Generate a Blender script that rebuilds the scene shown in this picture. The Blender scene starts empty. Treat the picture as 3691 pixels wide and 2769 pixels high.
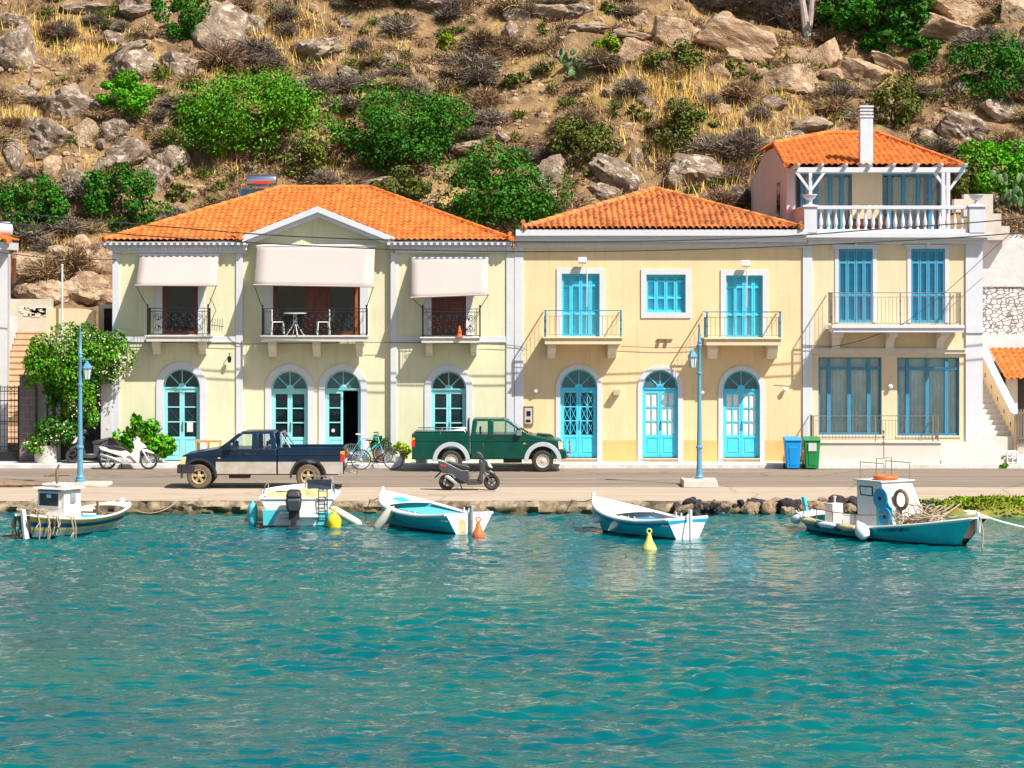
import bpy, math, random
import numpy as np
from mathutils import Vector, Matrix, noise
sc = bpy.context.scene
C = sc.collection
PI = math.pi
R = math.radians
random.seed(7)
F = 9265.0; HZ = 5.62
def X(px, D=85.0): return (px-1845.5)/F*D
def Z(py, D=85.0): return HZ-(py-1068.0)/F*D
# ---------------------------------------------------------------- materials
MATS = {}
def _n(nt, t, **kw):
    n = nt.nodes.new(t)
    for k, v in kw.items(): setattr(n, k, v)
    return n
def pm(name, col, rough=.6, metal=0., var=.08, scale=2., bump=0., bscale=30., col2=None, streak=0., island=0., spec=.5, objrand=0., emis=None, coat=0., detail=6., cells=None, blotch=0.):
    """procedural principled material: noise variation, optional second colour, streaks, bump"""
    if name in MATS: return MATS[name]
    m = bpy.data.materials.new(name); m.use_nodes = True; nt = m.node_tree; L = nt.links
    b = nt.nodes['Principled BSDF']
    b.inputs['Roughness'].default_value = rough; b.inputs['Metallic'].default_value = metal
    b.inputs['Specular IOR Level'].default_value = spec
    if coat: b.inputs['Coat Weight'].default_value = coat; b.inputs['Coat Roughness'].default_value = .06
    tc = _n(nt, 'ShaderNodeTexCoord')
    nz = _n(nt, 'ShaderNodeTexNoise'); nz.inputs['Scale'].default_value = scale; nz.inputs['Detail'].default_value = detail; nz.inputs['Roughness'].default_value = .65
    L.new(tc.outputs['Object'], nz.inputs['Vector'])
    rmp = _n(nt, 'ShaderNodeMapRange'); rmp.inputs[1].default_value = .3; rmp.inputs[2].default_value = .7
    L.new(nz.outputs['Fac'], rmp.inputs[0])
    c2 = col2 or [max(0, c*(1-2.2*var)) for c in col]
    mix = _n(nt, 'ShaderNodeMix', data_type='RGBA')
    mix.inputs[6].default_value = (*c2, 1); mix.inputs[7].default_value = (*col, 1)
    L.new(rmp.outputs[0], mix.inputs[0])
    out = mix.outputs[2]
    if streak:
        mp = _n(nt, 'ShaderNodeMapping'); mp.inputs['Scale'].default_value = (5, 5, .35)
        L.new(tc.outputs['Object'], mp.inputs[0])
        n2 = _n(nt, 'ShaderNodeTexNoise'); n2.inputs['Scale'].default_value = 1.3; n2.inputs['Detail'].default_value = 4
        L.new(mp.outputs[0], n2.inputs['Vector'])
        r2 = _n(nt, 'ShaderNodeMapRange'); r2.inputs[1].default_value = .52; r2.inputs[2].default_value = .75; r2.inputs[3].default_value = 0; r2.inputs[4].default_value = streak
        L.new(n2.outputs['Fac'], r2.inputs[0])
        mm = _n(nt, 'ShaderNodeMix', data_type='RGBA', blend_type='MULTIPLY'); mm.inputs[7].default_value = (.45, .38, .28, 1)
        L.new(r2.outputs[0], mm.inputs[0]); L.new(out, mm.inputs[6]); out = mm.outputs[2]
    if cells:
        vo = _n(nt, 'ShaderNodeTexVoronoi'); vo.inputs['Scale'].default_value = cells[0]; L.new(tc.outputs['Object'], vo.inputs['Vector'])
        se = _n(nt, 'ShaderNodeSeparateColor'); L.new(vo.outputs['Color'], se.inputs[0])
        rc = _n(nt, 'ShaderNodeMapRange'); rc.inputs[3].default_value = 1-cells[1]*1.6; rc.inputs[4].default_value = 1+cells[1]*.6; L.new(se.outputs[0], rc.inputs[0])
        hc = _n(nt, 'ShaderNodeHueSaturation'); L.new(out, hc.inputs['Color']); L.new(rc.outputs[0], hc.inputs['Value']); out = hc.outputs[0]
    if blotch:
        n3 = _n(nt, 'ShaderNodeTexNoise'); n3.inputs['Scale'].default_value = .55; n3.inputs['Detail'].default_value = 9; n3.inputs['Roughness'].default_value = .72; L.new(tc.outputs['Object'], n3.inputs['Vector'])
        r5 = _n(nt, 'ShaderNodeMapRange'); r5.inputs[1].default_value = .50; r5.inputs[2].default_value = .72; r5.inputs[4].default_value = blotch; L.new(n3.outputs['Fac'], r5.inputs[0])
        m5 = _n(nt, 'ShaderNodeMix', data_type='RGBA', blend_type='MULTIPLY'); m5.inputs[7].default_value = (.70, .62, .50, 1); L.new(r5.outputs[0], m5.inputs[0]); L.new(out, m5.inputs[6]); out = m5.outputs[2]
    for amt, src in ((island, 'ShaderNodeNewGeometry'), (objrand, 'ShaderNodeObjectInfo')):
        if amt:
            g = _n(nt, src); o = g.outputs['Random Per Island'] if src[10] == 'N' else g.outputs['Random']
            r3 = _n(nt, 'ShaderNodeMapRange'); r3.inputs[3].default_value = 1-amt; r3.inputs[4].default_value = 1+amt
            L.new(o, r3.inputs[0])
            hs = _n(nt, 'ShaderNodeHueSaturation'); L.new(out, hs.inputs['Color']); L.new(r3.outputs[0], hs.inputs['Value'])
            r4 = _n(nt, 'ShaderNodeMapRange'); r4.inputs[3].default_value = .5-.06*amt; r4.inputs[4].default_value = .5+.06*amt
            L.new(o, r4.inputs[0]); L.new(r4.outputs[0], hs.inputs['Hue']); out = hs.outputs[0]
    L.new(out, b.inputs['Base Color'])
    if bump:
        nb = _n(nt, 'ShaderNodeTexNoise'); nb.inputs['Scale'].default_value = bscale; nb.inputs['Detail'].default_value = 5
        L.new(tc.outputs['Object'], nb.inputs['Vector'])
        bp = _n(nt, 'ShaderNodeBump'); bp.inputs['Strength'].default_value = bump; bp.inputs['Distance'].default_value = .05
        L.new(nb.outputs['Fac'], bp.inputs['Height']); L.new(bp.outputs[0], b.inputs['Normal'])
    if emis: b.inputs['Emission Color'].default_value = (*emis[0], 1); b.inputs['Emission Strength'].default_value = emis[1]
    MATS[name] = m; return m
def glass(name, tint, ior_fac=.25, transp=.8, rough=.03):
    if name in MATS: return MATS[name]
    m = bpy.data.materials.new(name); m.use_nodes = True; nt = m.node_tree; L = nt.links
    nt.nodes.remove(nt.nodes['Principled BSDF']); o = nt.nodes['Material Output']
    t = _n(nt, 'ShaderNodeBsdfTransparent'); t.inputs[0].default_value = (*[1-(1-c)*1 for c in tint], 1)
    g = _n(nt, 'ShaderNodeBsdfGlossy'); g.inputs['Roughness'].default_value = rough; g.inputs[0].default_value = (.9, .95, 1, 1)
    fr = _n(nt, 'ShaderNodeFresnel'); fr.inputs[0].default_value = 1.5
    mx = _n(nt, 'ShaderNodeMixShader'); ad = _n(nt, 'ShaderNodeMath', operation='ADD'); ad.inputs[1].default_value = 1-transp; ad.use_clamp = True
    L.new(fr.outputs[0], ad.inputs[0]); L.new(ad.outputs[0], mx.inputs[0]); L.new(t.outputs[0], mx.inputs[1]); L.new(g.outputs[0], mx.inputs[2]); L.new(mx.outputs[0], o.inputs[0])
    MATS[name] = m; return m
M = {}
M['white'] = pm('white_plaster', (.66, .65, .64), .75, var=.05, scale=1.5, bump=.15, streak=.12)
M['trim'] = pm('white_trim_paint', (.64, .64, .67), .6, var=.03, scale=3, streak=.08)
M['yellow'] = pm('pale_yellow_plaster', (.73, .70, .47), .8, var=.05, scale=.8, bump=.12, streak=.18, blotch=.28)
M['cream'] = pm('warm_cream_plaster', (.82, .61, .345), .8, var=.05, scale=.7, bump=.12, streak=.18, blotch=.28)
M['ochre'] = pm('ochre_plinth_paint', (.76, .46, .17), .8, var=.06, scale=2)
M['cream3'] = pm('light_cream_plaster', (.76, .61, .39), .8, var=.05, scale=.7, bump=.1, streak=.15, blotch=.22)
M['pink'] = pm('pink_grey_plaster', (.74, .58, .56), .8, var=.05, scale=1)
M['slab'] = pm('balcony_slab_paint', (.66, .63, .57), .7, var=.06, scale=4, streak=.1)
M['bracket'] = pm('bracket_plaster', (.80, .70, .56), .8, var=.06, scale=4)
M['awning'] = pm('cream_awning_canvas', (.48, .405, .37), .9, var=.02, scale=1.2)
M['tileroof'] = pm('terracotta_tiles', (.86, .27, .045), .85, scale=3.1, col2=(.58, .14, .028), bump=.3, bscale=18, cells=(4.6, .22))
M['tileroof2'] = pm('weathered_terracotta_tiles', (.80, .29, .075), .85, scale=2.6, col2=(.44, .145, .045), bump=.3, bscale=18, cells=(4.4, .28))
M['brownwood'] = pm('varnished_brown_wood', (.17, .035, .018), .35, var=.2, scale=6)
M['orangewood'] = pm('varnished_orange_wood', (.45, .12, .03), .35, var=.2, scale=6)
M['turq'] = pm('pale_turquoise_paint', (.30, .76, .78), .5, var=.06, scale=5)
M['blue'] = pm('bright_blue_paint', (.08, .64, .90), .5, var=.07, scale=5)
M['blue3'] = pm('mid_blue_paint', (.05, .26, .42), .5, var=.07, scale=5)
M['shut3'] = pm('shutter_blue_paint', (.055, .32, .50), .55, var=.06, scale=5)
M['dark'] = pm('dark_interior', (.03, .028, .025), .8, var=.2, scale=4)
M['darkglass'] = pm('dark_window_glass', (.015, .03, .035), .04, var=.4, scale=1.5, spec=.9)
M['greyglass'] = pm('grey_fanlight_glass', (.08, .17, .19), .08, var=.25, scale=2, spec=.8)
M['curtain'] = pm('white_curtain', (.93, .98, .93), .9, var=.12, scale=3)
M['curtain2'] = pm('beige_curtain', (.72, .68, .62), .85, var=.1, scale=3)
M['wglass'] = glass('window_glass', (.95, .98, .97), transp=.97)
M['carglass'] = glass('car_glass', (.80, .90, .86), transp=.95)
M['smoke'] = glass('smoked_acrylic', (.22, .25, .26), transp=.9)
M['iron'] = pm('black_wrought_iron', (.02, .022, .026), .45, metal=.3, var=.2)
M['greyiron'] = pm('weathered_grey_iron', (.30, .27, .22), .5, metal=.3, var=.2)
M['bluemetal'] = pm('blue_rail_paint', (.02, .26, .45), .45, var=.1)
M['lampblue'] = pm('grey_blue_lamp_paint', (.12, .33, .46), .45, var=.12, scale=4, col2=(.09, .26, .38))
M['frost'] = pm('frosted_lamp_glass', (.72, .68, .6), .3, var=.05)
M['asphalt'] = None
M['rubber'] = pm('tyre_rubber', (.05, .045, .04), .85, var=.2, scale=8)
M['dustyrubber'] = pm('dusty_tyre_rubber', (.16, .125, .085), .9, var=.2, scale=8)
M['dustyrim'] = pm('dusty_gold_rim', (.55, .42, .22), .55, metal=.3, var=.15, scale=9)
M['rim'] = pm('pale_steel_rim', (.66, .60, .48), .5, metal=.2, var=.1, scale=9)
M['chrome'] = pm('chrome', (.75, .77, .8), .2, metal=1., var=.05)
M['navy'] = pm('navy_car_paint', (.008, .026, .056), .3, var=.15, scale=2, coat=.12, spec=.3)
M['silver'] = pm('dusty_silver_paint', (.50, .48, .46), .5, metal=.1, scale=3.2, col2=(.40, .32, .22))
M['green'] = pm('dark_green_car_paint', (.001, .07, .048), .28, var=.15, scale=2, coat=.12, spec=.3)
M['flare'] = pm('silver_wheel_flare', (.55, .60, .62), .4, metal=.2, var=.06)
M['blackplastic'] = pm('black_plastic', (.035, .036, .04), .45, var=.15)
M['redlamp'] = pm('red_tail_lamp', (.75, .03, .03), .2, var=.05)
M['amber'] = pm('amber_lamp', (.95, .38, .03), .2, var=.05)
M['headlamp'] = pm('yellowed_headlamp', (.72, .62, .28), .2, var=.08)
M['clearlamp'] = pm('clear_headlamp', (.72, .68, .58), .15, var=.06)
M['seat'] = pm('dark_seat_cloth', (.05, .055, .06), .9)
M['scwhite'] = pm('white_scooter_plastic', (.78, .76, .72), .3, var=.04, coat=.3)
M['scgrey'] = pm('dark_grey_scooter_plastic', (.06, .065, .075), .35, var=.1, coat=.3)
M['binblue'] = pm('blue_bin_plastic', (.0, .30, .75), .45, var=.06)
M['bingreen'] = pm('green_bin_plastic', (.01, .26, .06), .45, var=.08)
M['hwhite'] = pm('white_boat_paint', (.82, .81, .78), .4, var=.05, scale=4)
M['hwhitedirty'] = pm('worn_white_boat_paint', (.78, .74, .70), .5, scale=5, col2=(.62, .54, .46))
M['hturq'] = pm('turquoise_boat_paint', (.03, .62, .70), .4, var=.08, scale=3)
M['hturq2'] = pm('light_turquoise_boat_paint', (.10, .60, .66), .4, var=.08, scale=3)
M['hblue'] = pm('blue_boat_paint', (.01, .32, .58), .4, var=.08, scale=3)
M['hyellow'] = pm('yellow_boat_stripe', (.85, .55, .02), .4, var=.06)
M['hnavy'] = pm('navy_boat_stripe', (.01, .06, .16), .4, var=.1)
M['hgrey'] = pm('weathered_grey_boat_paint', (.36, .40, .40), .5, scale=5, col2=(.22, .25, .24))
M['anti'] = pm('dark_antifouling', (.01, .07, .08), .6, var=.2)
M['rope'] = pm('tan_rope', (.50, .40, .26), .9, var=.2, scale=20)
M['fender'] = pm('cream_fender_plastic', (.80, .74, .60), .45, var=.07, scale=5)
M['orange'] = pm('orange_plastic', (.90, .17, .03), .45, var=.1, scale=6)
M['yelplastic'] = pm('yellow_plastic', (.92, .70, .02), .45, var=.08, scale=6)
M['paleyel'] = pm('pale_yellow_buoy', (.74, .70, .16), .5, var=.1, scale=6)
M['canvas'] = pm('yellow_folded_canvas', (.78, .56, .26), .85, var=.15, scale=6, bump=.5, bscale=8)
M['wood'] = pm('weathered_wood', (.34, .22, .12), .8, var=.25, scale=8)
M['lightwood'] = pm('light_varnished_wood', (.75, .48, .20), .5, var=.15, scale=6)
M['concrete'] = pm('pale_concrete', (.60, .54, .46), .85, scale=3, col2=(.48, .42, .35), bump=.3)
M['planter'] = pm('whitewashed_planter', (.62, .58, .52), .85, scale=4, col2=(.48, .45, .40), bump=.2)
M['step'] = pm('peach_stair_stone', (.62, .42, .26), .8, scale=2, col2=(.50, .33, .20))
M['stepwhite'] = pm('cream_step_paint', (.68, .62, .54), .7, var=.05, scale=2)
M['cable'] = pm('black_cable', (.02, .022, .02), .6)
M['leaf'] = pm('green_leaves', (.14, .34, .012), .6, spec=.15, scale=1.5, col2=(.045, .15, .006), island=.55, objrand=.0)
M['leafbright'] = pm('bright_green_leaves', (.14, .40, .008), .6, spec=.15, scale=2, col2=(.05, .20, .005), island=.5)
M['leafdark'] = pm('dark_green_leaves', (.06, .21, .012), .6, spec=.15, scale=1.2, col2=(.028, .095, .008), island=.5)
M['leafolive'] = pm('olive_leaves', (.17, .20, .03), .7, spec=.15, scale=2, col2=(.07, .085, .02), island=.5)
M['leaflime'] = pm('lime_leaves', (.26, .36, .01), .6, spec=.15, scale=2, col2=(.15, .20, .01), island=.4)
M['petal'] = pm('cream_blossom', (.72, .70, .45), .6, var=.1, island=.2)
M['redpetal'] = pm('pink_red_petals', (.75, .05, .10), .6, var=.1, island=.3)
M['yelleaf'] = pm('yellow_green_leaves', (.48, .52, .02), .5, scale=4, col2=(.20, .36, .02), island=.5)
M['twig'] = pm('dry_brown_twigs', (.40, .27, .155), .95, spec=.1, scale=2, col2=(.24, .155, .09), island=.5, objrand=.3)
M['twiggrey'] = pm('dry_grey_twigs', (.31, .245, .19), .95, spec=.1, scale=2, col2=(.18, .14, .11), island=.5, objrand=.25)
M['straw'] = pm('dry_straw_grass', (.80, .54, .16), .95, spec=.1, scale=.8, col2=(.56, .36, .11), island=.45)
M['bark'] = pm('dark_bark', (.10, .075, .06), .9, scale=5, col2=(.05, .04, .035), bump=.5)
M['barkpale'] = pm('pale_bark', (.50, .43, .38), .9, scale=4, col2=(.30, .24, .21), bump=.3)
M['solar'] = pm('solar_panel_glass', (.02, .05, .07), .1, var=.2, spec=.8)
# ---------------------------------------------------------------- mesh builder
class MB:
    def __init__(s): s.v = []; s.f = []; s.m = []; s.mi = 0
    def add(s, vs, fs):
        o = len(s.v); s.v += [tuple(p) for p in vs]; s.f += [tuple(i+o for i in f) for f in fs]; s.m += [s.mi]*len(fs); return s
    def box(s, x0, x1, y0, y1, z0, z1):
        vs = [(x, y, z) for x in (x0, x1) for y in (y0, y1) for z in (z0, z1)]
        return s.add(vs, [(0, 1, 3, 2), (4, 6, 7, 5), (0, 4, 5, 1), (2, 3, 7, 6), (0, 2, 6, 4), (1, 5, 7, 3)])
    def hexa(s, p):   # 8 points: bottom 4 ccw, top 4 ccw
        return s.add(p, [(3, 2, 1, 0), (4, 5, 6, 7), (0, 1, 5, 4), (1, 2, 6, 5), (2, 3, 7, 6), (3, 0, 4, 7)])
    def quad(s, a, b, c, d): return s.add([a, b, c, d], [(0, 1, 2, 3)])
    def prism(s, poly, a0, a1, axis='y'):
        """poly of (u,w) extruded along axis. y: (x,z); x: (y,z); z: (x,y)"""
        f = {'y': lambda u, w, t: (u, t, w), 'x': lambda u, w, t: (t, u, w), 'z': lambda u, w, t: (u, w, t)}[axis]
        n = len(poly)
        vs = [f(u, w, a0) for u, w in poly]+[f(u, w, a1) for u, w in poly]
        return s.add(vs, [tuple(range(n)), tuple(range(2*n-1, n-1, -1))]+[(i, i+n, (i+1) % n+n, (i+1) % n) for i in range(n)])
    def strip(s, A, B, y0, y1):
        """band between two (x,z) polylines, extruded y0..y1"""
        for i in range(len(A)-1):
            q = [A[i], A[i+1], B[i+1], B[i]]
            s.prism(q, y0, y1)
        return s
    def tube(s, pts, r=.02, n=6, cap=True):
        pts = [Vector(p) for p in pts]; k = len(pts)
        rr = r if isinstance(r, (list, tuple)) else [r]*k
        vs = []; fs = []
        up = None
        for i, p in enumerate(pts):
            d = (pts[min(i+1, k-1)]-pts[max(i-1, 0)])
            if d.length < 1e-9: d = Vector((0, 0, 1))
            d.normalize()
            if up is None: up = Vector((0, 0, 1)) if abs(d.z) < .9 else Vector((1, 0, 0))
            a = d.cross(up)
            if a.length < 1e-6: a = d.orthogonal()
            a.normalize(); b = a.cross(d).normalized(); up = b
            for j in range(n):
                t = 2*PI*j/n
                vs.append(p+(a*math.cos(t)+b*math.sin(t))*rr[i])
        for i in range(k-1):
            for j in range(n):
                fs.append((i*n+j, i*n+(j+1) % n, (i+1)*n+(j+1) % n, (i+1)*n+j))
        if cap: fs += [tuple(range(n))[::-1], tuple((k-1)*n+j for j in range(n))]
        return s.add(vs, fs)
    def lathe(s, prof, c=(0, 0, 0), n=16, axis='z', cap=True):
        """prof list of (r,h)"""
        vs = []; fs = []; k = len(prof)
        for r, h in prof:
            for j in range(n):
                t = 2*PI*j/n; a, b = r*math.cos(t), r*math.sin(t)
                p = {'z': (a, b, h), 'y': (a, h, b), 'x': (h, a, b)}[axis]
                vs.append((p[0]+c[0], p[1]+c[1], p[2]+c[2]))
        for i in range(k-1):
            for j in range(n):
                fs.append((i*n+j, i*n+(j+1) % n, (i+1)*n+(j+1) % n, (i+1)*n+j))
        if cap: fs += [tuple(range(n))[::-1], tuple((k-1)*n+j for j in range(n))]
        return s.add(vs, fs)
    def ball(s, c, r, n=12, m=8):
        r = (r, r, r) if not isinstance(r, (tuple, list)) else r
        vs = []; fs = []
        for i in range(m+1):
            ph = PI*i/m
            for j in range(n):
                t = 2*PI*j/n
                vs.append((c[0]+r[0]*math.sin(ph)*math.cos(t), c[1]+r[1]*math.sin(ph)*math.sin(t), c[2]+r[2]*math.cos(ph)))
        for i in range(m):
            for j in range(n): fs.append((i*n+j, (i+1)*n+j, (i+1)*n+(j+1) % n, i*n+(j+1) % n))
        return s.add(vs, fs)
    def torus(s, c, Rr, r, axis='y', n=20, m=8):
        pts = []
        vs = []; fs = []
        for i in range(n):
            a = 2*PI*i/n
            for j in range(m):
                b = 2*PI*j/m; q = Rr+r*math.cos(b); w = r*math.sin(b)
                u, v = q*math.cos(a), q*math.sin(a)
                p = {'y': (u, w, v), 'z': (u, v, w), 'x': (w, u, v)}[axis]
                vs.append((p[0]+c[0], p[1]+c[1], p[2]+c[2]))
        for i in range(n):
            for j in range(m):
                fs.append((i*m+j, i*m+(j+1) % m, ((i+1) % n)*m+(j+1) % m, ((i+1) % n)*m+j))
        return s.add(vs, fs)
ORG = {}
def _link(name, me, parent, loc, rot=0):
    o = bpy.data.objects.new(name, me); C.objects.link(o)
    if parent: o.parent = parent
    o.location = loc; o.rotation_euler = (0, 0, rot)
    return o
def obj(name, mb, mat, parent=None, loc=(0, 0, 0), rot=0., world=False, smooth=False, bevel=0., label=None, recalc=True):
    """one mesh object. world=True: vertices are given in world space (parent unrotated)"""
    off = Vector((0, 0, 0))
    if world:
        off = Vector(ORG[parent]) if parent else Vector(loc)
    v = np.array(mb.v, dtype=np.float64)-np.array(off)
    me = bpy.data.meshes.new(name); me.from_pydata(v.tolist(), [], mb.f)
    mats = mat if isinstance(mat, (list, tuple)) else [mat]
    for m in mats: me.materials.append(M[m] if isinstance(m, str) else m)
    if len(mats) > 1: me.polygons.foreach_set('material_index', mb.m)
    if recalc:
        import bmesh
        b = bmesh.new(); b.from_mesh(me); bmesh.ops.recalc_face_normals(b, faces=b.faces); b.to_mesh(me); b.free()
    if smooth:
        me.polygons.foreach_set('use_smooth', [True]*len(me.polygons))
        if smooth != 'all':
            try: me.set_sharp_from_angle(angle=R(40))
            except Exception: pass
    me.update()
    o = _link(name, me, parent, (0, 0, 0) if (world and parent) else loc, rot)
    ORG[o] = ORG.get(parent, off) if parent else off
    if bevel:
        bv = o.modifiers.new('bevel', 'BEVEL'); bv.width = bevel; bv.segments = 2; bv.limit_method = 'ANGLE'; bv.angle_limit = R(35)
    if label: o['label'] = label
    return o
def tag(o, label=None, cat=None, group=None, kind=None):
    if label: o['label'] = label
    if cat: o['category'] = cat
    if group: o['group'] = group
    if kind: o['kind'] = kind
    return o
def thing(name, label, cat, loc=(0, 0, 0), rot=0., group=None):
    o = _link(name, None, None, loc, rot); ORG[o] = Vector(loc); o.empty_display_size = .2
    return tag(o, label, cat, group)
def dup(root, loc, rot=None, label=None, scale=None, name=None):
    r = root.copy(); C.objects.link(r); r.location = loc
    if rot is not None: r.rotation_euler = rot if isinstance(rot, (tuple, list)) else (0, 0, rot)
    if scale is not None: r.scale = scale if isinstance(scale, (tuple, list)) else (scale,)*3
    if label: r['label'] = label
    def rec(a, b):
        for ch in list(a.children):
            c = ch.copy(); C.objects.link(c); c.parent = b; rec(ch, c)
    rec(root, r); return r
# ---------------------------------------------------------------- camera, light
cam = bpy.data.cameras.new('camera'); co = bpy.data.objects.new('camera', cam); C.objects.link(co)
co.location = (0, 0, HZ); co.rotation_euler = (R(90), 0, 0)
cam.sensor_width = 36; cam.lens = F/3691*36; cam.shift_y = -(1384.5-1068)/3691; cam.clip_end = 2000; cam.clip_start = .5
sc.camera = co
SUN = Vector((1.05, -1.0, 1.69)).normalized()
sl = bpy.data.lights.new('sun', 'SUN'); so = bpy.data.objects.new('sun', sl); C.objects.link(so)
sl.energy = 4.6; sl.angle = R(.5); sl.color = (1, .955, .88)
so.rotation_euler = SUN.to_track_quat('Z', 'Y').to_euler(); so.location = (20, 20, 60)
w = bpy.data.worlds.new('World'); sc.world = w; w.use_nodes = True; nt = w.node_tree
bg = nt.nodes['Background']; sky = nt.nodes.new('ShaderNodeTexSky'); sky.sky_type = 'NISHITA'; sky.sun_disc = False
sky.sun_elevation = math.asin(SUN.z); sky.sun_rotation = math.atan2(SUN.x, SUN.y); sky.air_density = 1.0; sky.dust_density = 1.5
nt.links.new(sky.outputs[0], bg.inputs[0]); bg.inputs[1].default_value = .075
vs = sc.view_settings; vs.view_transform = 'Standard'; vs.look = 'None'; vs.exposure = .63; vs.gamma = 1
sc.cycles.max_bounces = 6; sc.cycles.transparent_max_bounces = 12; sc.cycles.diffuse_bounces = 3; sc.cycles.glossy_bounces = 3
WL = -.35   # water level
# ---------------------------------------------------------------- water
def water():
    rng = np.random.default_rng(3)
    xs = np.concatenate([-np.geomspace(160, 19, 24)[:-1], np.arange(-19, 19.01, .075), np.geomspace(19, 160, 24)[1:]])
    ys = np.concatenate([np.linspace(-120, 26, 30)[:-1], np.arange(26, 52, .072), np.arange(52, 72.6, .12), np.array([74., 80.])])
    Xg, Yg = np.meshgrid(xs, ys)
    Zg = np.zeros_like(Xg)
    for i in range(46):
        lam = .30*(1.058**i) if i < 34 else rng.uniform(.32, .7)
        th = rng.normal(-PI/2+.2, .50); k = 2*PI/lam
        amp = .0092*lam**.75*(1 if lam < .8 else .78)*rng.uniform(.6, 1.3)
        ph = rng.uniform(0, 6.28)
        arg = k*(Xg*math.cos(th)+Yg*math.sin(th))+ph+.9*np.sin(.21*Xg*math.sin(th+1)+.17*Yg*(i % 5-2)*.5+i)+.5*np.sin(.9*Xg*math.cos(i)+.8*Yg*math.sin(i))
        s = np.sin(arg)
        Zg += amp*(s+.25*np.cos(2*arg))
    gust = .62+.38*np.sin(.23*Xg+.5*np.sin(.3*Yg)+1.0)*np.sin(.19*Yg+.11*Xg)+.12*np.sin(.6*Xg-.5*Yg)
    Zg *= gust*1.05
    fade = np.clip((170-np.abs(Xg))/150, 0, 1)*(np.abs(Xg) < 19.2)*(Yg > 26)
    Zg = Zg*fade+WL
    ny, nx = Xg.shape
    co_ = np.stack([Xg, Yg, Zg], -1).reshape(-1, 3)
    idx = np.arange(ny*nx).reshape(ny, nx)
    q = np.stack([idx[:-1, :-1], idx[:-1, 1:], idx[1:, 1:], idx[1:, :-1]], -1).reshape(-1, 4)
    me = bpy.data.meshes.new('water'); me.vertices.add(len(co_)); me.vertices.foreach_set('co', co_.ravel())
    me.loops.add(len(q)*4); me.loops.foreach_set('vertex_index', q.ravel().astype(np.int32))
    me.polygons.add(len(q)); me.polygons.foreach_set('loop_start', np.arange(0, len(q)*4, 4)); me.polygons.foreach_set('loop_total', np.full(len(q), 4))
    me.polygons.foreach_set('use_smooth', np.ones(len(q), bool)); me.update(); me.validate()
    m = bpy.data.materials.new('teal_sea_water'); m.use_nodes = True; n = m.node_tree; L = n.links; b = n.nodes['Principled BSDF']
    b.inputs['Roughness'].default_value = .05; b.inputs['IOR'].default_value = 1.33; b.inputs['Specular IOR Level'].default_value = .34
    tc = _n(n, 'ShaderNodeTexCoord'); nz = _n(n, 'ShaderNodeTexNoise'); nz.inputs['Scale'].default_value = .11; nz.inputs['Detail'].default_value = 3
    L.new(tc.outputs['Object'], nz.inputs['Vector'])
    mr = _n(n, 'ShaderNodeMapRange'); mr.inputs[1].default_value = .35; mr.inputs[2].default_value = .65; L.new(nz.outputs['Fac'], mr.inputs[0])
    mx = _n(n, 'ShaderNodeMix', data_type='RGBA'); mx.inputs[6].default_value = (.0, .118, .112, 1); mx.inputs[7].default_value = (.0, .090, .112, 1)
    L.new(mr.outputs[0], mx.inputs[0]); L.new(mx.outputs[2], b.inputs['Base Color'])
    mp = _n(n, 'ShaderNodeMapping'); mp.inputs['Scale'].default_value = (.55, 1.7, 1); L.new(tc.outputs['Object'], mp.inputs[0])
    nb = _n(n, 'ShaderNodeTexNoise'); nb.inputs['Scale'].default_value = 4.2; nb.inputs['Detail'].default_value = 2; L.new(mp.outputs[0], nb.inputs['Vector'])
    bp = _n(n, 'ShaderNodeBump'); bp.inputs['Strength'].default_value = .8; bp.inputs['Distance'].default_value = .035
    L.new(nb.outputs['Fac'], bp.inputs['Height']); L.new(bp.outputs[0], b.inputs['Normal'])
    me.materials.append(m); o = _link('water', me, None, (0, 0, 0)); tag(o, kind='structure')
water()
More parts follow.
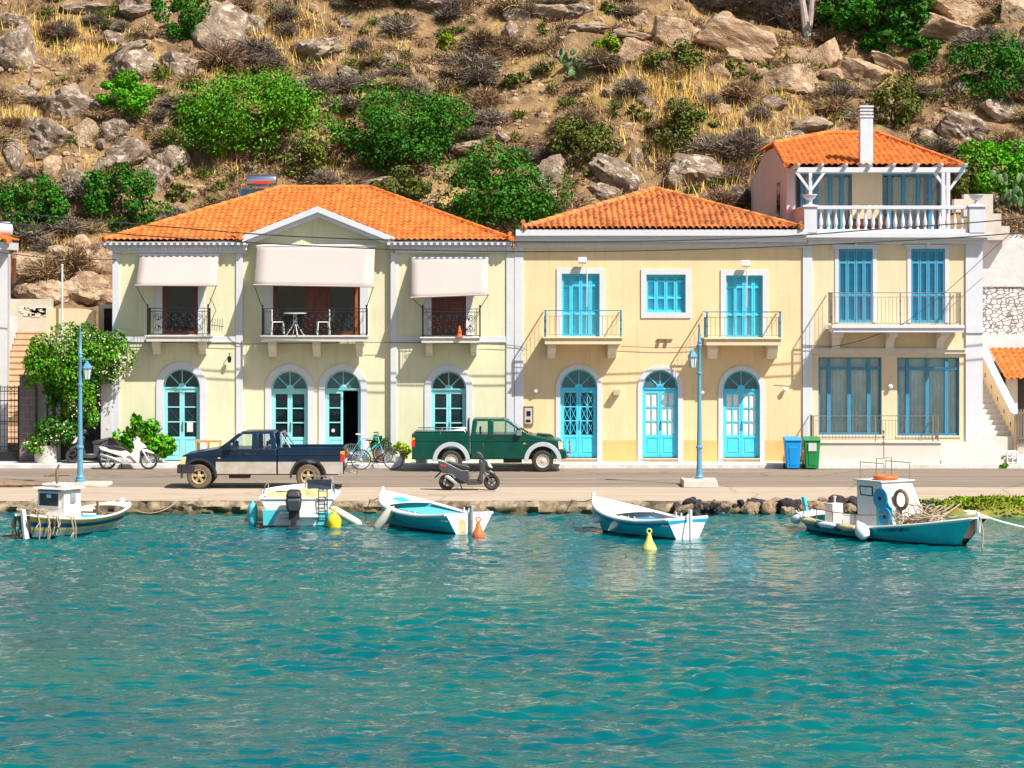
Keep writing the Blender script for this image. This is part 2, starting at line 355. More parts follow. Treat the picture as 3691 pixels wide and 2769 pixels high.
# ---------------------------------------------------------------- ground, road, quay
def ground_mat(name, c1, c2, c3, sx=.35, sy=2.2, bump=.2, stain=None):
    m = bpy.data.materials.new(name); m.use_nodes = True; n = m.node_tree; L = n.links; b = n.nodes['Principled BSDF']
    b.inputs['Roughness'].default_value = .9; b.inputs['Specular IOR Level'].default_value = .25
    tc = _n(n, 'ShaderNodeTexCoord'); mp = _n(n, 'ShaderNodeMapping'); mp.inputs['Scale'].default_value = (sx, sy, 1); L.new(tc.outputs['Object'], mp.inputs[0])
    a = _n(n, 'ShaderNodeTexNoise'); a.inputs['Scale'].default_value = .8; a.inputs['Detail'].default_value = 7; a.inputs['Roughness'].default_value = .6; L.new(mp.outputs[0], a.inputs['Vector'])
    cr = _n(n, 'ShaderNodeValToRGB'); e = cr.color_ramp.elements; e[0].position = .32; e[0].color = (*c2, 1); e[1].position = .68; e[1].color = (*c1, 1)
    L.new(a.outputs['Fac'], cr.inputs[0])
    s = _n(n, 'ShaderNodeTexNoise'); s.inputs['Scale'].default_value = 2.2; s.inputs['Detail'].default_value = 9; s.inputs['Roughness'].default_value = .8; L.new(tc.outputs['Object'], s.inputs['Vector'])
    r = _n(n, 'ShaderNodeMapRange'); r.inputs[1].default_value = .56; r.inputs[2].default_value = .74; r.inputs[4].default_value = .55; L.new(s.outputs['Fac'], r.inputs[0])
    mx = _n(n, 'ShaderNodeMix', data_type='RGBA'); mx.inputs[7].default_value = (*c3, 1); L.new(r.outputs[0], mx.inputs[0]); L.new(cr.outputs[0], mx.inputs[6])
    out = mx.outputs[2]
    # thin cracks
    v = _n(n, 'ShaderNodeTexVoronoi', feature='DISTANCE_TO_EDGE'); v.inputs['Scale'].default_value = .33; L.new(tc.outputs['Object'], v.inputs['Vector'])
    nd = _n(n, 'ShaderNodeTexNoise'); nd.inputs['Scale'].default_value = 1.2; nd.inputs['Detail'].default_value = 6; L.new(tc.outputs['Object'], nd.inputs['Vector'])
    ml = _n(n, 'ShaderNodeMix', data_type='RGBA'); ml.inputs[0].default_value = .35; L.new(tc.outputs['Object'], ml.inputs[6]); L.new(nd.outputs['Color'], ml.inputs[7]); L.new(ml.outputs[2], v.inputs['Vector'])
    rv = _n(n, 'ShaderNodeMapRange'); rv.inputs[1].default_value = .0; rv.inputs[2].default_value = .012; rv.inputs[3].default_value = .5; rv.inputs[4].default_value = 0; L.new(v.outputs['Distance'], rv.inputs[0])
    mk = _n(n, 'ShaderNodeMix', data_type='RGBA', blend_type='MULTIPLY'); mk.inputs[7].default_value = (.3, .25, .2, 1); L.new(rv.outputs[0], mk.inputs[0]); L.new(out, mk.inputs[6]); out = mk.outputs[2]
    L.new(out, b.inputs['Base Color'])
    nb = _n(n, 'ShaderNodeTexNoise'); nb.inputs['Scale'].default_value = 14; nb.inputs['Detail'].default_value = 6; L.new(tc.outputs['Object'], nb.inputs['Vector'])
    bp = _n(n, 'ShaderNodeBump'); bp.inputs['Strength'].default_value = bump; bp.inputs['Distance'].default_value = .03; L.new(nb.outputs['Fac'], bp.inputs['Height']); L.new(bp.outputs[0], b.inputs['Normal'])
    return m
M['apron'] = ground_mat('sandy_quay_concrete', (.50, .40, .30), (.40, .315, .235), (.34, .26, .19))
M['asphalt'] = ground_mat('worn_brown_asphalt', (.30, .235, .175), (.185, .145, .115), (.36, .28, .20), sx=.12, sy=1.6)
M['kerb'] = pm('whitewashed_kerb', (.74, .72, .70), .8, scale=2.5, col2=(.52, .48, .43), bump=.3, streak=.25)
QY = 70.6
# ground sheet with ragged quay edge
mb = MB(); N = 400; xs = [-60+120*i/N for i in range(N+1)]
def edge_y(x): 
    return QY+.10*noise.noise(Vector((x*1.3, 0, 5)))+.05*noise.noise(Vector((x*5, 2, 5)))
for i in range(N):
    a, b = xs[i], xs[i+1]
    mb.quad((a, edge_y(a), 0), (b, edge_y(b), 0), (b, 76.2, 0), (a, 76.2, 0))
for a, b, c, d in ((-400, -60, 66, 400), (60, 400, 66, 400)): mb.quad((a, QY, 0), (b, QY, 0), (b, d, 0), (a, d, 0))
mb.quad((-60, 76.2, 0), (60, 76.2, 0), (60, 400, 0), (-60, 400, 0))
tag(obj('ground', mb, 'apron', recalc=False), kind='structure')
mb = MB(); N = 240
def road_edge(x): return 75.7+.10*noise.noise(Vector((x*.35, 9, 1)))+.04*noise.noise(Vector((x*2.5, 9, 1)))
for i in range(N):
    a, b = -60+.5*i, -59.5+.5*i
    mb.quad((a, road_edge(a), .004), (b, road_edge(b), .004), (b, 83.95, .004), (a, 83.95, .004))
tag(obj('road', mb, 'asphalt', recalc=False), kind='structure')
mb = MB(); mb.box(-60, 60, 83.85, 84.0, -.05, .14); mb.box(-60, 60, 84.002, 86, -.05, .146)
tag(obj('pavement', mb, 'kerb', bevel=.015), kind='structure')
# quay wall: rough stone face down into the water
def quay_mat():
    m = bpy.data.materials.new('rough_quay_stone'); m.use_nodes = True; n = m.node_tree; L = n.links; b = n.nodes['Principled BSDF']; b.inputs['Roughness'].default_value = .9
    tc = _n(n, 'ShaderNodeTexCoord'); a = _n(n, 'ShaderNodeTexNoise'); a.inputs['Scale'].default_value = 3; a.inputs['Detail'].default_value = 9; a.inputs['Roughness'].default_value = .75; L.new(tc.outputs['Object'], a.inputs['Vector'])
    cr = _n(n, 'ShaderNodeValToRGB'); e = cr.color_ramp.elements; e[0].position = .38; e[0].color = (.11, .075, .04, 1); e[1].position = .62; e[1].color = (.46, .35, .22, 1); L.new(a.outputs['Fac'], cr.inputs[0])
    sp = _n(n, 'ShaderNodeSeparateXYZ'); L.new(tc.outputs['Object'], sp.inputs[0]); ns = _n(n, 'ShaderNodeMath', operation='MULTIPLY_ADD'); ns.inputs[1].default_value = .12; L.new(a.outputs['Fac'], ns.inputs[0]); L.new(sp.outputs['Z'], ns.inputs[2])
    r = _n(n, 'ShaderNodeMapRange'); r.inputs[1].default_value = -.24; r.inputs[2].default_value = -.08; r.inputs[3].default_value = 1; r.inputs[4].default_value = 0; L.new(ns.outputs[0], r.inputs[0])
    mx = _n(n, 'ShaderNodeMix', data_type='RGBA'); mx.inputs[7].default_value = (.095, .07, .025, 1); L.new(r.outputs[0], mx.inputs[0]); L.new(cr.outputs[0], mx.inputs[6]); L.new(mx.outputs[2], b.inputs['Base Color'])
    return m
mb = MB(); nx, nz = 1000, 12
vsq = []; 
for j in range(nz+1):
    z = 0-.9*j/nz
    for i in range(nx+1):
        x = -60+120*i/nx
        p = Vector((x*2.2, z*5, 0)); d = .0 if j == 0 else .16*noise.noise(p)+.10*noise.noise(p*2.3+Vector((3, 1, 7)))+.06*noise.noise(p*5)-.03*j/nz-.05
        vsq.append((x, edge_y(x)+d*(1 if j > 1 else .5), z))
mb.add(vsq, [(j*(nx+1)+i, (j+1)*(nx+1)+i, (j+1)*(nx+1)+i+1, j*(nx+1)+i+1) for j in range(nz) for i in range(nx)])
tag(obj('quay_wall', mb, quay_mat(), smooth=True, recalc=False), 'rough tan stone quay wall between the apron and the water', 'quay wall')
# ---------------------------------------------------------------- hill
def fbm(x, y, z=0, o=4):
    s = 0; a = 1; f = 1
    for i in range(o): s += a*noise.noise(Vector((x*f, y*f, z+i*3.7))); a *= .5; f *= 2.03
    return s
def base_h(x, y):
    s = 3.0+(y-95)/1.12
    if x < -12.2: s = max(s, 0) # left gap keeps the same slope
    return s
def hill(x, y):
    z = base_h(x, y)+1.5*fbm(x*.10, y*.10, 2, 3)+.55*fbm(x*.5, y*.5, 7, 3)
    t = noise.noise(Vector((x*.16, y*.16, 11)))
    k = 1.5; q = z/k+t*1.5; z += k*.30*math.sin(2*PI*q)/(2*PI)*1.6   # faint terraces
    if y < 93: z = min(z, 3.0)
    return z
def hit(px, py, y0=88):
    dx = (px-1845.5)/F; dz = -(py-1068.0)/F
    t = y0; prev = t
    while t < 190:
        if HZ+dz*t < hill(dx*t, t): break
        prev = t; t += .5
    lo, hi = prev, t
    for _ in range(7):
        mid = (lo+hi)/2
        if HZ+dz*mid < hill(dx*mid, mid): hi = mid
        else: lo = mid
    return Vector((dx*hi, hi, HZ+dz*hi))
def hill_mat():
    m = bpy.data.materials.new('dry_hillside_earth'); m.use_nodes = True; n = m.node_tree; L = n.links; b = n.nodes['Principled BSDF']; b.inputs['Roughness'].default_value = .95; b.inputs['Specular IOR Level'].default_value = .1
    tc = _n(n, 'ShaderNodeTexCoord')
    def nz(s, d=8, r=.65):
        a = _n(n, 'ShaderNodeTexNoise'); a.inputs['Scale'].default_value = s; a.inputs['Detail'].default_value = d; a.inputs['Roughness'].default_value = r; L.new(tc.outputs['Object'], a.inputs['Vector']); return a.outputs['Fac']
    def mixc(f, c, prev):
        mx = _n(n, 'ShaderNodeMix', data_type='RGBA'); mx.inputs[7].default_value = (*c, 1); L.new(f, mx.inputs[0])
        if isinstance(prev, tuple): mx.inputs[6].default_value = (*prev, 1)
        else: L.new(prev, mx.inputs[6])
        return mx.outputs[2]
    def rg(f, a, b_, lo=0, hi=1):
        r = _n(n, 'ShaderNodeMapRange'); r.inputs[1].default_value = a; r.inputs[2].default_value = b_; r.inputs[3].default_value = lo; r.inputs[4].default_value = hi; L.new(f, r.inputs[0]); return r.outputs[0]
    c = mixc(rg(nz(1.3), .38, .62), (.40, .25, .125), (.17, .108, .06))
    c = mixc(rg(nz(.35, 5), .52, .66, 0, .75), (.60, .40, .14), c)
    c = mixc(rg(nz(6, 6), .60, .72, 0, .7), (.10, .075, .055), c)
    c = mixc(rg(nz(3.1, 8, .7), .60, .70, 0, .6), (.45, .36, .27), c)
    L.new(c, b.inputs['Base Color'])
    bp = _n(n, 'ShaderNodeBump'); bp.inputs['Strength'].default_value = .8; bp.inputs['Distance'].default_value = .25; L.new(nz(5, 8, .7), bp.inputs['Height']); L.new(bp.outputs[0], b.inputs['Normal'])
    return m
mb = MB(); gx = np.concatenate([np.linspace(-150, -24, 20)[:-1], np.arange(-24, 24.01, .25), np.linspace(24, 150, 20)[1:]]); gy = np.concatenate([np.arange(88, 118, .27), np.linspace(118, 190, 60)])
vv = []
for y in gy:
    for x in gx:
        z = hill(x, y)
        if y < 92.5: z = min(z, 3.0*max(0, (y-88)/4.5)**2-.3)
        vv.append((x, y, z))
nx = len(gx); mb.add(vv, [(j*nx+i, j*nx+i+1, (j+1)*nx+i+1, (j+1)*nx+i) for j in range(len(gy)-1) for i in range(nx-1)])
tag(obj('hillside', mb, hill_mat(), smooth='all', recalc=False), kind='structure')
# ---------------------------------------------------------------- building helpers
def arc(cx, cz, r, a0, a1, n): return [(cx+r*math.cos(a0+(a1-a0)*i/n), cz+r*math.sin(a0+(a1-a0)*i/n)) for i in range(n+1)]
def facade(mb, x0, x1, z0, z1, y, holes, th=.25):
    """wall sheet facing -y with real openings and reveals. holes: (xa,xb,za,zb,arched) ; arched: zb is the crown"""
    xs = sorted({x0, x1, *[h[0] for h in holes], *[h[1] for h in holes]}); zs = sorted({z0, z1, *[h[2] for h in holes], *[h[3] for h in holes]})
    for i in range(len(xs)-1):
        for j in range(len(zs)-1):
            cx, cz = (xs[i]+xs[i+1])/2, (zs[j]+zs[j+1])/2
            if any(h[0] < cx < h[1] and h[2] < cz < h[3] for h in holes): continue
            mb.quad((xs[i], y, zs[j]), (xs[i+1], y, zs[j]), (xs[i+1], y, zs[j+1]), (xs[i], y, zs[j+1]))
    for xa, xb, za, zb, ar in holes:
        r = (xb-xa)/2; cx = (xa+xb)/2
        if ar:
            zsp = zb-r; A = arc(cx, zsp, r, PI, 0, 24)
            for k in range(24):
                (ax, az), (bx, bz) = A[k], A[k+1]
                mb.quad((ax, y, az), (bx, y, bz), (bx, y, zb), (ax, y, zb))
                mb.quad((ax, y, az), (bx, y, bz), (bx, y+th, bz), (ax, y+th, az))
        else:
            zsp = zb; mb.quad((xa, y, zb), (xb, y, zb), (xb, y+th, zb), (xa, y+th, zb))
        mb.quad((xa, y, za), (xa, y, zsp), (xa, y+th, zsp), (xa, y+th, za)); mb.quad((xb, y, za), (xb, y, zsp), (xb, y+th, zsp), (xb, y+th, za))
        mb.quad((xa, y, za), (xb, y, za), (xb, y+th, za), (xa, y+th, za))
def surround(par, xa, xb, z0, zt, y, w, arched=True, mat='trim', name='door_surround', proud=.04, full=False):
    mb = MB()
    if arched:
        r = (xb-xa)/2; cx = (xa+xb)/2; zs = zt-r
        A = [(xa, z0), (xa, zs)]+arc(cx, zs, r, PI, 0, 28)[1:]+[(xb, z0)]
        B = [(xa-w, z0), (xa-w, zs)]+arc(cx, zs, r+w, PI, 0, 28)[1:]+[(xb+w, z0)]
    else:
        A = [(xa, z0), (xa, zt), (xb, zt), (xb, z0)]; B = [(xa-w, z0), (xa-w, zt+w), (xb+w, zt+w), (xb+w, z0)]
        if full: A = A+[A[0]]; B = [(xa-w, z0-w), (xa-w, zt+w), (xb+w, zt+w), (xb+w, z0-w), (xa-w, z0-w)]
    mb.strip(A, B, y-proud, y+.02)
    return obj(name, mb, mat, par, world=True)
def arch_door(par, xa, xb, z0, zt, y, col, style='grid', open_=False, fan='greyglass', pane='darkglass'):
    r = (xb-xa)/2; cx = (xa+xb)/2; zs = zt-r; yd = y+.14; t = .055
    f = MB()
    A = [(xa, z0), (xa, zs)]+arc(cx, zs, r, PI, 0, 24)[1:]+[(xb, z0)]
    B = [(xa+t, z0), (xa+t, zs)]+arc(cx, zs, r-t, PI, 0, 24)[1:]+[(xb-t, z0)]
    f.strip(A, B, yd-.03, yd+.06)
    f.box(xa+t, xb-t, yd-.03, yd+.06, zs-.085, zs+.0)
    f.box(xa+t, xb-t, yd-.05, yd-.03, zs-.05, zs-.02)
    for a in (45, 90, 135):
        c, s_ = math.cos(R(a)), math.sin(R(a)); f.tube([(cx+.10*c, yd, zs+.10*s_), (cx+(r-t)*c, yd, zs+(r-t)*s_)], .018, 4)
    f.prism(arc(cx, zs, .13, PI, 0, 10), yd-.03, yd+.03)
    d = obj('door', f, col, par, world=True)
    g = MB(); g.prism(arc(cx, zs, r-t, PI, 0, 24), yd+.01, yd+.02); obj('fanlight_glass', g, fan, d, world=True)
    lw = cx-xa-t; H = zs-.085-z0
    for side in (-1, 1):
        if open_ and side == 1: 
            # leaf swung inward
            l = MB(); l.box(xb-t-.05, xb-t, yd+.02, yd+.5, z0+.02, zs-.09); obj('door_leaf', l, col, d, world=True); continue
        a0, a1 = (xa+t, cx-.004) if side == -1 else (cx+.004, xb-t)
        l = MB(); st = .075; y0, y1 = yd-.012, yd+.03
        l.box(a0, a0+st, y0, y1, z0+.02, z0+H); l.box(a1-st, a1, y0, y1, z0+.02, z0+H)
        pz = z0+.30*H
        for za, zb in ((z0+.02, z0+.14), (pz, pz+.09), (z0+H-.09, z0+H)): l.box(a0+st, a1-st, y0, y1, za, zb)
        l.box(a0+st, a1-st, y0+.02, y1-.005, z0+.14, pz)
        l.box(a0+st+.04, a1-st-.04, y0+.005, y0+.02, z0+.19, pz-.05)
        ga, gb = pz+.09, z0+H-.09
        n = 3
        for k in range(1, n): l.box(a0+st, a1-st, y0+.003, y1-.003, ga+(gb-ga)*k/n-.018, ga+(gb-ga)*k/n+.018)
        if style == 'cross':
            for k in range(n):
                u, v = ga+(gb-ga)*k/n+.02, ga+(gb-ga)*(k+1)/n-.02
                m_ = (a0+a1)/2
                l.box(m_-.012, m_+.012, y0+.004, y1-.004, u, v)
                for q in ((a0+st, m_-.012), (m_+.012, a1-st)):
                    l.tube([(q[0], yd, u), (q[1], yd, v)], .009, 4); l.tube([(q[0], yd, v), (q[1], yd, u)], .009, 4)
        elif style == 'split':
            m_ = (a0+a1)/2; l.box(m_-.014, m_+.014, y0+.004, y1-.004, ga, gb)
        elif style == 'xlow':
            for k in range(2):
                u, v = ga+(gb-ga)*k/n+.02, ga+(gb-ga)*(k+1)/n-.02
        lf = obj('door_leaf', l, col, d, world=True)
        g = MB(); g.box(a0+st, a1-st, yd+.032, yd+.036, ga, gb)
        if style == 'xlow':
            for k in range(2):
                u, v = ga+(gb-ga)*k/n+.02, ga+(gb-ga)*(k+1)/n-.02; q = (a0+st, a1-st)
                x = MB(); x.tube([(q[0], yd+.02, u), (q[1], yd+.02, v)], .01, 4); x.tube([(q[0], yd+.02, v), (q[1], yd+.02, u)], .01, 4); obj('iron_cross', x, 'iron', d, world=True)
        obj('door_glass', g, pane if style != 'split' else 'curtain', d, world=True)
    h = MB(); h.tube([(cx+.03, yd-.02, z0+.42*H), (cx+.03, yd-.06, z0+.45*H), (cx+.03, yd-.06, z0+.53*H), (cx+.03, yd-.02, z0+.55*H)], .014, 5)
    if not open_: obj('door_handle', h, 'iron', d, world=True)
    th = MB(); th.box(xa-.02, xb+.02, y-.06, y+.24, z0-.03, z0); obj('doorstep', th, 'slab', d, world=True)
    return d
def louvre_shutters(par, xa, xb, z0, z1, y, col, leaves=4, rec=.12, folds=False):
    sh = MB(); yd = y+rec; w = (xb-xa)/leaves
    sh.box(xa, xb, yd+.05, yd+.06, z0, z1)
    for i in range(leaves):
        a, b = xa+i*w+.006, xa+(i+1)*w-.006; s_ = .05
        sh.box(a, a+s_, yd-.02, yd+.03, z0, z1); sh.box(b-s_, b, yd-.02, yd+.03, z0, z1)
        H = z1-z0; rails = [z0, z0+.09, z0+.36*H, z0+.36*H+.07, z0+.80*H, z0+.80*H+.07, z1-.08, z1]
        for k in range(0, 8, 2): sh.box(a+s_, b-s_, yd-.02, yd+.03, rails[k], rails[k+1])
        for k in range(1, 7, 2):
            z = rails[k]+.02
            while z < rails[k+1]-.02:
                sh.add([(a+s_, yd+.012, z), (b-s_, yd+.012, z), (b-s_, yd-.012, z+.045), (a+s_, yd-.012, z+.045)], [(0, 1, 2, 3)]); z += .055
    return obj('shutters', sh, col, par, world=True, recalc=False)
def tile_roof(mb, P0, U, V, width, vmax, vmin=lambda u: 0., col=.20, course=.32, amp=.045, spc=8, S=1.0, lift=.045):
    P0, U, V = Vector(P0), Vector(U).normalized(), Vector(V).normalized(); N = U.cross(V)
    if N.z < 0: N = -N
    n = int(round(width/col)); cw = width/n; us = [cw*i/spc for i in range(n*spc+1)]
    vtop = max(vmax(u) for u in us); K = int(math.ceil(vtop/course)); rows = []
    for k in range(K): rows += [(k*course, lift), (k*course+course*.97, 0.)]
    prof = []
    for u in us:
        p = (u/cw) % 1.0
        c = math.cos(2*PI*p); prof.append(amp*(abs((c+1)/2)**.6 if S < 1 else (c+1)/2+.12*math.sin(4*PI*p)))
    idx = {}; vs = []; fs = []
    for r, (v, l) in enumerate(rows):
        for i, u in enumerate(us):
            a, b = vmin(u), vmax(u); vv = min(max(v, a), b); jit = .006*noise.noise(Vector((int(u/cw)*.71+.5, (r//2)*.9, 4)))
            vs.append(P0+U*u+V*vv+N*(prof[i]+l+jit+.004)); 
    m = len(us)
    for r in range(len(rows)-1):
        for i in range(m-1):
            v0, v1 = rows[r][0], rows[r+1][0]; u = us[i]
            if v0 >= max(vmax(us[i]), vmax(us[i+1])) or v1 <= min(vmin(us[i]), vmin(us[i+1])): continue
            fs.append((r*m+i, r*m+i+1, (r+1)*m+i+1, (r+1)*m+i))
    # closed underside board
    mb.add(vs, fs)
def ridge_tiles(mb, a, b, r=.09, seg=.38):
    a, b = Vector(a), Vector(b); L_ = (b-a).length; n = max(1, int(L_/seg)); d = (b-a)/n
    for i in range(n):
        p, q = a+d*i, a+d*(i+1)*1.0; mb.tube([p, q+d*.06], [r*1.08, r*.86], 8)
def bracket(par, x0, x1, y, ztop, zbot, depth, mat='bracket'):
    H = ztop-zbot; pr = [(y+.01, ztop), (y-depth, ztop), (y-depth, ztop-.30*H), (y-depth*.80, ztop-.50*H), (y-depth*.55, ztop-.75*H), (y-depth*.45, zbot), (y+.01, zbot)]
    mb = MB(); mb.prism(pr, x0, x1, 'x'); return obj('bracket', mb, mat, par, world=True, bevel=.012)
def finial(mb, x, y, z, s=.3):
    mb.prism([(x-.07*s/.3, z), (x-.05*s/.3, z+.5*s), (x-.09*s/.3, z+.75*s), (x, z+s), (x+.05*s/.3, z+.85*s), (x+.03*s/.3, z+.5*s), (x+.09*s/.3, z)], y-.03, y+.03)
def scroll_panel(mb, x0, x1, y, z0, z1, n=2, r=.011):
    """wrought iron scrolls filling a panel"""
    w = (x1-x0)/n; H = z1-z0
    for i in range(n):
        for sx in (1, -1):
            for sz in (1, -1):
                cx, cz = x0+w*(i+.5)+sx*w*.23, z0+H*.5+sz*H*.22; pts = []
                for k in range(18):
                    a = k/17*3.3*PI; rr = min(w*.24, H*.24)*(1-k/17*.75); pts.append((cx+sx*rr*math.cos(a), y, cz+sz*rr*math.sin(a)))
                mb.tube(pts, r, 4)
        for q in range(5):
            a = q*1.3+i; mb.ball((x0+w*(i+.5)+.2*w*math.cos(a), y, z0+H*.5+.25*H*math.sin(a)), (.045, .012, .028), 6, 4)
def iron_railing(par, x0, x1, yf, yb, z0, z1, panels):
    mb = MB(); t = .012
    for z in (z0+.05, z1-.12, z1-.02): 
        mb.tube([(x0, yb, z), (x0, yf, z), (x1, yf, z), (x1, yb, z)], t, 5)
    for x in (x0, x1): mb.tube([(x, yf, z0), (x, yf, z1+.06)], .028, 6); mb.ball((x, yf, z1+.08), .035, 6, 5)
    n = int((x1-x0)/.11)
    # plain bars at both ends, scrolls between
    for i in range(1, n):
        x = x0+(x1-x0)*i/n
        if i < 2 or i > n-2: mb.tube([(x, yf, z0+.05), (x, yf, z1-.02)], .008, 4)
    for k in range(1, 7):
        y = yf+(yb-yf)*k/7
        for x in (x0, x1): mb.tube([(x, y, z0+.05), (x, y, z1-.02)], .008, 4)
    m0, m1 = x0+(x1-x0)*.09, x1-(x1-x0)*.09
    scroll_panel(mb, m0, m1, yf, z0+.05, z1-.12, panels)
    for i in range(panels+1): x = m0+(m1-m0)*i/panels; mb.tube([(x, yf, z0+.05), (x, yf, z1-.1)], .009, 4)
    return obj('railing', mb, 'iron', par, world=True, recalc=False)
def balcony1(par, px0, px1, pyt, pyb, brs, bry, rail_px, rail_py, panels):
    yf = 84.15; mb = MB(); a, b = X(px0, yf), X(px1, yf); zt, zb = Z(pyt, yf), Z(pyb, yf)
    mb.box(a, b, yf, 84.99, zt-.05, zt); mb.box(a+.05, b-.05, yf+.05, 84.99, zb, zt-.052)
    s = obj('balcony', mb, 'slab', par, world=True, bevel=.01)
    for c0, c1 in brs: bracket(s, X(c0, 84.4), X(c1, 84.4), 84.99, zb-.002, Z(bry, 84.4), .62)
    iron_railing(s, X(rail_px[0], yf+.08), X(rail_px[1], yf+.08), yf+.08, 84.97, zt, Z(rail_py, yf+.08), panels)
    return s
def awning(par, t0, t1, pyt, b0, b1, pyb0, pyb1, rail):
    yt, yb = 84.9, 84.0
    a, b = Vector((X(t0, yt), yt, Z(pyt, yt))), Vector((X(t1, yt), yt, Z(pyt, yt))); c, d = Vector((X(b1, yb), yb, Z(pyb1, yb))), Vector((X(b0, yb), yb, Z(pyb0, yb)))
    mb = MB(); n = 10
    vs = []
    for i in range(n+1):
        for j in range(9):
            u, v = i/n, j/8; p = a.lerp(b, u).lerp(d.lerp(c, u), v); p.z -= .03*math.sin(PI*v); p.y += .01*math.sin(u*9+v*3); vs.append(p)
    mb.add(vs, [(i*9+j, (i+1)*9+j, (i+1)*9+j+1, i*9+j+1) for i in range(n) for j in range(8)])
    o = obj('awning', mb, 'awning', par, world=True, recalc=False, smooth='all')
    sm = o.modifiers.new('s', 'SOLIDIFY'); sm.thickness = .012
    m = MB(); m.tube([a+Vector((-.04, 0, 0)), b+Vector((.04, 0, 0))], .05, 8); obj('awning_roller', m, 'trim', o, world=True)
    m = MB(); m.tube([d+Vector((-.03, 0, 0)), c+Vector((.03, 0, 0))], .028, 6); obj('front_bar', m, 'awning', o, world=True)
    for p, q in ((d, rail[0]), (c, rail[1])):
        m = MB(); m.tube([p, (p+Vector(q))/2+Vector((0, -.05, 0)), q], .013, 5); obj('awning_arm', m, 'iron', o, world=True)
    return o
# ================================================================ HOUSE 1 (pale yellow green, three bays)
Y0 = 85.0; PB = .146
h1 = thing('yellow_house', 'pale yellow house with white pediment, three cream awnings and orange hip roof', 'house', (X(1130), Y0, PB))
def holes_arch(px0, px1, pt, D=Y0): return (X(px0, D), X(px1, D), PB+.02, Z(pt, D), True)
D1s = [(588, 721, 1329)]; D2s = [(978, 1110, 1336), (1171, 1301, 1335)]; D3s = [(1553, 1681, 1338)]
w1 = (X(585), X(714), Z(1206), Z(958), False); w3 = (X(1555), X(1680), Z(1210), Z(980), False)
yc = Y0+.15
w2 = (X(984, yc), X(1298, yc), Z(1208, yc), Z(960, yc), False)
zt1 = Z(900); xl, xa1, xa2, xr = X(408), X(875), X(1406), X(1852.5)
mb = MB()
facade(mb, xl, xa1, PB, zt1, Y0, [holes_arch(*D1s[0]), w1])
facade(mb, xa1, xa2, PB, Z(884, yc), yc, [holes_arch(*d, yc) for d in D2s]+[w2])
facade(mb, xa2, xr, PB, zt1, Y0, [holes_arch(*D3s[0]), w3])
for x in (xa1, xa2): mb.quad((x, Y0, PB), (x, yc, PB), (x, yc, zt1), (x, Y0, zt1))
YB = 95.6
mb.quad((xl, Y0, PB), (xl, YB, PB), (xl, YB, zt1), (xl, Y0, zt1)); mb.quad((xr, Y0, PB), (xr, YB, PB), (xr, YB, zt1), (xr, Y0, zt1)); mb.quad((xl, YB, PB), (xr, YB, PB), (xr, YB, zt1), (xl, YB, zt1))
mb.quad((xl, Y0+.26, zt1-.02), (xr, Y0+.26, zt1-.02), (xr, YB, zt1-.02), (xl, YB, zt1-.02))
obj('wall', mb, 'yellow', h1, world=True, recalc=False)
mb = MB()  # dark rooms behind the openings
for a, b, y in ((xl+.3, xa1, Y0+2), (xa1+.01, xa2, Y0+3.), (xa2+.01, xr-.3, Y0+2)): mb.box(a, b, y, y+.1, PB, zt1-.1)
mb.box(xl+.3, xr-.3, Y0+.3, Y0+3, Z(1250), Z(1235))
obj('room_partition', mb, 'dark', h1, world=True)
for k, (a, b) in enumerate(((408, 430), (851, 875), (1408, 1430), (1825, 1852.5))):
    mb = MB(); mb.box(X(a)-(.02 if k == 0 else 0), X(b), Y0-.05, Y0+.02, PB, Z(913)); mb.box(X(a)-(.03 if k == 0 else 0)-.0, X(b)+(.02 if k < 3 else 0), Y0-.07, Y0-.0502, PB, PB+.35)
    obj('pilaster', mb, 'trim', h1, world=True, bevel=.006)
mb = MB()
for a, b in ((X(430)+.002, X(851)-.002), (X(1430)+.002, X(1825)-.002)): mb = MB(); mb.box(a, b, Y0-.03, Y0+.02, Z(1232), Z(1213)); mb.box(a, b, Y0-.045, Y0-.031, Z(1234), Z(1229)); obj('string_course', mb, 'trim', h1, world=True)
# doors and openings
surround(h1, X(588), X(721), PB, Z(1329), Y0, .23); arch_door(h1, X(588), X(721), PB+.02, Z(1329), Y0, 'turq', 'xlow', fan='darkglass', pane='darkglass')
surround(h1, X(978, yc), X(1110, yc), PB, Z(1336, yc), yc, .205); arch_door(h1, X(978, yc), X(1110, yc), PB+.02, Z(1336, yc), yc, 'turq')
surround(h1, X(1171, yc), X(1301, yc), PB, Z(1335, yc), yc, .205); arch_door(h1, X(1171, yc), X(1301, yc), PB+.02, Z(1335, yc), yc, 'turq', open_=True)
surround(h1, X(1553), X(1681), PB, Z(1338), Y0, .21); arch_door(h1, X(1553), X(1681), PB+.02, Z(1338), Y0, 'turq', fan='darkglass')
for (a, b, py) in ((672, 694, 1520),): 
    mb = MB(); mb.box(X(a), X(b), Y0+.115, Y0+.12, Z(1558), Z(1522)); obj('paper_notice', mb, 'white', h1, world=True)
mb = MB(); mb.lathe([(.06, 0), (.06, .004)], (X(1200, yc), yc+.118, Z(1553, yc)), 16, 'y'); obj('round_sticker', mb, 'white', h1, world=True)
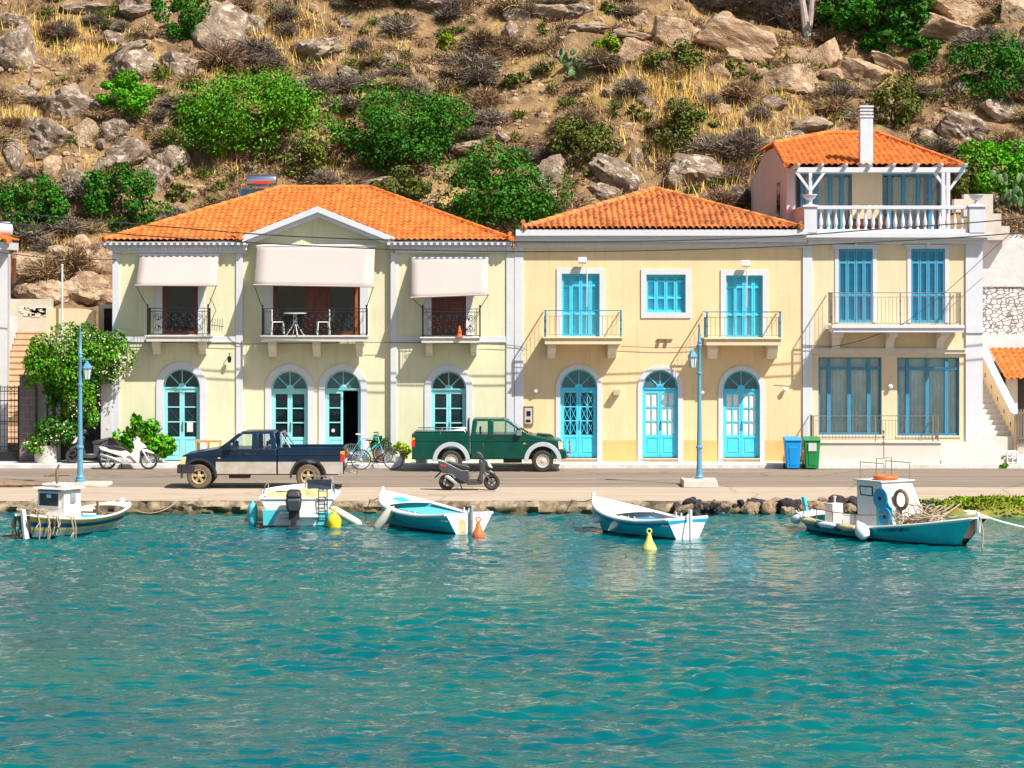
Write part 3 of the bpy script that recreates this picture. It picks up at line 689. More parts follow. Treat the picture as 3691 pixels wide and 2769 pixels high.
# upstairs openings
def wood_window(par, h, y, kind):
    xa, xb, z0, z1, _ = h; yd = y+.12; f = MB(); t = .07
    f.box(xa, xa+t, yd-.04, yd+.05, z0, z1); f.box(xb-t, xb, yd-.04, yd+.05, z0, z1); f.box(xa+t, xb-t, yd-.04, yd+.05, z1-t, z1)
    o = obj('balcony_door', f, 'brownwood', par, world=True)
    def leaf(a, b, solid=False):
        l = MB(); s_ = .075
        if solid:
            l.box(a, b, yd-.01, yd+.03, z0, z1-t)
            for q in range(3): l.box(a+.06+(b-a-.12)*q/3+.01, a+.06+(b-a-.12)*(q+1)/3-.01, yd-.03, yd-.011, z0+.1, z1-t-.1)
            obj('wood_leaf', l, 'brownwood', o, world=True)
        else:
            l.box(a, a+s_, yd-.02, yd+.03, z0, z1-t); l.box(b-s_, b, yd-.02, yd+.03, z0, z1-t); l.box(a+s_, b-s_, yd-.02, yd+.03, z0, z0+.12); l.box(a+s_, b-s_, yd-.02, yd+.03, z1-t-.08, z1-t)
            q = obj('glazed_leaf', l, 'brownwood', o, world=True)
            g = MB(); g.box(a+s_, b-s_, yd+.005, yd+.012, z0+.12, z1-t-.08); obj('glass_pane', g, 'darkglass', o, world=True)
    a, b = xa+t, xb-t
    if kind == 1: leaf(a, b)
    if kind == 3: leaf(a, (a+b)/2-.005, True); leaf((a+b)/2+.005, b, True)
    if kind == 2:
        p, q = X(1106, y), X(1180, y); leaf(a, p-.004); leaf(p, q, True); leaf(q+.004, b-.11)
        l = MB(); l.box(b-.10, b, yd-.10, yd+.03, z0, z1-t); obj('wood_leaf', l, 'orangewood', o, world=True)
    return o
wood_window(h1, w1, Y0, 1); wood_window(h1, w2, yc, 2); wood_window(h1, w3, Y0, 3)
surround(h1, w1[0], w1[1], w1[2], w1[3]+.25, Y0, .21, False, name='window_surround'); surround(h1, w2[0], w2[1], w2[2], w2[3]+.25, yc, .28, False, name='window_surround'); surround(h1, w3[0], w3[1], w3[2], w3[3]+.25, Y0, .22, False, name='window_surround')
b1 = balcony1(h1, 520, 759, 1209, 1232, ((547, 574), (714, 739)), 1278, (532, 750), 1109, 3)
b2 = balcony1(h1, 936, 1327, 1210, 1232, ((966, 995), (1126, 1153), (1282, 1307)), 1287, (946, 1321), 1111, 6)
b3 = balcony1(h1, 1513, 1732, 1215, 1237, ((1535, 1558), (1696, 1718)), 1283, (1524, 1730), 1112, 3)
r_ = lambda a, py: (X(a, 84.23), 84.23, Z(py, 84.23))
awning(h1, 504, 789, 919, 490, 780, 1029, 1030, (r_(533, 1108), r_(750, 1108)))
awning(h1, 927, 1352, 887, 916, 1346, 1027, 1034, (r_(946, 1110), r_(1321, 1110)))
awning(h1, 1483, 1760, 931, 1483, 1761, 1073, 1062, (r_(1524, 1112), r_(1730, 1112)))
# eaves cornice (two side bays)
ZE = Z(871, 84.55)
for a, b in ((372, 893), (1396, 1848)):
    mb = MB(); xa_, xb_ = X(a, 84.6), X(b, 84.6)
    mb.box(xa_, xb_, 84.58, Y0, ZE-.03, ZE-.005); mb.box(xa_+.03, xb_-.02, 84.64, Y0-.002, Z(885), ZE-.032); mb.box(xa_+.12, xb_-.05, 84.8, Y0-.004, Z(902), Z(885)-.002); mb.box(xa_+.25, xb_-.1, 84.88, Y0-.006, Z(912), Z(902)-.002)
    x = xa_+.2
    while x < xb_-.15: mb.box(x, x+.06, 84.74, 84.799, Z(899), Z(892)); x += .12
    x = xa_+.05
    while x < xb_-.1: mb.lathe([(.055, 84.585), (.055, 84.637)], (x, 0, ZE-.065), 8, 'y'); x += .2
    obj('cornice', mb, 'trim', h1, world=True, recalc=False)
mb = MB(); mb.box(xl-.35, xl-.001, 84.9, 95.9, ZE-.12, ZE-.03); mb.box(xl-.15, xl-.001, Y0+.01, 95.6, ZE-.28, ZE-.122); obj('cornice', mb, 'trim', h1, world=True)
# roof planes
ex0, ex1 = X(372, 84.55), X(1848, 84.55); W = ex1-ex0; D_ = 10.9; run = D_/2; ZR = Z(681, 90.0); rise = ZR-ZE
sl_ = math.hypot(run, rise); rx0, rx1 = X(1013, 90), X(1334, 90)
def hipf(w, l, r): 
    return lambda u: sl_*min(1, u/l, (w-u)/r)
mb = MB()
zE = ZE+.02
yp = 84.62; ax, az = X(1144, yp), Z(744, yp); lx, lz = X(872, yp), Z(847, yp); rx, rz = X(1422, yp), Z(864, yp)
def cutp(u):
    x = ex0+u; hwd = (rx-lx)/2; g = az-.06-abs(x-ax)*(az-(lz+rz)/2)/hwd
    return max(0, (g-zE)/rise*sl_) if abs(x-ax) < hwd-.1 else 0
tile_roof(mb, (ex0, 84.55, zE), (1, 0, 0), (0, run, rise), W, hipf(W, rx0-ex0, ex1-rx1), cutp)
tile_roof(mb, (ex1, 84.55+D_, zE), (-1, 0, 0), (0, -run, rise), W, hipf(W, ex1-rx1, rx0-ex0))
sl2 = math.hypot(rx0-ex0, rise); tile_roof(mb, (ex0, 84.55+D_, zE), (0, -1, 0), (rx0-ex0, 0, rise), D_, lambda u: sl2*min(u/run, (D_-u)/run, 1))
sl3 = math.hypot(ex1-rx1, rise); tile_roof(mb, (ex1, 84.55, zE), (0, 1, 0), (-(ex1-rx1), 0, rise), D_, lambda u: sl3*min(u/run, (D_-u)/run, 1))
rf = obj('roof', mb, 'tileroof', h1, world=True, recalc=False)
mb = MB()
A, B, C_, D4 = (ex0, 84.55, zE+.05), (ex1, 84.55, zE+.05), (ex1, 84.55+D_, zE+.05), (ex0, 84.55+D_, zE+.05); E, G = (rx0, 84.55+run, ZR+.05), (rx1, 84.55+run, ZR+.05)
for p, q in ((A, E), (B, G), (C_, G), (D4, E), (E, G)): ridge_tiles(mb, p, q)
obj('ridge_tiles', mb, 'tileroof', rf, world=True, smooth=True)
for fx, fy, fz, fs_ in ((ex0+.05, 84.56, zE+.02, .26), (ex1-.08, 84.56, zE+.02, .3), (X(1144, 84.7), 84.7, Z(745, 84.7)-.05, .5), (X(860, 84.6), 84.66, Z(868, 84.6), .5), (X(1414, 84.6), 84.66, Z(868, 84.6), .5)): mb = MB(); finial(mb, fx, fy, fz, fs_); obj('roof_ornament', mb, 'tileroof', rf, world=True, bevel=.01)
# pediment
yp = 84.62; ax, az = X(1144, yp), Z(744, yp); lx, lz = X(872, yp), Z(847, yp); rx, rz = X(1422, yp), Z(864, yp)
mb = MB(); t = .20
lzb, rzb = lz, rz; lz = (lz+rz)/2+.04; rz = lz-.04
mb.prism([(lx, lz-t), (lx, lz), (ax, az), (rx, rz), (rx, rz-t), (ax, az-t)], yp, yp+.12)
mb.prism([(lx+.2, lz-.26), (lx+.1, lz-.12), (ax, az-.1), (rx-.1, rz-.12), (rx-.2, rz-.26), (ax, az-.34)], yp+.121, yc-.001)
pd = obj('pediment', mb, 'trim', h1, world=True, bevel=.01)
mb = MB(); mb.prism([(xa1, Z(884, yc)), (xa1, lz-.12), (ax, az-.15), (xa2, rz-.12), (xa2, Z(884, yc))], yc, yc+.1)
obj('pediment_wall', mb, 'yellow', pd, world=True)
# pediment gable roof joining the main roof
mb = MB()
for sx, (qx, qz) in ((1, (lx, lz)), (-1, (rx, rz))):
    P = Vector((qx, yp+.10, qz-.06)); Q = Vector((ax, yp+.10, az-.06)); wv = (Q-P); dep = 4.2
    n = int(dep/.2)
    vm = wv.length
    # ribs run down the pediment slope; extend back until inside main roof
    def vmaxf(u): return vm
    def vminf(u):  # main roof plane height at this depth -> hide lower part
        zmain = zE+max(0, (yp+u-84.55))*rise/run; f = (zmain-P.z)/(Q.z-P.z); return max(0, min(1, f))*vm
    tile_roof(mb, P, (0, 1, 0), wv, dep, vmaxf, vminf)
obj('pediment_roof', mb, 'tileroof', rf, world=True, recalc=False)
# solar heater on the roof
sh = thing('solar_water_heater', 'solar water heater with silver tank behind the left hip of the yellow house roof', 'solar heater', (X(945, 93), 93, Z(745, 93)))
mb = MB(); a, b = X(888, 92.6), X(1000, 92.6); zc = Z(652, 92.6)
mb.lathe([(.05, a), (.22, a+.04), (.24, a+.12), (.24, b-.12), (.22, b-.04), (.05, b)], (0, 92.6, zc), 18, 'x'); obj('tank', mb, 'chrome', sh, world=True, smooth=True)
mb = MB(); mb.box(a+.3, b-.3, 92.35, 92.37, zc-.12, zc-.02); obj('red_band', mb, 'redlamp', sh, world=True)
for k in range(2):
    x0 = X(862, 92)+k*1.12; z0 = Z(722, 92); z1 = Z(678, 92)
    mb = MB(); mb.hexa([(x0, 91.6, z0-.25), (x0+1.02, 91.6, z0-.25), (x0+1.02, 91.66, z0-.25), (x0, 91.66, z0-.25), (x0, 92.5, z1), (x0+1.02, 92.5, z1), (x0+1.02, 92.56, z1), (x0, 92.56, z1)]); p = obj('solar_panel', mb, 'chrome', sh, world=True)
    mb = MB(); mb.hexa([(x0+.05, 91.62, z0-.22), (x0+.97, 91.62, z0-.22), (x0+.97, 91.64, z0-.22), (x0+.05, 91.64, z0-.22), (x0+.05, 92.46, z1-.03), (x0+.97, 92.46, z1-.03), (x0+.97, 92.50, z1-.03), (x0+.05, 92.50, z1-.03)])
    obj('panel_glass', mb, 'solar', p, world=True).location.y -= .025
for x in (a+.15, b-.15): mb = MB(); mb.tube([(x, 92.6, zc-.2), (x, 92.75, Z(760, 93))], .025, 5); mb.tube([(x, 92.6, zc-.2), (x, 91.7, Z(760, 93))], .02, 5); obj('heater_frame', mb, 'greyiron', sh, world=True)
# ================================================================ HOUSE 2 (cream, bright blue doors)
h2 = thing('cream_house', 'cream two storey house with bright blue doors, shutters and two small balconies', 'house', (X(2390), Y0, PB))
xl, xr = X(1886), X(2890); zt = Z(880)
doors = [(2020, 2153, 1331), (2315, 2444, 1334), (2606, 2739, 1336)]
hw = [(X(2025), X(2161), Z(1217), Z(987), False), (X(2330), X(2471), Z(1127), Z(990), False), (X(2617), X(2749), Z(1219), Z(993), False)]
mb = MB(); xf = X(1854.5)
facade(mb, xf, X(2892), PB, zt, Y0, [(X(a), X(b), PB+.12, Z(c), True) for a, b, c in doors]+hw)
YB = 94.; xg = X(2892)
mb.quad((xf, Y0, PB), (xf, YB, PB), (xf, YB, zt), (xf, Y0, zt)); mb.quad((xg, Y0, PB), (xg, YB, PB), (xg, YB, zt), (xg, Y0, zt)); mb.quad((xf, YB, PB), (xg, YB, PB), (xg, YB, zt), (xf, YB, zt)); mb.quad((xf, Y0, zt), (xg, Y0, zt), (xg, YB, zt), (xf, YB, zt))
obj('wall', mb, 'cream', h2, world=True, recalc=False)
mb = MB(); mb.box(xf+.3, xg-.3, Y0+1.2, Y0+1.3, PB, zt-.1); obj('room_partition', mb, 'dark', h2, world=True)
mb = MB(); mb.box(xf, xl, Y0-.06, Y0+.02, PB, Z(874)); obj('pilaster', mb, 'trim', h2, world=True, bevel=.006)
mb = MB()
for a, b in ((1886, 2003), (2173, 2295), (2465, 2589), (2757, 2886)): mb = MB(); mb.box(X(a)+.004, X(b)-.004, Y0-.012, Y0+.01, PB, Z(1588)); obj('plinth', mb, 'ochre', h2, world=True)
for (a, b, c), st, gl in zip(doors, ('cross', 'split', 'split'), ('darkglass', 'curtain', 'curtain')):
    surround(h2, X(a), X(b), PB, Z(c), Y0, .155); arch_door(h2, X(a), X(b), PB+.12, Z(c), Y0, 'blue', st, fan='greyglass', pane=gl)
for h, lv, fl, wd in zip(hw, (4, 4, 4), (False, True, False), (.17, .18, .18)):
    louvre_shutters(h2, h[0], h[1], h[2], h[3], Y0, 'blue', lv, rec=.12)
    surround(h2, h[0], h[1], h[2]+(0.0 if fl else 0), h[3], Y0, wd, False, name='window_surround', full=fl)
# cornice
mb = MB(); a, b = X(1857, 84.7), X(2908, 84.7)
mb.box(a+.02, b, 84.52, Y0+.3, Z(851), Z(829)-.0); mb.box(a, b, 84.62, Y0+.3, Z(856), Z(851)-.002); mb.box(a, b, 84.66, Y0+.3, Z(874), Z(856)-.002); mb.box(a+.05, b-.02, 84.9, Y0+.29, Z(893), Z(874)-.002)
x = a+.1
while x < b-.1: mb.box(x, x+.05, 84.78, 84.899, Z(879), Z(874)-.004); x += .1
obj('cornice', mb, 'trim', h2, world=True)
# pyramid roof
ex0, ex1 = X(1884, 84.5), X(2893, 84.5); W = ex1-ex0; ZE2 = Z(829, 84.5); ya = 89.2; run = ya-84.5; ZA = Z(690, ya); rise = ZA-ZE2; ax2 = (ex0+ex1)/2
mb = MB(); S1 = math.hypot(run, rise); h_ = W/2
tile_roof(mb, (ex0, 84.5, ZE2), (1, 0, 0), (0, run, rise), W, lambda u: S1*min(u/h_, (W-u)/h_), amp=.095, S=.5, col=.205, course=.36)
tile_roof(mb, (ex1, 84.5+2*run, ZE2), (-1, 0, 0), (0, -run, rise), W, lambda u: S1*min(u/h_, (W-u)/h_), amp=.095, S=.5, col=.205, course=.36)
S2 = math.hypot(h_, rise)
tile_roof(mb, (ex0, 84.5+2*run, ZE2), (0, -1, 0), (h_, 0, rise), 2*run, lambda u: S2*min(u/run, (2*run-u)/run), amp=.095, S=.5, col=.205, course=.36)
tile_roof(mb, (ex1, 84.5, ZE2), (0, 1, 0), (-h_, 0, rise), 2*run, lambda u: S2*min(u/run, (2*run-u)/run), amp=.095, S=.5, col=.205, course=.36)
rf = obj('roof', mb, 'tileroof2', h2, world=True, recalc=False)
mb = MB(); P = (ax2, ya, ZA+.08)
for q in ((ex0, 84.5), (ex1, 84.5), (ex0, 84.5+2*run), (ex1, 84.5+2*run)): ridge_tiles(mb, (q[0], q[1], ZE2+.07), P, .11)
finial(mb, ex0+.03, 84.5, ZE2+.05, .3); finial(mb, ex1-.05, 84.5, ZE2+.02, .3)
obj('ridge_tiles', mb, 'tileroof2', rf, world=True, smooth=True)
def balcony2(px0, px1, pyt, pyb, brs, bry, rpx, rpy):
    yf = 83.85; a, b = X(px0, yf), X(px1, yf); zt_, zb = Z(pyt, yf), Z(pyb, yf); mb = MB()
    mb.box(a, b, yf, 84.99, zt_-.05, zt_); mb.box(a+.07, b-.05, yf+.06, 84.99, zb, zt_-.052)
    s = obj('balcony', mb, 'cream3', h2, world=True, bevel=.01)
    for c0, c1 in brs: bracket(s, X(c0, 84.4), X(c1, 84.4), 84.99, zb-.002, Z(bry, 84.4), .8)
    r = MB(); yr = yf+.08; x0, x1 = X(rpx[0], yr), X(rpx[1], yr); z1 = Z(rpy, yr)
    r.box(x0, x1, yr-.02, yr+.02, z1-.03, z1)
    for x in (x0, x1): r.box(x-.02, x+.02, yr+.022, 84.96, z1-.03, z1)
    for x in (x0+.03, x1-.03): r.box(x-.03, x+.03, yr-.018, yr+.018, zt_, z1-.031)
    rr = obj('railing', r, 'bluemetal', s, world=True)
    g = MB(); n = 16
    g.box(x0+.06, x1-.06, yr-.008, yr+.008, z1-.20, z1-.185); g.box(x0+.06, x1-.06, yr-.008, yr+.008, zt_+.07, zt_+.085)
    for i in range(1, n): x = x0+(x1-x0)*i/n; g.tube([(x, yr, zt_+.08), (x, yr, z1-.19)], .007, 4)
    for x in (x0, x1):
        for k in range(1, 8): y = yr+(84.96-yr)*k/8; g.tube([(x, y, zt_), (x, y, z1-.19)], .007, 4)
        g.tube([(x, yr, z1-.19), (x, 84.96, z1-.19)], .008, 4)
    obj('balusters', g, 'greyiron', s, world=True)
balcony2(1956, 2248, 1215, 1242, ((1974, 2003), (2191, 2223)), 1292, (1963, 2241), 1118)
balcony2(2538, 2822, 1218, 1246, ((2554, 2587), (2767, 2803)), 1294, (2545, 2815), 1123)
# ================================================================ HOUSE 3 (light cream, terrace)
h3 = thing('terrace_house', 'light cream house with white balustrade terrace, white chimney and set back top floor', 'house', (X(3200), Y0, PB))
xl, xr = X(2893), X(3541); x0w, x1w = X(2927), X(3480); PF = Z(1592, 85)
ZT = Z(861)
sw = [(X(2950), X(3178), Z(1567), Z(1288), False), (X(3234), X(3458), Z(1570), Z(1289), False)]
up = [(X(3023), X(3145), Z(1163), Z(897), False), (X(3284), X(3405), Z(1164), Z(897), False)]
mb = MB(); facade(mb, x0w, x1w, PF-.3, ZT, Y0, sw+up)
obj('wall', mb, 'cream3', h3, world=True, recalc=False)
mb = MB(); YB = 97.5
mb.box(xl, x0w, Y0-.06, Y0+.3, PB, ZT-.001); mb.box(x1w, xr, Y0-.06, Y0+.3, PF-.3, ZT-.001)
mb.box(xl+.001, xl+.25, Y0+.302, YB, PB, ZT-.001); mb.box(xr-.25, xr-.001, Y0+.302, YB, PB, ZT-.001); mb.box(xl+.252, xr-.252, YB-.2, YB, PB, ZT-.001)
mb.box(x1w+.001, xr+.01, Y0-.11, Y0-.0605, Z(1200), Z(1172))
obj('side_wall', mb, 'trim', h3, world=True)
mb = MB(); mb.box(xl+.3, xr-.3, Y0+1.6, Y0+1.7, PB, ZT-.2); obj('room_partition', mb, 'curtain2', h3, world=True)
# shop fronts
for h, n in zip(sw, (4, 4)):
    xa, xb, z0, z1, _ = h; yd = Y0+.10; f = MB(); t = .055; w_ = xb-xa
    f.box(xa, xa+t, yd-.03, yd+.05, z0, z1); f.box(xb-t, xb, yd-.03, yd+.05, z0, z1); f.box(xa+t, xb-t, yd-.03, yd+.05, z1-.04, z1); f.box(xa+t, xb-t, yd-.03, yd+.05, z0, z0+.07)
    zt_ = z1-.32; f.box(xa+t, xb-t, yd-.035, yd+.05, zt_-.09, zt_)
    for fr in (.17, .49, .80):
        f.box(xa+w_*fr-.06, xa+w_*fr+.06, yd-.025, yd+.045, z0+.07, zt_-.09); f.box(xa+w_*fr-.05, xa+w_*fr+.05, yd-.025, yd+.045, zt_, z1-.04)
    o = obj('shop_window', f, 'blue3', h3, world=True)
    g = MB(); g.box(xa+t, xb-t, yd+.05, yd+.054, z0+.07, z1-.04); obj('window_glass', g, 'wglass', o, world=True)
    c = MB(); x = xa+t; N_ = 60
    pts = [(xa+t+(xb-xa-2*t)*i/N_, yd+.10+.03*math.sin(i*1.7)) for i in range(N_+1)]
    for i in range(N_): c.quad((pts[i][0], pts[i][1], z0+.05), (pts[i+1][0], pts[i+1][1], z0+.05), (pts[i+1][0], pts[i+1][1], z1-.34), (pts[i][0], pts[i][1], z1-.34))
    c.box(xa+t, xb-t, yd+.2, yd+.21, z1-.34, z1)
    obj('curtain', c, 'curtain', o, world=True, recalc=False)
    s_ = MB(); s_.box(xa-.05, xb+.05, Y0-.04, Y0+.09, z0-.06, z0); obj('window_sill', s_, 'stepwhite', o, world=True)
for h in up:
    louvre_shutters(h3, h[0], h[1], h[2], h[3], Y0, 'shut3', 4, rec=.02)
    mb = MB(); w_ = .13
    mb.box(h[0]-w_, h[0]-.001, Y0-.03, Y0+.01, h[2], h[3]); mb.box(h[1]+.001, h[1]+w_, Y0-.03, Y0+.01, h[2], h[3])
    zc = h[3]; mb.box(h[0]-.2, h[1]+.2, Y0-.07, Y0+.01, zc+.001, zc+.07); mb.box(h[0]-.24, h[1]+.24, Y0-.12, Y0+.01, zc+.071, zc+.14); cx = (h[0]+h[1])/2; mb.box(cx-.05, cx+.05, Y0-.15, Y0-.121, zc+.03, zc+.2)
    obj('window_surround', mb, 'trim', h3, world=True, bevel=.006)
mb = MB(); mb.box(x0w, x1w, Y0-.08, Y0-.001, Z(1275), Z(1262)); mb.box(x0w, x1w, Y0-.13, Y0-.001, Z(1262)+.001, Z(1256)); obj('string_course', mb, 'stepwhite', h3, world=True)
# balcony
yf = 83.8; a, b = X(2998, yf), X(3477, yf); zt_, zb = Z(1173, yf), Z(1199, yf)
mb = MB(); mb.box(a, b, yf, 84.93, zt_-.10, zt_); mb.box(a+.05, b-.02, yf+.05, 84.93, zb, zt_-.102)
s = obj('balcony', mb, 'trim', h3, world=True, bevel=.012)
for c0, c1 in ((3006, 3036), (3201, 3231), (3385, 3415)):
    p0, p1 = X(c0, 84.3), X(c1, 84.3); zz = Z(1258, 85); H = zb-zz
    pr = [(Y0, zb-.001), (83.95, zb-.001), (83.95, zb-.12), (84.1, zb-.15)]+[(84.1+.78*math.sin(t_*PI/2/6), zb-.15-(H-.15)*(1-math.cos(t_*PI/2/6))) for t_ in range(1, 7)]+[(Y0, zz)]
    m = MB(); m.prism(pr, p0, p1, 'x'); obj('bracket', m, 'stepwhite', s, world=True, bevel=.01)
def bar_rail(par, x0, x1, y, z0, z1, yb, n, posts=(), mat='greyiron', sides=True):
    m = MB(); m.box(x0, x1, y-.018, y+.018, z1-.025, z1); m.box(x0, x1, y-.01, y+.01, z0+.06, z0+.075); m.box(x0, x1, y-.01, y+.01, z1-.16, z1-.145)
    for i in range(1, n): x = x0+(x1-x0)*i/n; m.tube([(x, y, z0+.07), (x, y, z1-.15)], .007, 4)
    for x in posts: m.box(x-.02, x+.02, y-.02, y+.02, z0, z1-.026)
    if sides:
        for x in (x0, x1):
            m.box(x-.015, x+.015, y+.02, yb, z1-.025, z1); m.box(x-.008, x+.008, y+.02, yb, z0+.06, z0+.075)
            for k in range(1, 9): yy = y+(yb-y)*k/9; m.tube([(x, yy, z0+.07), (x, yy, z1-.02)], .007, 4)
    return obj('railing', m, mat, par, world=True)
bar_rail(s, X(2999, 83.88), X(3464, 83.88), 83.88, zt_, Z(1054, 83.88), 84.95, 34, (X(2999, 83.88), X(3245, 83.88), X(3461, 83.88), X(3424, 83.88)))
# platform, its railing and the steps
mb = MB(); mb.box(xl+.3, X(3392, 84.05), 84.06, Y0+.2, PB, PF); mb.box(xl+.25, X(3396, 84.0), 84.01, Y0+.2, PF+.001, PF+.05)
pf = obj('platform', mb, 'stepwhite', h3, world=True, bevel=.008)
bar_rail(pf, X(2929, 84.15), X(3383, 84.15), 84.15, PF+.05, Z(1498, 84.15), 84.9, 38, (X(2932, 84.15), X(3156, 84.15), X(3362, 84.15), X(3381, 84.15)))
mb = MB(); sh_ = (PF-PB)/5; xs0 = X(3393, 84)
for k in range(5):
    mb.box(xs0+.006*k, X(3760-k*42, 84), 84.02+.22*k, Y0+.9 if k == 4 else 84.24+.22*k, PB, PB+sh_*(k+1))
obj('entrance_steps', mb, 'stepwhite', h3, world=True, bevel=.01)
# upper cornice and terrace
mb = MB(); mb.box(xl+.02, xr+.25, 84.55, Y0+3., Z(858), Z(841)); mb.box(xl+.05, xr+.1, 84.7, Y0+3, Z(866), Z(858)-.002); mb.box(xl+.16, xr+.02, 84.84, Y0-.001, Z(879), Z(866)-.002)
obj('cornice', mb, 'trim', h3, world=True, bevel=.008)
zf = Z(841)+.001
mb = MB(); mb.box(xl+.03, xr+.02, Y0+3.0, YB, zf-.25, zf-.02); obj('terrace_floor', mb, 'stepwhite', h3, world=True)
yt = 84.75
bal = MB(); zr0, zr1 = Z(755, yt), Z(742, yt); za, zb_ = Z(836, yt), Z(827, yt)
px0, px1 = X(2944, yt), X(3488, yt)
bal.box(px0, px1, yt-.11, yt+.11, zr0, zr1); bal.box(px0, px1, yt-.11, yt+.11, zf, zb_)
bs = obj('balustrade', bal, 'trim', h3, world=True, bevel=.012)
prof = [(.05, 0), (.05, .04), (.035, .06), (.045, .10), (.066, .18), (.07, .24), (.06, .32), (.04, .42), (.028, .52), (.03, .56), (.045, .58), (.045, .61), (.03, .63), (.05, .66), (.05, .70)]
m = MB(); Hb = zr0-zb_
for i in range(20):
    x = X(2959+i*(3468-2959)/19, yt); 
    b = MB(); b.lathe([(r*1.05, h*Hb/.70) for r, h in prof], (x, yt, zb_), 10)
    obj('baluster', b, 'trim', bs, world=True, smooth=True)
for c0, c1 in ((2896, 2941), (3490, 3547)):
    p = MB(); a, b = X(c0, yt), X(c1, yt); p.box(a, b, yt-.22, yt+.22, zf, Z(748, yt)); p.box(a-.05, b+.05, yt-.27, yt+.27, Z(748, yt)+.001, Z(740, yt)); cx = (a+b)/2; p.prism([(a+.03, Z(740, yt)), (cx, Z(733, yt)), (b-.03, Z(740, yt))], yt-.2, yt+.2)
    obj('pedestal', p, 'trim', h3, world=True, bevel=.012)
# left terrace parapet
p = MB(); p.box(xl+.02, xl+.2, yt+.23, 88.2, zf-.3, Z(750, yt)); p.box(xl-.02, xl+.24, yt+.28, 88.2, Z(750, yt)+.001, Z(743, yt)); obj('parapet', p, 'pink', h3, world=True)
p = MB(); p.box(xr-.2, xr-.0, yt+.23, 92.2, zf-.1, zf+.2); obj('parapet', p, 'trim', h3, world=True)
# top floor
yu = 88.0; xu0, xu1 = X(2863, yu), X(3420, yu); zu1 = Z(612, yu)
gl = [(X(2866, yu), X(3072, yu), zf, Z(626, yu), False), (X(3180, yu), X(3392, yu), zf, Z(626, yu), False)]
mb = MB(); facade(mb, xu0, xu1, zf-.02, zu1, yu, gl)
obj('top_floor_wall', mb, 'cream3', h3, world=True, recalc=False)
yw = 101.3; xs_ = X(2836, yu)
zpk = Z(562, 91.0); ZV_ = Z(600, 87.2)+(Z(488, 93.)-Z(600, 87.2))*(91.1-87.2)/5.8
mb = MB(); 
mb.prism([(yu, zf-1.), (yu, Z(606, yu)), (91.15, ZV_-.02), (95.8, ZV_-.02), (yw, Z(606, yu)+.05), (yw, zf-1.)], xs_, xs_+.2, 'x')
mb.prism([(yu+.01, zf-.02), (yu+.01, Z(606, yu)), (91.9, zpk), (yw, Z(606, yu)+.05), (yw, zf-.02)], xu1-.2, xu1, 'x')
mb.box(xs_+.201, xu0, yu+.01, yu+.2, zf-.02, Z(606, yu)); mb.box(xs_+.201, xu1-.201, yw-.2, yw-.01, zf-.5, Z(606, yu))
tw = obj('top_floor_side_wall', mb, 'pink', h3, world=True)
mb = MB(); mb.box(xs_-.012, xs_-.001, yu+2.2, yu+3.3, zf, Z(650, 89)); obj('side_window', mb, 'darkglass', h3, world=True)
for h in gl:
    xa, xb, z0, z1, _ = h; yd = yu+.1; f = MB(); w_ = xb-xa
    f.box(xa, xa+.05, yd-.03, yd+.05, z0, z1); f.box(xb-.05, xb, yd-.03, yd+.05, z0, z1); f.box(xa+.05, xb-.05, yd-.03, yd+.05, z1-.06, z1); f.box(xa+.05, xb-.05, yd-.03, yd+.05, z0, z0+.1)
    for fr in (.13, .37, .62, .82): f.box(xa+w_*fr-.06, xa+w_*fr+.06, yd-.025, yd+.04, z0+.1, z1-.06)
    o = obj('sliding_door', f, 'blue3', h3, world=True)
    g = MB(); g.box(xa+.05, xb-.05, yd+.05, yd+.054, z0+.1, z1-.06); obj('window_glass', g, 'wglass', o, world=True)
    c = MB(); N_ = 50; pts = [(xa+w_*.2+(w_*.75)*i/N_, yd+.2+.03*math.sin(i*1.9)) for i in range(N_+1)]
    for i in range(N_): c.quad((pts[i][0], pts[i][1], z0), (pts[i+1][0], pts[i+1][1], z0), (pts[i+1][0], pts[i+1][1], z1), (pts[i][0], pts[i][1], z1))
    obj('curtain', c, 'curtain2', o, world=True, recalc=False)
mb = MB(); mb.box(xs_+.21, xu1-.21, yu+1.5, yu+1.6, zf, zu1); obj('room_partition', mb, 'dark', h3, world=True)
# top roof: one large front plane with verge and hip on the left
ye = 87.2; zE3 = Z(600, ye); e0, e1 = X(2829, ye), X(3466, ye)
ridge_y = 93.0; zrg = Z(488, ridge_y); run3, rise3 = ridge_y-ye, zrg-zE3; SL = math.hypot(run3, rise3)
vg = (91.1-ye)/run3; rl, rr_ = X(2980, ridge_y), X(3160, ridge_y); xv = e0
def vmx(u):
    x = e0+u
    if x < rl: l = vg+(1-vg)*(x-e0)/(rl-e0)
    else: l = 1
    r = (e1-x)/(e1-rr_) if x > rr_ else 1
    return SL*max(0, min(l, r, 1))
mb = MB(); tile_roof(mb, (e0, ye, zE3), (1, 0, 0), (0, run3, rise3), e1-e0, vmx, amp=.07, S=.5, col=.215, course=.4)
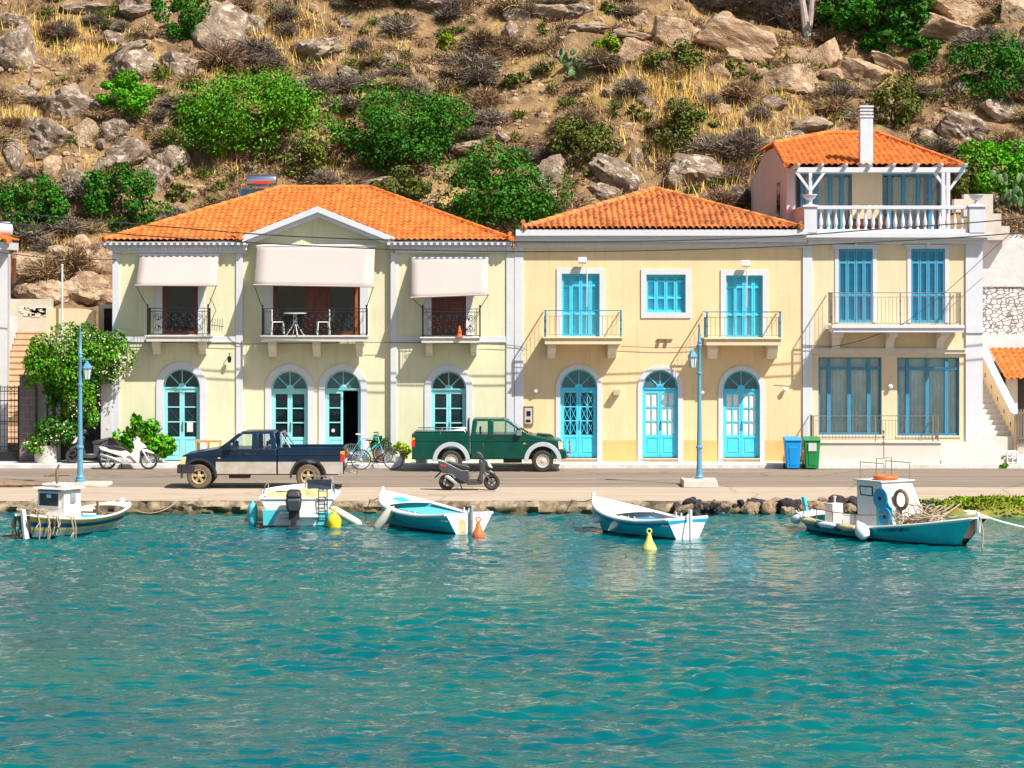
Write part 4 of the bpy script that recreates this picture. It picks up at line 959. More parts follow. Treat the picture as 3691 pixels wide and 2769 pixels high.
# back slopes
W3 = e1-e0
rt = 8.5
def vmb(u):
    x = e1-u
    if x < xs_+.06: return 0
    l = vg+(1-vg)*(x-e0)/(rl-e0) if x < rl else 1
    return math.hypot(rt, rise3)*max(0, min(l, (e1-x)/(e1-rr_) if x > rr_ else 1, 1))
tile_roof(mb, (e1, ridge_y+rt, zE3), (-1, 0, 0), (0, -rt, rise3), W3, vmb, amp=.07, S=.5, col=.215, course=.4)
zv = zE3+rise3*vg; ybk = ridge_y+rt*(1-vg); wl_ = ybk-(ye+run3*vg); sl4 = math.hypot(rl-e0, zrg-zv); um = ybk-ridge_y
tile_roof(mb, (e0, ybk, zv), (0, -1, 0), (rl-e0, 0, zrg-zv), wl_, lambda u: sl4*max(0, min(u/um, (wl_-u)/(wl_-um))), amp=.07, S=.5, col=.215, course=.4)
tile_roof(mb, (e1, ye, zE3), (0, 1, 0), (-(e1-rr_), 0, rise3), run3+rt, lambda u: math.hypot(e1-rr_, rise3)*max(0, min(u/run3, (run3+rt-u)/rt)), amp=.07, S=.5, col=.215, course=.4)
rf = obj('roof', mb, 'tileroof', h3, world=True, recalc=False)
mb = MB(); V0 = (e0+.05, ye, zE3+.07); V1 = (e0+.05, ye+run3*vg, zE3+rise3*vg+.07); Vr = (rl, ridge_y, zrg+.08); Vq = (rr_, ridge_y, zrg+.08); Ve = (e1-.02, ye, zE3+.08)
for p, q in ((V0, V1), (V1, Vr), (Vr, Vq), (Ve, Vq)): ridge_tiles(mb, p, q, .10)
obj('ridge_tiles', mb, 'tileroof', rf, world=True, smooth=True)
# chimney
yc3 = 87.35; mb = MB(); a, b = X(3101, yc3), X(3147, yc3); mb.box(a, b, yc3, yc3+.5, zE3-.05, Z(428, yc3)); mb.box(a-.02, b+.02, yc3-.02, yc3+.52, Z(424, yc3), Z(417, yc3))
for p in (414, 402, 390): mb.box(a-.01, b+.01, yc3-.01, yc3+.51, Z(p-2, yc3), Z(p-9, yc3))
mb.box(a-.03, b+.03, yc3-.03, yc3+.53, Z(385, yc3)-.02, Z(382, yc3))
ch = obj('chimney', mb, 'trim', rf, world=True, bevel=.01)
mb = MB(); mb.box(a+.06, b-.06, yc3+.06, yc3+.44, Z(428, yc3), Z(386, yc3)); obj('flue', mb, 'stepwhite', ch, world=True)
mb = MB(); mb.box(a-.1, b+.1, yc3-.04, yc3-.001, zE3+.02, zE3+.1)
# pergola
yb_ = 86.3; mb = MB(); za, zb2 = Z(622, yb_), Z(604, yb_); a, b = X(2872, yb_), X(3478, yb_)
mb.box(a, b, yb_-.06, yb_+.06, za, zb2)
for i in range(8):
    x = X(2875+i*(3476-2875)/7, yb_); mb.prism([(yb_-.32, zb2+.02), (yb_-.36, zb2+.07), (yb_-.36, zb2+.12), (87.9, zb2+.12), (87.9, zb2+.001), (yb_-.28, zb2+.001)], x-.045, x+.045, 'x')
pg = obj('pergola', mb, 'trim', h3, world=True, bevel=.008)
for cxp, w_ in ((2921, .11), (3417, .13), (3399, .11)):
    p = MB(); x = X(cxp, yb_); p.box(x-w_/2, x+w_/2, yb_-.055, yb_+.055, zf, za-.001)
    if cxp != 3399:
        for sx in (-1, 1): p.prism([(x+sx*w_/2, za-.62), (x+sx*(w_/2+.0), za-.48), (x+sx*.40, za-.002), (x+sx*.52, za-.002)], yb_-.045, yb_+.045)
    obj('pergola_post', p, 'trim', h3, world=True, bevel=.006)
# urns are things of their own
def urn(px, lab):
    t = thing('garden_urn', lab, 'urn', (X(px, yt), yt, Z(734, yt)), group='white urns on the balustrade pedestals')
    mb = MB(); mb.lathe([(.06, 0), (.10, .02), (.05, .06), (.04, .09), (.12, .13), (.20, .20), (.23, .27), (.26, .28), (.26, .30), (.2, .30), (.15, .22)], (0, 0, 0), 20); obj('bowl', mb, 'trim', t, smooth=True)
urn(2918, 'white urn on the pedestal below the left pergola post'); urn(3519, 'white urn on the far right terrace pedestal')
# terrace furniture: dark low objects behind the balustrade
t = thing('terrace_cabinet', 'dark low cabinet with two doors behind the white balusters', 'cabinet', (X(3130, 87.7), 87.7, zf))
mb = MB(); mb.box(-.65, .65, -.2, .2, 0, .55); obj('carcass', mb, 'seat', t, bevel=.01)
for sx in (-.32, .32): mb = MB(); mb.box(sx-.28, sx+.28, -.22, -.201, .05, .5); obj('cabinet_door', mb, 'brownwood', t)
# ================================================================ vehicles
def arch_poly(top, zb, xf, xr, arches, za, ra):
    """top: front->rear chain; bottom chain rear->front with wheel arch notches"""
    pts = list(top)+[(xr, zb)]
    for ax_ in sorted(arches):
        h = zb-za; dx = math.sqrt(max(0, ra*ra-h*h)); a0 = math.atan2(h, -dx); a1 = math.atan2(h, dx)
        pts += [(ax_+ra*math.cos(a0+(a1-a0)*i/12), za+ra*math.sin(a0+(a1-a0)*i/12)) for i in range(13)]
    return pts+[(xf, zb)]
def wheel(par, x, y, r, w, tyre, rim, side, spokes=5, holes=True):
    t = MB(); t.lathe([(r*.60, -w*.5), (r*.88, -w*.5), (r*.98, -w*.36), (r, -w*.2), (r, w*.2), (r*.98, w*.36), (r*.88, w*.5), (r*.60, w*.5)], (0, 0, 0), 32, 'y', cap=False)
    o = obj('wheel', t, tyre, par, loc=(x, y, r), smooth=True)
    m = MB(); s = side; m.lathe([(r*.60, s*w*.5), (r*.60, s*w*.54), (r*.55, s*w*.52), (r*.50, s*w*.40), (r*.48, s*w*.10)], (0, 0, 0), 28, 'y', cap=False)
    m.lathe([(r*.20, s*w*.10), (r*.20, s*w*.42), (r*.12, s*w*.50), (.001, s*w*.50)], (0, 0, 0), 20, 'y', cap=False)
    for k in range(spokes):
        a = 2*PI*k/spokes+.3; c, q = math.cos(a), math.sin(a); hw = r*(.105 if spokes < 8 else .088)
        def P_(u, v, y): return (u*c-v*q, y, u*q+v*c)
        y0, y1, y2, y3 = s*w*.12, s*w*.42, s*w*.12, s*w*.38
        m.hexa([P_(r*.15, -hw*.8, y0), P_(r*.50, -hw*1.25, y2), P_(r*.50, hw*1.25, y2), P_(r*.15, hw*.8, y0), P_(r*.15, -hw*.8, y1), P_(r*.50, -hw*1.25, y3), P_(r*.50, hw*1.25, y3), P_(r*.15, hw*.8, y1)])
    obj('rim', m, rim, o)
    m = MB(); m.lathe([(.001, s*w*.08), (r*.47, s*w*.08)], (0, 0, 0), 20, 'y', cap=False); obj('rim_shade_disc', m, 'dark', o); return o  # dark disc paints the shade seen between the spokes
def pickup(name, label, loc, rot, P):
    t = thing(name, label, 'pickup truck', loc, rot); w = .84; fa, ra_ = P['fa'], P['ra']; col = P['col']; zw = P['r']; ra = P['arch']
    xf, xr, xc, zs, zb = P['xf'], P['xr'], P['xc'], P['zs'], P['zb']
    b = MB(); top = [(xf, zb+.05), (xf+.0, P['zh']-.2), (xf-.06, P['zh']-.04), (xf-.22, P['zh']), (P['xw']+.3, P['zw']-.03), (P['xw'], zs), (xc+.01, zs)]
    b.prism(arch_poly(top, zb, xf, xc+.01, [fa], zw, ra), -w, w); obj('body', b, col, t, bevel=.045, smooth=True)
    zt = P['zbed']; bed = MB(); pl = arch_poly([(xc-.02, zt), (xr, zt)], zb, xc-.02, xr, [ra_], zw, ra)
    for s in (-1, 1): bed.prism(pl, s*w, s*(w-.07))
    bed.box(xr, xr+.05, -w+.071, w-.071, zb+.08, zt); bed.box(xc-.07, xc-.02, -w+.071, w-.071, zb, zt); bed.box(xr+.051, xc-.071, -w+.071, w-.071, .70, .74)
    bo = obj('cargo_bed', bed, col, t, bevel=.018)
    m = MB(); m.box(ra_-ra-.02, ra_+ra+.02, -.55, .55, .45, .69); m.box(fa-ra-.05, fa+ra+.05, -.55, .55, .45, .8); m.box(xr+.2, xf-.3, -.45, -.35, .38, .5); m.box(xr+.2, xf-.3, .35, .45, .38, .5); m.tube([(fa, -.7, zw), (fa, .7, zw)], .05); m.tube([(ra_, -.7, zw), (ra_, .7, zw)], .05); m.ball((ra_, 0, zw), .14); m.box(.2, .8, -.3, .1, .26, .4)  # wide inner boxes added to block light through the wheel arches
    obj('chassis_light_block', m, P.get('under', 'blackplastic'), t)
    # greenhouse
    x0, x1, r0, r1, zr = P['xw'], xc+.02, P['rf'], P['rr'], P['zr']; yb, yt = w-.05, w-.17
    g = MB()
    def pil(a0, a1, b0, b1, za=zs-.02, zb_=zr-.05):
        for s in (-1, 1):
            f0, f1 = (za-zs)/(zr-zs), (zb_-zs)/(zr-zs); ya, yb2 = yb+(yt-yb)*f0, yb+(yt-yb)*f1
            g.hexa([(a0, s*ya, za), (a1, s*ya, za), (a1, s*(ya-.05), za), (a0, s*(ya-.05), za), (b0, s*yb2, zb_), (b1, s*yb2, zb_), (b1, s*(yb2-.05), zb_), (b0, s*(yb2-.05), zb_)])
    pil(x0-.10, x0+.0, r0-.12, r0+.0)
    for a, b_ in P['pillars']: pil(a, b_, a*.98, b_*.98)
    pil(x1, x1+.14, r1, r1+.16)
    g.hexa([(r1, -yt-.01, zr-.07), (r0+.01, -yt-.01, zr-.08), (r0+.01, yt+.01, zr-.08), (r1, yt+.01, zr-.07), (r1+.06, -yt+.08, zr), (r0-.16, -yt+.08, zr-.005), (r0-.16, yt-.08, zr-.005), (r1+.06, yt-.08, zr)])
    obj('cab', g, col, t, bevel=.02, smooth=True)
    gl = MB(); gl.quad((x0, -yb+.02, zs), (x0, yb-.02, zs), (r0, yt-.01, zr-.07), (r0, -yt+.01, zr-.07)); obj('windscreen', gl, 'carglass', t, recalc=False)
    gl = MB(); gl.quad((x1+.07, -yb+.02, zs), (x1+.07, yb-.02, zs), (r1+.06, yt-.01, zr-.07), (r1+.06, -yt+.01, zr-.07)); obj('rear_window', gl, 'carglass', t, recalc=False)
    for s in (-1, 1):
        gl = MB(); gl.quad((x1+.1, s*(yb-.02), zs-.01), (x0-.05, s*(yb-.02), zs-.01), (r0-.05, s*(yt-.02), zr-.06), (r1+.1, s*(yt-.02), zr-.06)); obj('side_window', gl, 'carglass', t, recalc=False)
        m = MB(); m.box(x0-.42, x0-.24, s*w, s*(w+.14), zs-.03, zs+.13); obj('wing_mirror', m, P['mirror'], t, bevel=.02)
        m = MB(); dz = P['doorgap']
        for d_ in dz: m.box(d_-.006, d_+.006, s*(w-.005), s*(w+.004), zb+.04, zs)
        obj('door_seam', m, 'dark', t)
        m = MB(); m.box(P['handle']-.08, P['handle']+.08, s*w, s*(w+.02), zs-.17, zs-.13); obj('door_handle', m, 'blackplastic', t, bevel=.008)
        m = MB(); m.hexa([(xf-.12, s*(w-.28), P['zh']-.30), (xf+.015, s*(w-.28), P['zh']-.30), (xf+.0, s*(w+.008), P['zh']-.30), (xf-.14, s*(w+.008), P['zh']-.30), (xf-.12, s*(w-.28), P['zh']-.08), (xf-.0, s*(w-.28), P['zh']-.08), (xf-.03, s*(w+.008), P['zh']-.08), (xf-.17, s*(w+.008), P['zh']-.08)]); obj('headlight', m, P['head'], t)
        m = MB(); m.box(xr-.012, xr+.10, s*(w-.18), s*(w+.006), .80, 1.0); obj('tail_light', m, 'redlamp', t)
        m = MB(); m.box(xr-.013, xr+.10, s*(w-.18), s*(w+.007), 1.001, 1.10); obj('indicator', m, 'amber', t)
        for ax_ in (fa, ra_): wheel(t, ax_, s*(w-.115), P['r'], .22, P['tyre'], P['rim'], s, P.get('holes', 5))
    m = MB(); m.box(xf-.02, xf+.10, -w-.01, w+.01, zb+.02, zb+.28); m.box(xf-.42, xf-.021, -w-.01, -w+.06, zb+.02, zb+.28); m.box(xf-.42, xf-.021, w-.06, w+.01, zb+.02, zb+.28); obj('front_bumper', m, P['bump'], t, bevel=.03)
    for s in (-1, 1):
        m = MB(); m.prism([(xc+.06, zs-.035), (P['xw']-.02, zs-.035), (P['xw']-.06, zs-.008), (xc+.06, zs-.008)], s*(w-.004), s*(w+.006)); obj('window_seal', m, 'blackplastic', t)
        m = MB(); q = P['crease']; m.prism([(xr+.03, q), (xf-.25, q-.02), (xf-.25, q+.02), (xr+.03, q+.035)], s*(w-.01), s*(w+.012)); obj('body_crease', m, col, t, bevel=.01)
        m = MB(); m.box(fa-.62, fa-.55, s*w, s*(w+.012), q-.10, q-.06); obj('side_repeater', m, 'amber', t)
        m = MB(); m.tube([(x0-.02, s*.1, zs+.03), (x0-.22, s*.55, zs+.10)], .01, 4); obj('wiper', m, 'blackplastic', t)
    m = MB(); m.box(xf+.10, xf+.112, -.26, .26, zb+.08, zb+.19); obj('number_plate', m, 'hwhite', t)
    m = MB(); m.box(xr-.022, xr-.0, -.26, .26, .72, .83); obj('number_plate', m, 'hwhite', t)
    m = MB(); m.box(xf+.0, xf+.02, -.5, .5, P['zh']-.3, P['zh']-.1); obj('grille', m, 'blackplastic', t)
    m = MB()
    for y in (-.38, .38):
        xx = r1+.35; m.hexa([(xx, y-.22, zs-.45), (xx+.45, y-.22, zs-.45), (xx+.45, y+.22, zs-.45), (xx, y+.22, zs-.45), (xx, y-.22, zs-.3), (xx+.45, y-.22, zs-.3), (xx+.45, y+.22, zs-.3), (xx, y+.22, zs-.3)]); m.hexa([(xx-.02, y-.2, zs-.3), (xx+.1, y-.2, zs-.3), (xx+.1, y+.2, zs-.3), (xx-.02, y+.2, zs-.3), (xx-.15, y-.18, zs+.02), (xx-.07, y-.18, zs+.02), (xx-.07, y+.18, zs+.02), (xx-.15, y+.18, zs+.02)]); m.box(xx-.14, xx-.08, y-.1, y+.1, zs+.05, zs+.2)
    obj('seats', m, 'seat', t, bevel=.02)
    m = MB(); m.torus((0, 0, 0), .18, .014, 'x', 18, 6); q = obj('steering_wheel', m, 'blackplastic', t, loc=(x0-.42, P['wheel_side']*.38, zs+.05)); q.rotation_euler = (0, R(-25), 0)
    m = MB(); m.box(x0-.3, x0-.02, -w+.1, w-.1, zs-.12, zs+.02); obj('dashboard', m, 'blackplastic', t)
    return t, w
NV = dict(col='navy', fa=1.59, ra=-1.59, r=.36, arch=.475, xf=2.13, xr=-2.63, xc=-.68, zs=1.17, zb=.43, zh=1.02, xw=1.04, zw=1.15, zbed=1.21, rf=.46, rr=-.60, zr=1.665,
          pillars=((-.13, .06),), doorgap=(-.04, .98), handle=.18, mirror='navy', head='headlamp', tyre='dustyrubber', rim='dustyrim', bump='blackplastic', wheel_side=1, holes=5, crease=.98, under='dustyrubber')
tr, w = pickup('pickup_truck', 'dusty navy blue pickup truck with silver lower sides standing on the road', (X(915.5, 75.0), 75.72, .004), PI, NV)
for s in (-1, 1):   # silver lower panels and dark arch lips
    m = MB()
    ra = .50
    def pan(xa, xb, arch=None, rear=False):
        za, zb_ = .44, .79
        m.prism([(xa, za), (xb, za), (xb, zb_), (xa, zb_)], s*(w+.001), s*(w+.012))
    pan(-.66, 1.10); obj('lower_panel', m, 'silver', tr); m = MB(); pan(-2.60, -2.09)
    m.prism([(-2.09, .79), (-2.09, .5), (-2.05, .62), (-1.95, .76), (-1.93, .79)], s*(w+.001), s*(w+.012)); obj('lower_panel', m, 'silver', tr); m = MB(); pan(-1.11, -.71); m.prism([(-1.11, .79), (-1.25, .79), (-1.2, .75), (-1.11, .6)], s*(w+.001), s*(w+.012)); obj('lower_panel', m, 'silver', tr)
    for ax_ in (1.59, -1.59):
        m = MB(); A = arc(ax_, .36, .475, R(-5), R(185), 20); B = arc(ax_, .36, .535, R(-5), R(185), 20); m.prism(A+B[::-1], s*(w-.01), s*(w+.03)); obj('wheel_arch', m, 'blackplastic', tr)
m = MB(); m.tube([(-.80, -.7, 1.2), (-.78, -.66, 1.62), (-.78, .66, 1.62), (-.80, .7, 1.2)], .03, 8); m.tube([(-.78, -.66, 1.6), (-1.05, -.7, 1.2)], .025, 6); m.tube([(-.78, .66, 1.6), (-1.05, .7, 1.2)], .025, 6); obj('roll_bar', m, 'chrome', tr, smooth=True)
m = MB(); m.box(-2.78, -2.66, -.75, .75, .5, .6); m.tube([(-2.7, 0, .45), (-2.86, 0, .42), (-2.93, 0, .36), (-2.99, 0, .42), (-2.97, 0, .50)], .022, 6); obj('tow_bar', m, 'greyiron', tr)
GN = dict(col='green', fa=1.46, ra=-1.46, r=.35, arch=.46, xf=2.12, xr=-2.72, xc=-.86, zs=1.20, zb=.40, zh=1.03, xw=1.03, zw=1.17, zbed=1.22, rf=.36, rr=-.78, zr=1.69,
          pillars=((-.30, -.12),), doorgap=(-.2, .92), handle=.0, mirror='chrome', head='clearlamp', tyre='rubber', rim='rim', bump='green', wheel_side=-1, holes=12, crease=.99)
tg, w = pickup('pickup_truck', 'dark green pickup truck with silver wheel flares parked at the kerb', (X(1791.5, 82.4), 82.93, .004), 0., GN)
for s in (-1, 1):
    for ax_ in (1.46, -1.46):
        m = MB(); A = arc(ax_, .36, .46, R(-2), R(182), 22); B = arc(ax_, .36, .60, R(-2), R(182), 22); m.prism(A+B[::-1], s*(w-.01), s*(w+.045)); obj('wheel_flare', m, 'flare', tg, bevel=.012)
    m = MB(); m.tube([(-2.6, s*.78, 1.29), (-2.55, s*.78, 1.33), (-1.05, s*.78, 1.33), (-1.0, s*.78, 1.24)], .02, 6); m.tube([(-1.8, s*.78, 1.22), (-1.8, s*.78, 1.33)], .015, 5); obj('bed_rail', m, 'chrome', tg, smooth=True)
    m = MB(); m.box(-.95, -.9, s*.72, s*.78, 1.22, 1.66); obj('rack_post', m, 'blackplastic', tg)
m = MB(); m.tube([(2.24, -.45, .45), (2.36, -.45, .6), (2.34, -.42, .95), (2.34, .42, .95), (2.36, .45, .6), (2.24, .45, .45)], .03, 8); m.tube([(2.22, -.82, .55), (2.32, -.5, .55), (2.34, .5, .55), (2.22, .82, .55)], .03, 8); obj('bull_bar', m, 'chrome', tg, smooth=True)
m = MB(); m.prism([(1.25, 1.14), (1.3, 1.21), (1.75, 1.17), (1.85, 1.08)], -.28, .28); obj('bonnet_scoop', m, 'green', tg, bevel=.02)
# ---- two-wheelers
def spoked(par, x, y, r, tr_, n=5, rim='blackplastic', name='wheel', fork=None):
    m = MB(); m.torus((0, 0, 0), r-tr_, tr_, 'y', 28, 8); o = obj(name, m, 'rubber', par, loc=(x, y, r), smooth='all')
    m = MB(); m.torus((0, 0, 0), r-2.1*tr_, tr_*.35, 'y', 28, 6); m.lathe([(.045, -.05), (.045, .05)], (0, 0, 0), 10, 'y')
    for k in range(n):
        a = 2*PI*k/n+.4; m.tube([(.03*math.cos(a), 0, .03*math.sin(a)), ((r-2*tr_)*math.cos(a), 0, (r-2*tr_)*math.sin(a))], .016 if n < 9 else .004, 4)
    obj('rim', m, rim, o); return o
def P2(pts, cx, base, k): return [((x-cx)/k, (base-y)/k) for x, y in pts]
def scooter(label, loc, rot, lean=0.):
    t = thing('scooter', label, 'scooter', loc, rot); q = lambda *p: P2(p, 1050, 1400, 921)
    spoked(t, -.65, 0, .235, .05); spoked(t, .65, 0, .235, .05)
    def pr(name, pts, hw, mat, bv=.03): m = MB(); m.prism(pts, -hw, hw); return obj(name, m, mat, t, bevel=bv, smooth=True)
    b = pr('rear_body', q((215, 600), (420, 640), (560, 700), (830, 850), (1040, 850), (1050, 1110), (980, 1230), (720, 1080), (560, 960), (330, 930), (240, 800)), .16, 'scgrey')
    pr('seat', q((400, 625), (560, 645), (760, 690), (950, 720), (1060, 760), (1075, 845), (900, 855), (700, 765), (520, 690)), .145, 'blackplastic')
    pr('footboard', q((960, 1105), (1390, 1110), (1410, 1200), (1370, 1240), (990, 1250)), .17, 'scgrey')
    pr('leg_shield', q((1290, 600), (1380, 570), (1450, 690), (1490, 880), (1410, 980), (1415, 1190), (1260, 1110), (1320, 950), (1330, 750)), .20, 'scgrey')
    pr('front_cowl', q((1370, 585), (1470, 560), (1560, 620), (1670, 800), (1600, 810), (1450, 765)), .11, 'scgrey')
    m = MB(); m.prism(q((1500, 600), (1560, 620), (1675, 800), (1640, 805), (1560, 770)), -.125, .125); obj('headlight', m, 'clearlamp', t, bevel=.02)
    pr('front_fender', q((1480, 800), (1570, 840), (1700, 905), (1765, 975), (1740, 1025), (1600, 965), (1500, 930)), .07, 'scgrey')
    pr('handlebar_cover', q((1220, 410), (1290, 370), (1370, 400), (1440, 540), (1380, 580), (1260, 500)), .12, 'scgrey')
    m = MB(); m.tube([(.2, -.33, .98), (.27, -.15, .98), (.3, 0, .97), (.27, .15, .98), (.2, .33, .98)], .018, 6); obj('handlebar', m, 'blackplastic', t)
    for s in (-1, 1):
        m = MB(); m.tube([(.3, s*.2, .98), (.36, s*.3, 1.15), (.42, s*.34, 1.28)], .008, 5); m.ball((.40, s*.34, 1.32), (.02, .07, .05), 10, 6); obj('mirror', m, 'blackplastic', t)
        m = MB(); m.tube([(.42, s*.06, .5), (.66, s*.065, .235)], .024, 6); obj('fork', m, 'blackplastic', t)
    m = MB(); m.prism(q((200, 610), (260, 590), (440, 640), (540, 720), (420, 690), (280, 640)), -.14, .14); obj('grab_rail', m, 'flare', t, bevel=.01)
    m = MB(); m.prism(q((270, 680), (440, 730), (400, 765), (300, 745)), -.165, .165); obj('tail_light', m, 'redlamp', t)
    m = MB(); m.ball((.36, -.17, .70), .025, 8, 6); obj('indicator', m, 'amber', t)
    m = MB(); m.tube([(-.7, -.19, .42), (-.62, -.19, .40), (-.38, -.19, .22), (-.30, -.15, .2)], [.045, .055, .05, .02], 10); obj('exhaust', m, 'chrome', t, smooth=True)
    m = MB(); m.box(-.68, -.15, .05, .16, .18, .34); m.box(-.3, 0, -.12, .05, .2, .42); obj('engine', m, 'blackplastic', t, bevel=.02)
    m = MB(); m.tube([(-.28, -.1, .22), (-.2, -.17, .01)], .014, 5); m.tube([(-.28, -.1, .22), (-.28, .1, .22), (-.2, .17, .01)], .014, 5); obj('stand', m, 'blackplastic', t); m = MB(); m.tube([(-.8, 0, .55), (-.88, 0, .48), (-1.0, 0, .36)], .02, 4); obj('mudguard', m, 'blackplastic', t)
    return t
s1 = scooter('dark grey scooter standing alone on the quay apron', (X(1691.5, 74.3), 74.45, 0), 0.)
s2 = dup(s1, (X(330, 83.6)-.1, 84.35, .146), R(200), 'dark scooter with red tail light at the dark gate, mostly in shade')
def white_scooter():
    t = thing('scooter', 'white step through scooter parked in front of the leafy potted bush', 'scooter', (X(458.5, 83.1), 83.3, .004), 0.); q = lambda *p: P2(p, 1015, 1205, 246.9)
    spoked(t, -.67, 0, .29, .035, 5, 'flare'); spoked(t, .67, 0, .29, .035, 5, 'flare')
    def pr(name, pts, hw, mat, bv=.02): m = MB(); m.prism(pts, -hw, hw); return obj(name, m, mat, t, bevel=bv, smooth=True)
    pr('rear_body', q((782, 1022), (830, 1022), (960, 1030), (1000, 1055), (1055, 1095), (1065, 1150), (1030, 1150), (960, 1100), (870, 1070), (800, 1048)), .11, 'scwhite')
    pr('seat', q((815, 1010), (850, 1016), (900, 1010), (985, 1030), (1000, 1052), (960, 1056), (870, 1042)), .12, 'blackplastic')
    pr('leg_shield', q((1055, 975), (1105, 970), (1125, 1015), (1140, 1035), (1112, 1060), (1100, 1165), (1068, 1130), (1040, 1100), (1010, 1095), (1048, 1070), (1070, 1030)), .16, 'scwhite')
    pr('headlight_cowl', q((1100, 985), (1140, 1000), (1165, 1028), (1120, 1040)), .08, 'scwhite')
    pr('handlebar_cover', q((1058, 955), (1085, 940), (1115, 962), (1105, 985), (1070, 985)), .09, 'scwhite')
    pr('front_fender', q((1120, 1040), (1165, 1042), (1225, 1072), (1215, 1082), (1160, 1066), (1125, 1062)), .055, 'scwhite')
    m = MB(); m.tube([(.22, -.32, 1.05), (.28, -.1, 1.03), (.28, .1, 1.03), (.22, .32, 1.05)], .018, 6); obj('handlebar', m, 'blackplastic', t)
    for s in (-1, 1):
        m = MB(); m.tube([(.44, s*.06, .68), (.67, s*.07, .29)], .026, 6); obj('fork', m, 'scwhite', t)
        m = MB(); m.tube([(.26, s*.15, 1.04), (.3, s*.28, 1.2)], .008, 5); m.ball((.3, s*.3, 1.23), (.02, .06, .04), 10, 6); obj('mirror', m, 'blackplastic', t)
    m = MB(); m.tube([(-.88, -.15, .50), (-.45, -.15, .36), (-.2, -.1, .25)], [.05, .055, .02], 10); obj('exhaust', m, 'chrome', t, smooth=True)
    m = MB(); m.box(-.45, .1, -.1, .1, .2, .40); m.lathe([(.09, -.13), (.09, .13)], (-.15, 0, .28), 12, 'y'); m.tube([(-.67, .08, .29), (-.2, .08, .3)], .03, 5); obj('engine', m, 'flare', t, bevel=.02)
    m = MB(); m.prism(q((770, 1026), (800, 1022), (800, 1045), (775, 1040)), -.07, .07); obj('tail_light', m, 'redlamp', t)
    m = MB(); m.tube([(-.9, 0, .62), (-.98, 0, .45), (-.95, 0, .35)], .03, 4); obj('mudguard', m, 'blackplastic', t); m = MB(); m.tube([(-.25, .1, .22), (-.22, .2, .0)], .014, 5); obj('stand', m, 'blackplastic', t)
white_scooter()
def bicycle(label, loc, rot, col, saddle, lean=.0):
    t = thing('bicycle', label, 'bicycle', loc, rot, group='bicycles by the open door'); t.rotation_euler = (lean, 0, rot)
    for x in (-.52, .53): spoked(t, x, 0, .33, .018, 20, 'flare')
    m = MB(); bb = (-.08, 0, .28); st = (-.22, 0, .80); hd = (.36, 0, .86); hl = (.40, 0, .68)
    for p, q, r in ((bb, st, .018), (st, hd, .018), (bb, hl, .022), (hd, hl, .022), ((-.52, .0, .33), bb, .012), ((-.52, 0, .33), st, .011), (hl, (.53, 0, .33), .014)): m.tube([p, q], r, 6)
    obj('frame', m, col, t)
    m = MB(); m.prism([(-.38, .94), (-.36, .98), (-.12, .96), (-.1, .93), (-.2, .92)], -.07, .07); m.tube([(-.22, 0, .8), (-.26, 0, .93)], .012, 5); obj('saddle', m, saddle, t, bevel=.01)
    m = MB(); m.tube([(.22, -.28, 1.0), (.36, -.1, 1.02), (.36, .1, 1.02), (.22, .28, 1.0)], .012, 6); m.tube([(.36, 0, 1.02), (.36, 0, .86)], .014, 6); obj('handlebar', m, 'blackplastic', t)
    m = MB(); m.torus((-.08, .03, .28), .09, .008, 'y', 16, 5); m.tube([(-.08, .04, .28), (.03, .06, .16)], .01, 5); m.tube([(-.08, -.04, .28), (-.19, -.06, .40)], .01, 5); m.box(-.52, -.08, .025, .032, .355, .365); m.tube([(-.15, .05, .3), (-.1, .15, .0)], .008, 4); obj('crank', m, 'blackplastic', t)
    return t
bicycle('dark framed bicycle with black saddle, nearer of the two by the open door', (X(1357, 82.9), 83.25, .004), R(3), 'blackplastic', 'blackplastic', R(-4))
bicycle('sky blue bicycle with white saddle leaning behind the dark one', (X(1318, 83.4), 84.2, .146), R(2), 'blue', 'scwhite', R(-5))
# ---- street lamps
def street_lamp(label, px, side, H, lz, stub):
    D = 76.45; t = thing('street_lamp', label, 'street lamp', (X(px, D), D, .004), group='grey blue street lamps on the quay')
    m = MB(); m.lathe([(.15, 0), (.15, .17), (.125, .19), (.125, .22), (.135, .24), (.10, .28), (.09, .32), (.085, .5), (.08, 1.08), (.105, 1.10), (.105, 1.15), (.075, 1.18), (.062, 2.2), (.055, lz-.2), (.08, lz-.18), (.08, lz-.13), (.055, lz-.11), (.05, lz+.62), (.075, lz+.66), (.075, lz+.69), (.055, lz+.72), (.075, lz+.77), (.05, lz+.80), (.045, H-.35), (.02, H-.08), (.035, H-.05), (.03, H-.01), (.005, H+.04)], (0, 0, 0), 20); obj('pole', m, 'lampblue', t, smooth=True)
    m = MB(); s = side; m.tube([(0, 0, lz+.60), (s*.16, 0, lz+.60), (s*.17, 0, lz+.52)], .018, 6); m.box(min(0, s*.34), max(0, s*.34), -.01, .01, lz+.59, lz+.61); obj('arm', m, 'lampblue', t)
    m = MB(); cx = s*.20
    m.lathe([(.15, lz+.32), (.155, lz+.34), (.09, lz+.46), (.05, lz+.50), (.03, lz+.55)], (cx, 0, 0), 6)
    for k in range(6):
        a = 2*PI*k/6; m.tube([(cx+.13*math.cos(a), .13*math.sin(a), lz+.32), (cx+.085*math.cos(a), .085*math.sin(a), lz+.02)], .008, 4)
    m.lathe([(.09, lz), (.09, lz+.02)], (cx, 0, 0), 6); ln = obj('lantern', m, 'lampblue', t)
    m = MB(); m.lathe([(.078, lz+.021), (.122, lz+.318)], (cx, 0, 0), 6); obj('lamp_glass', m, 'frost', ln)
    return t
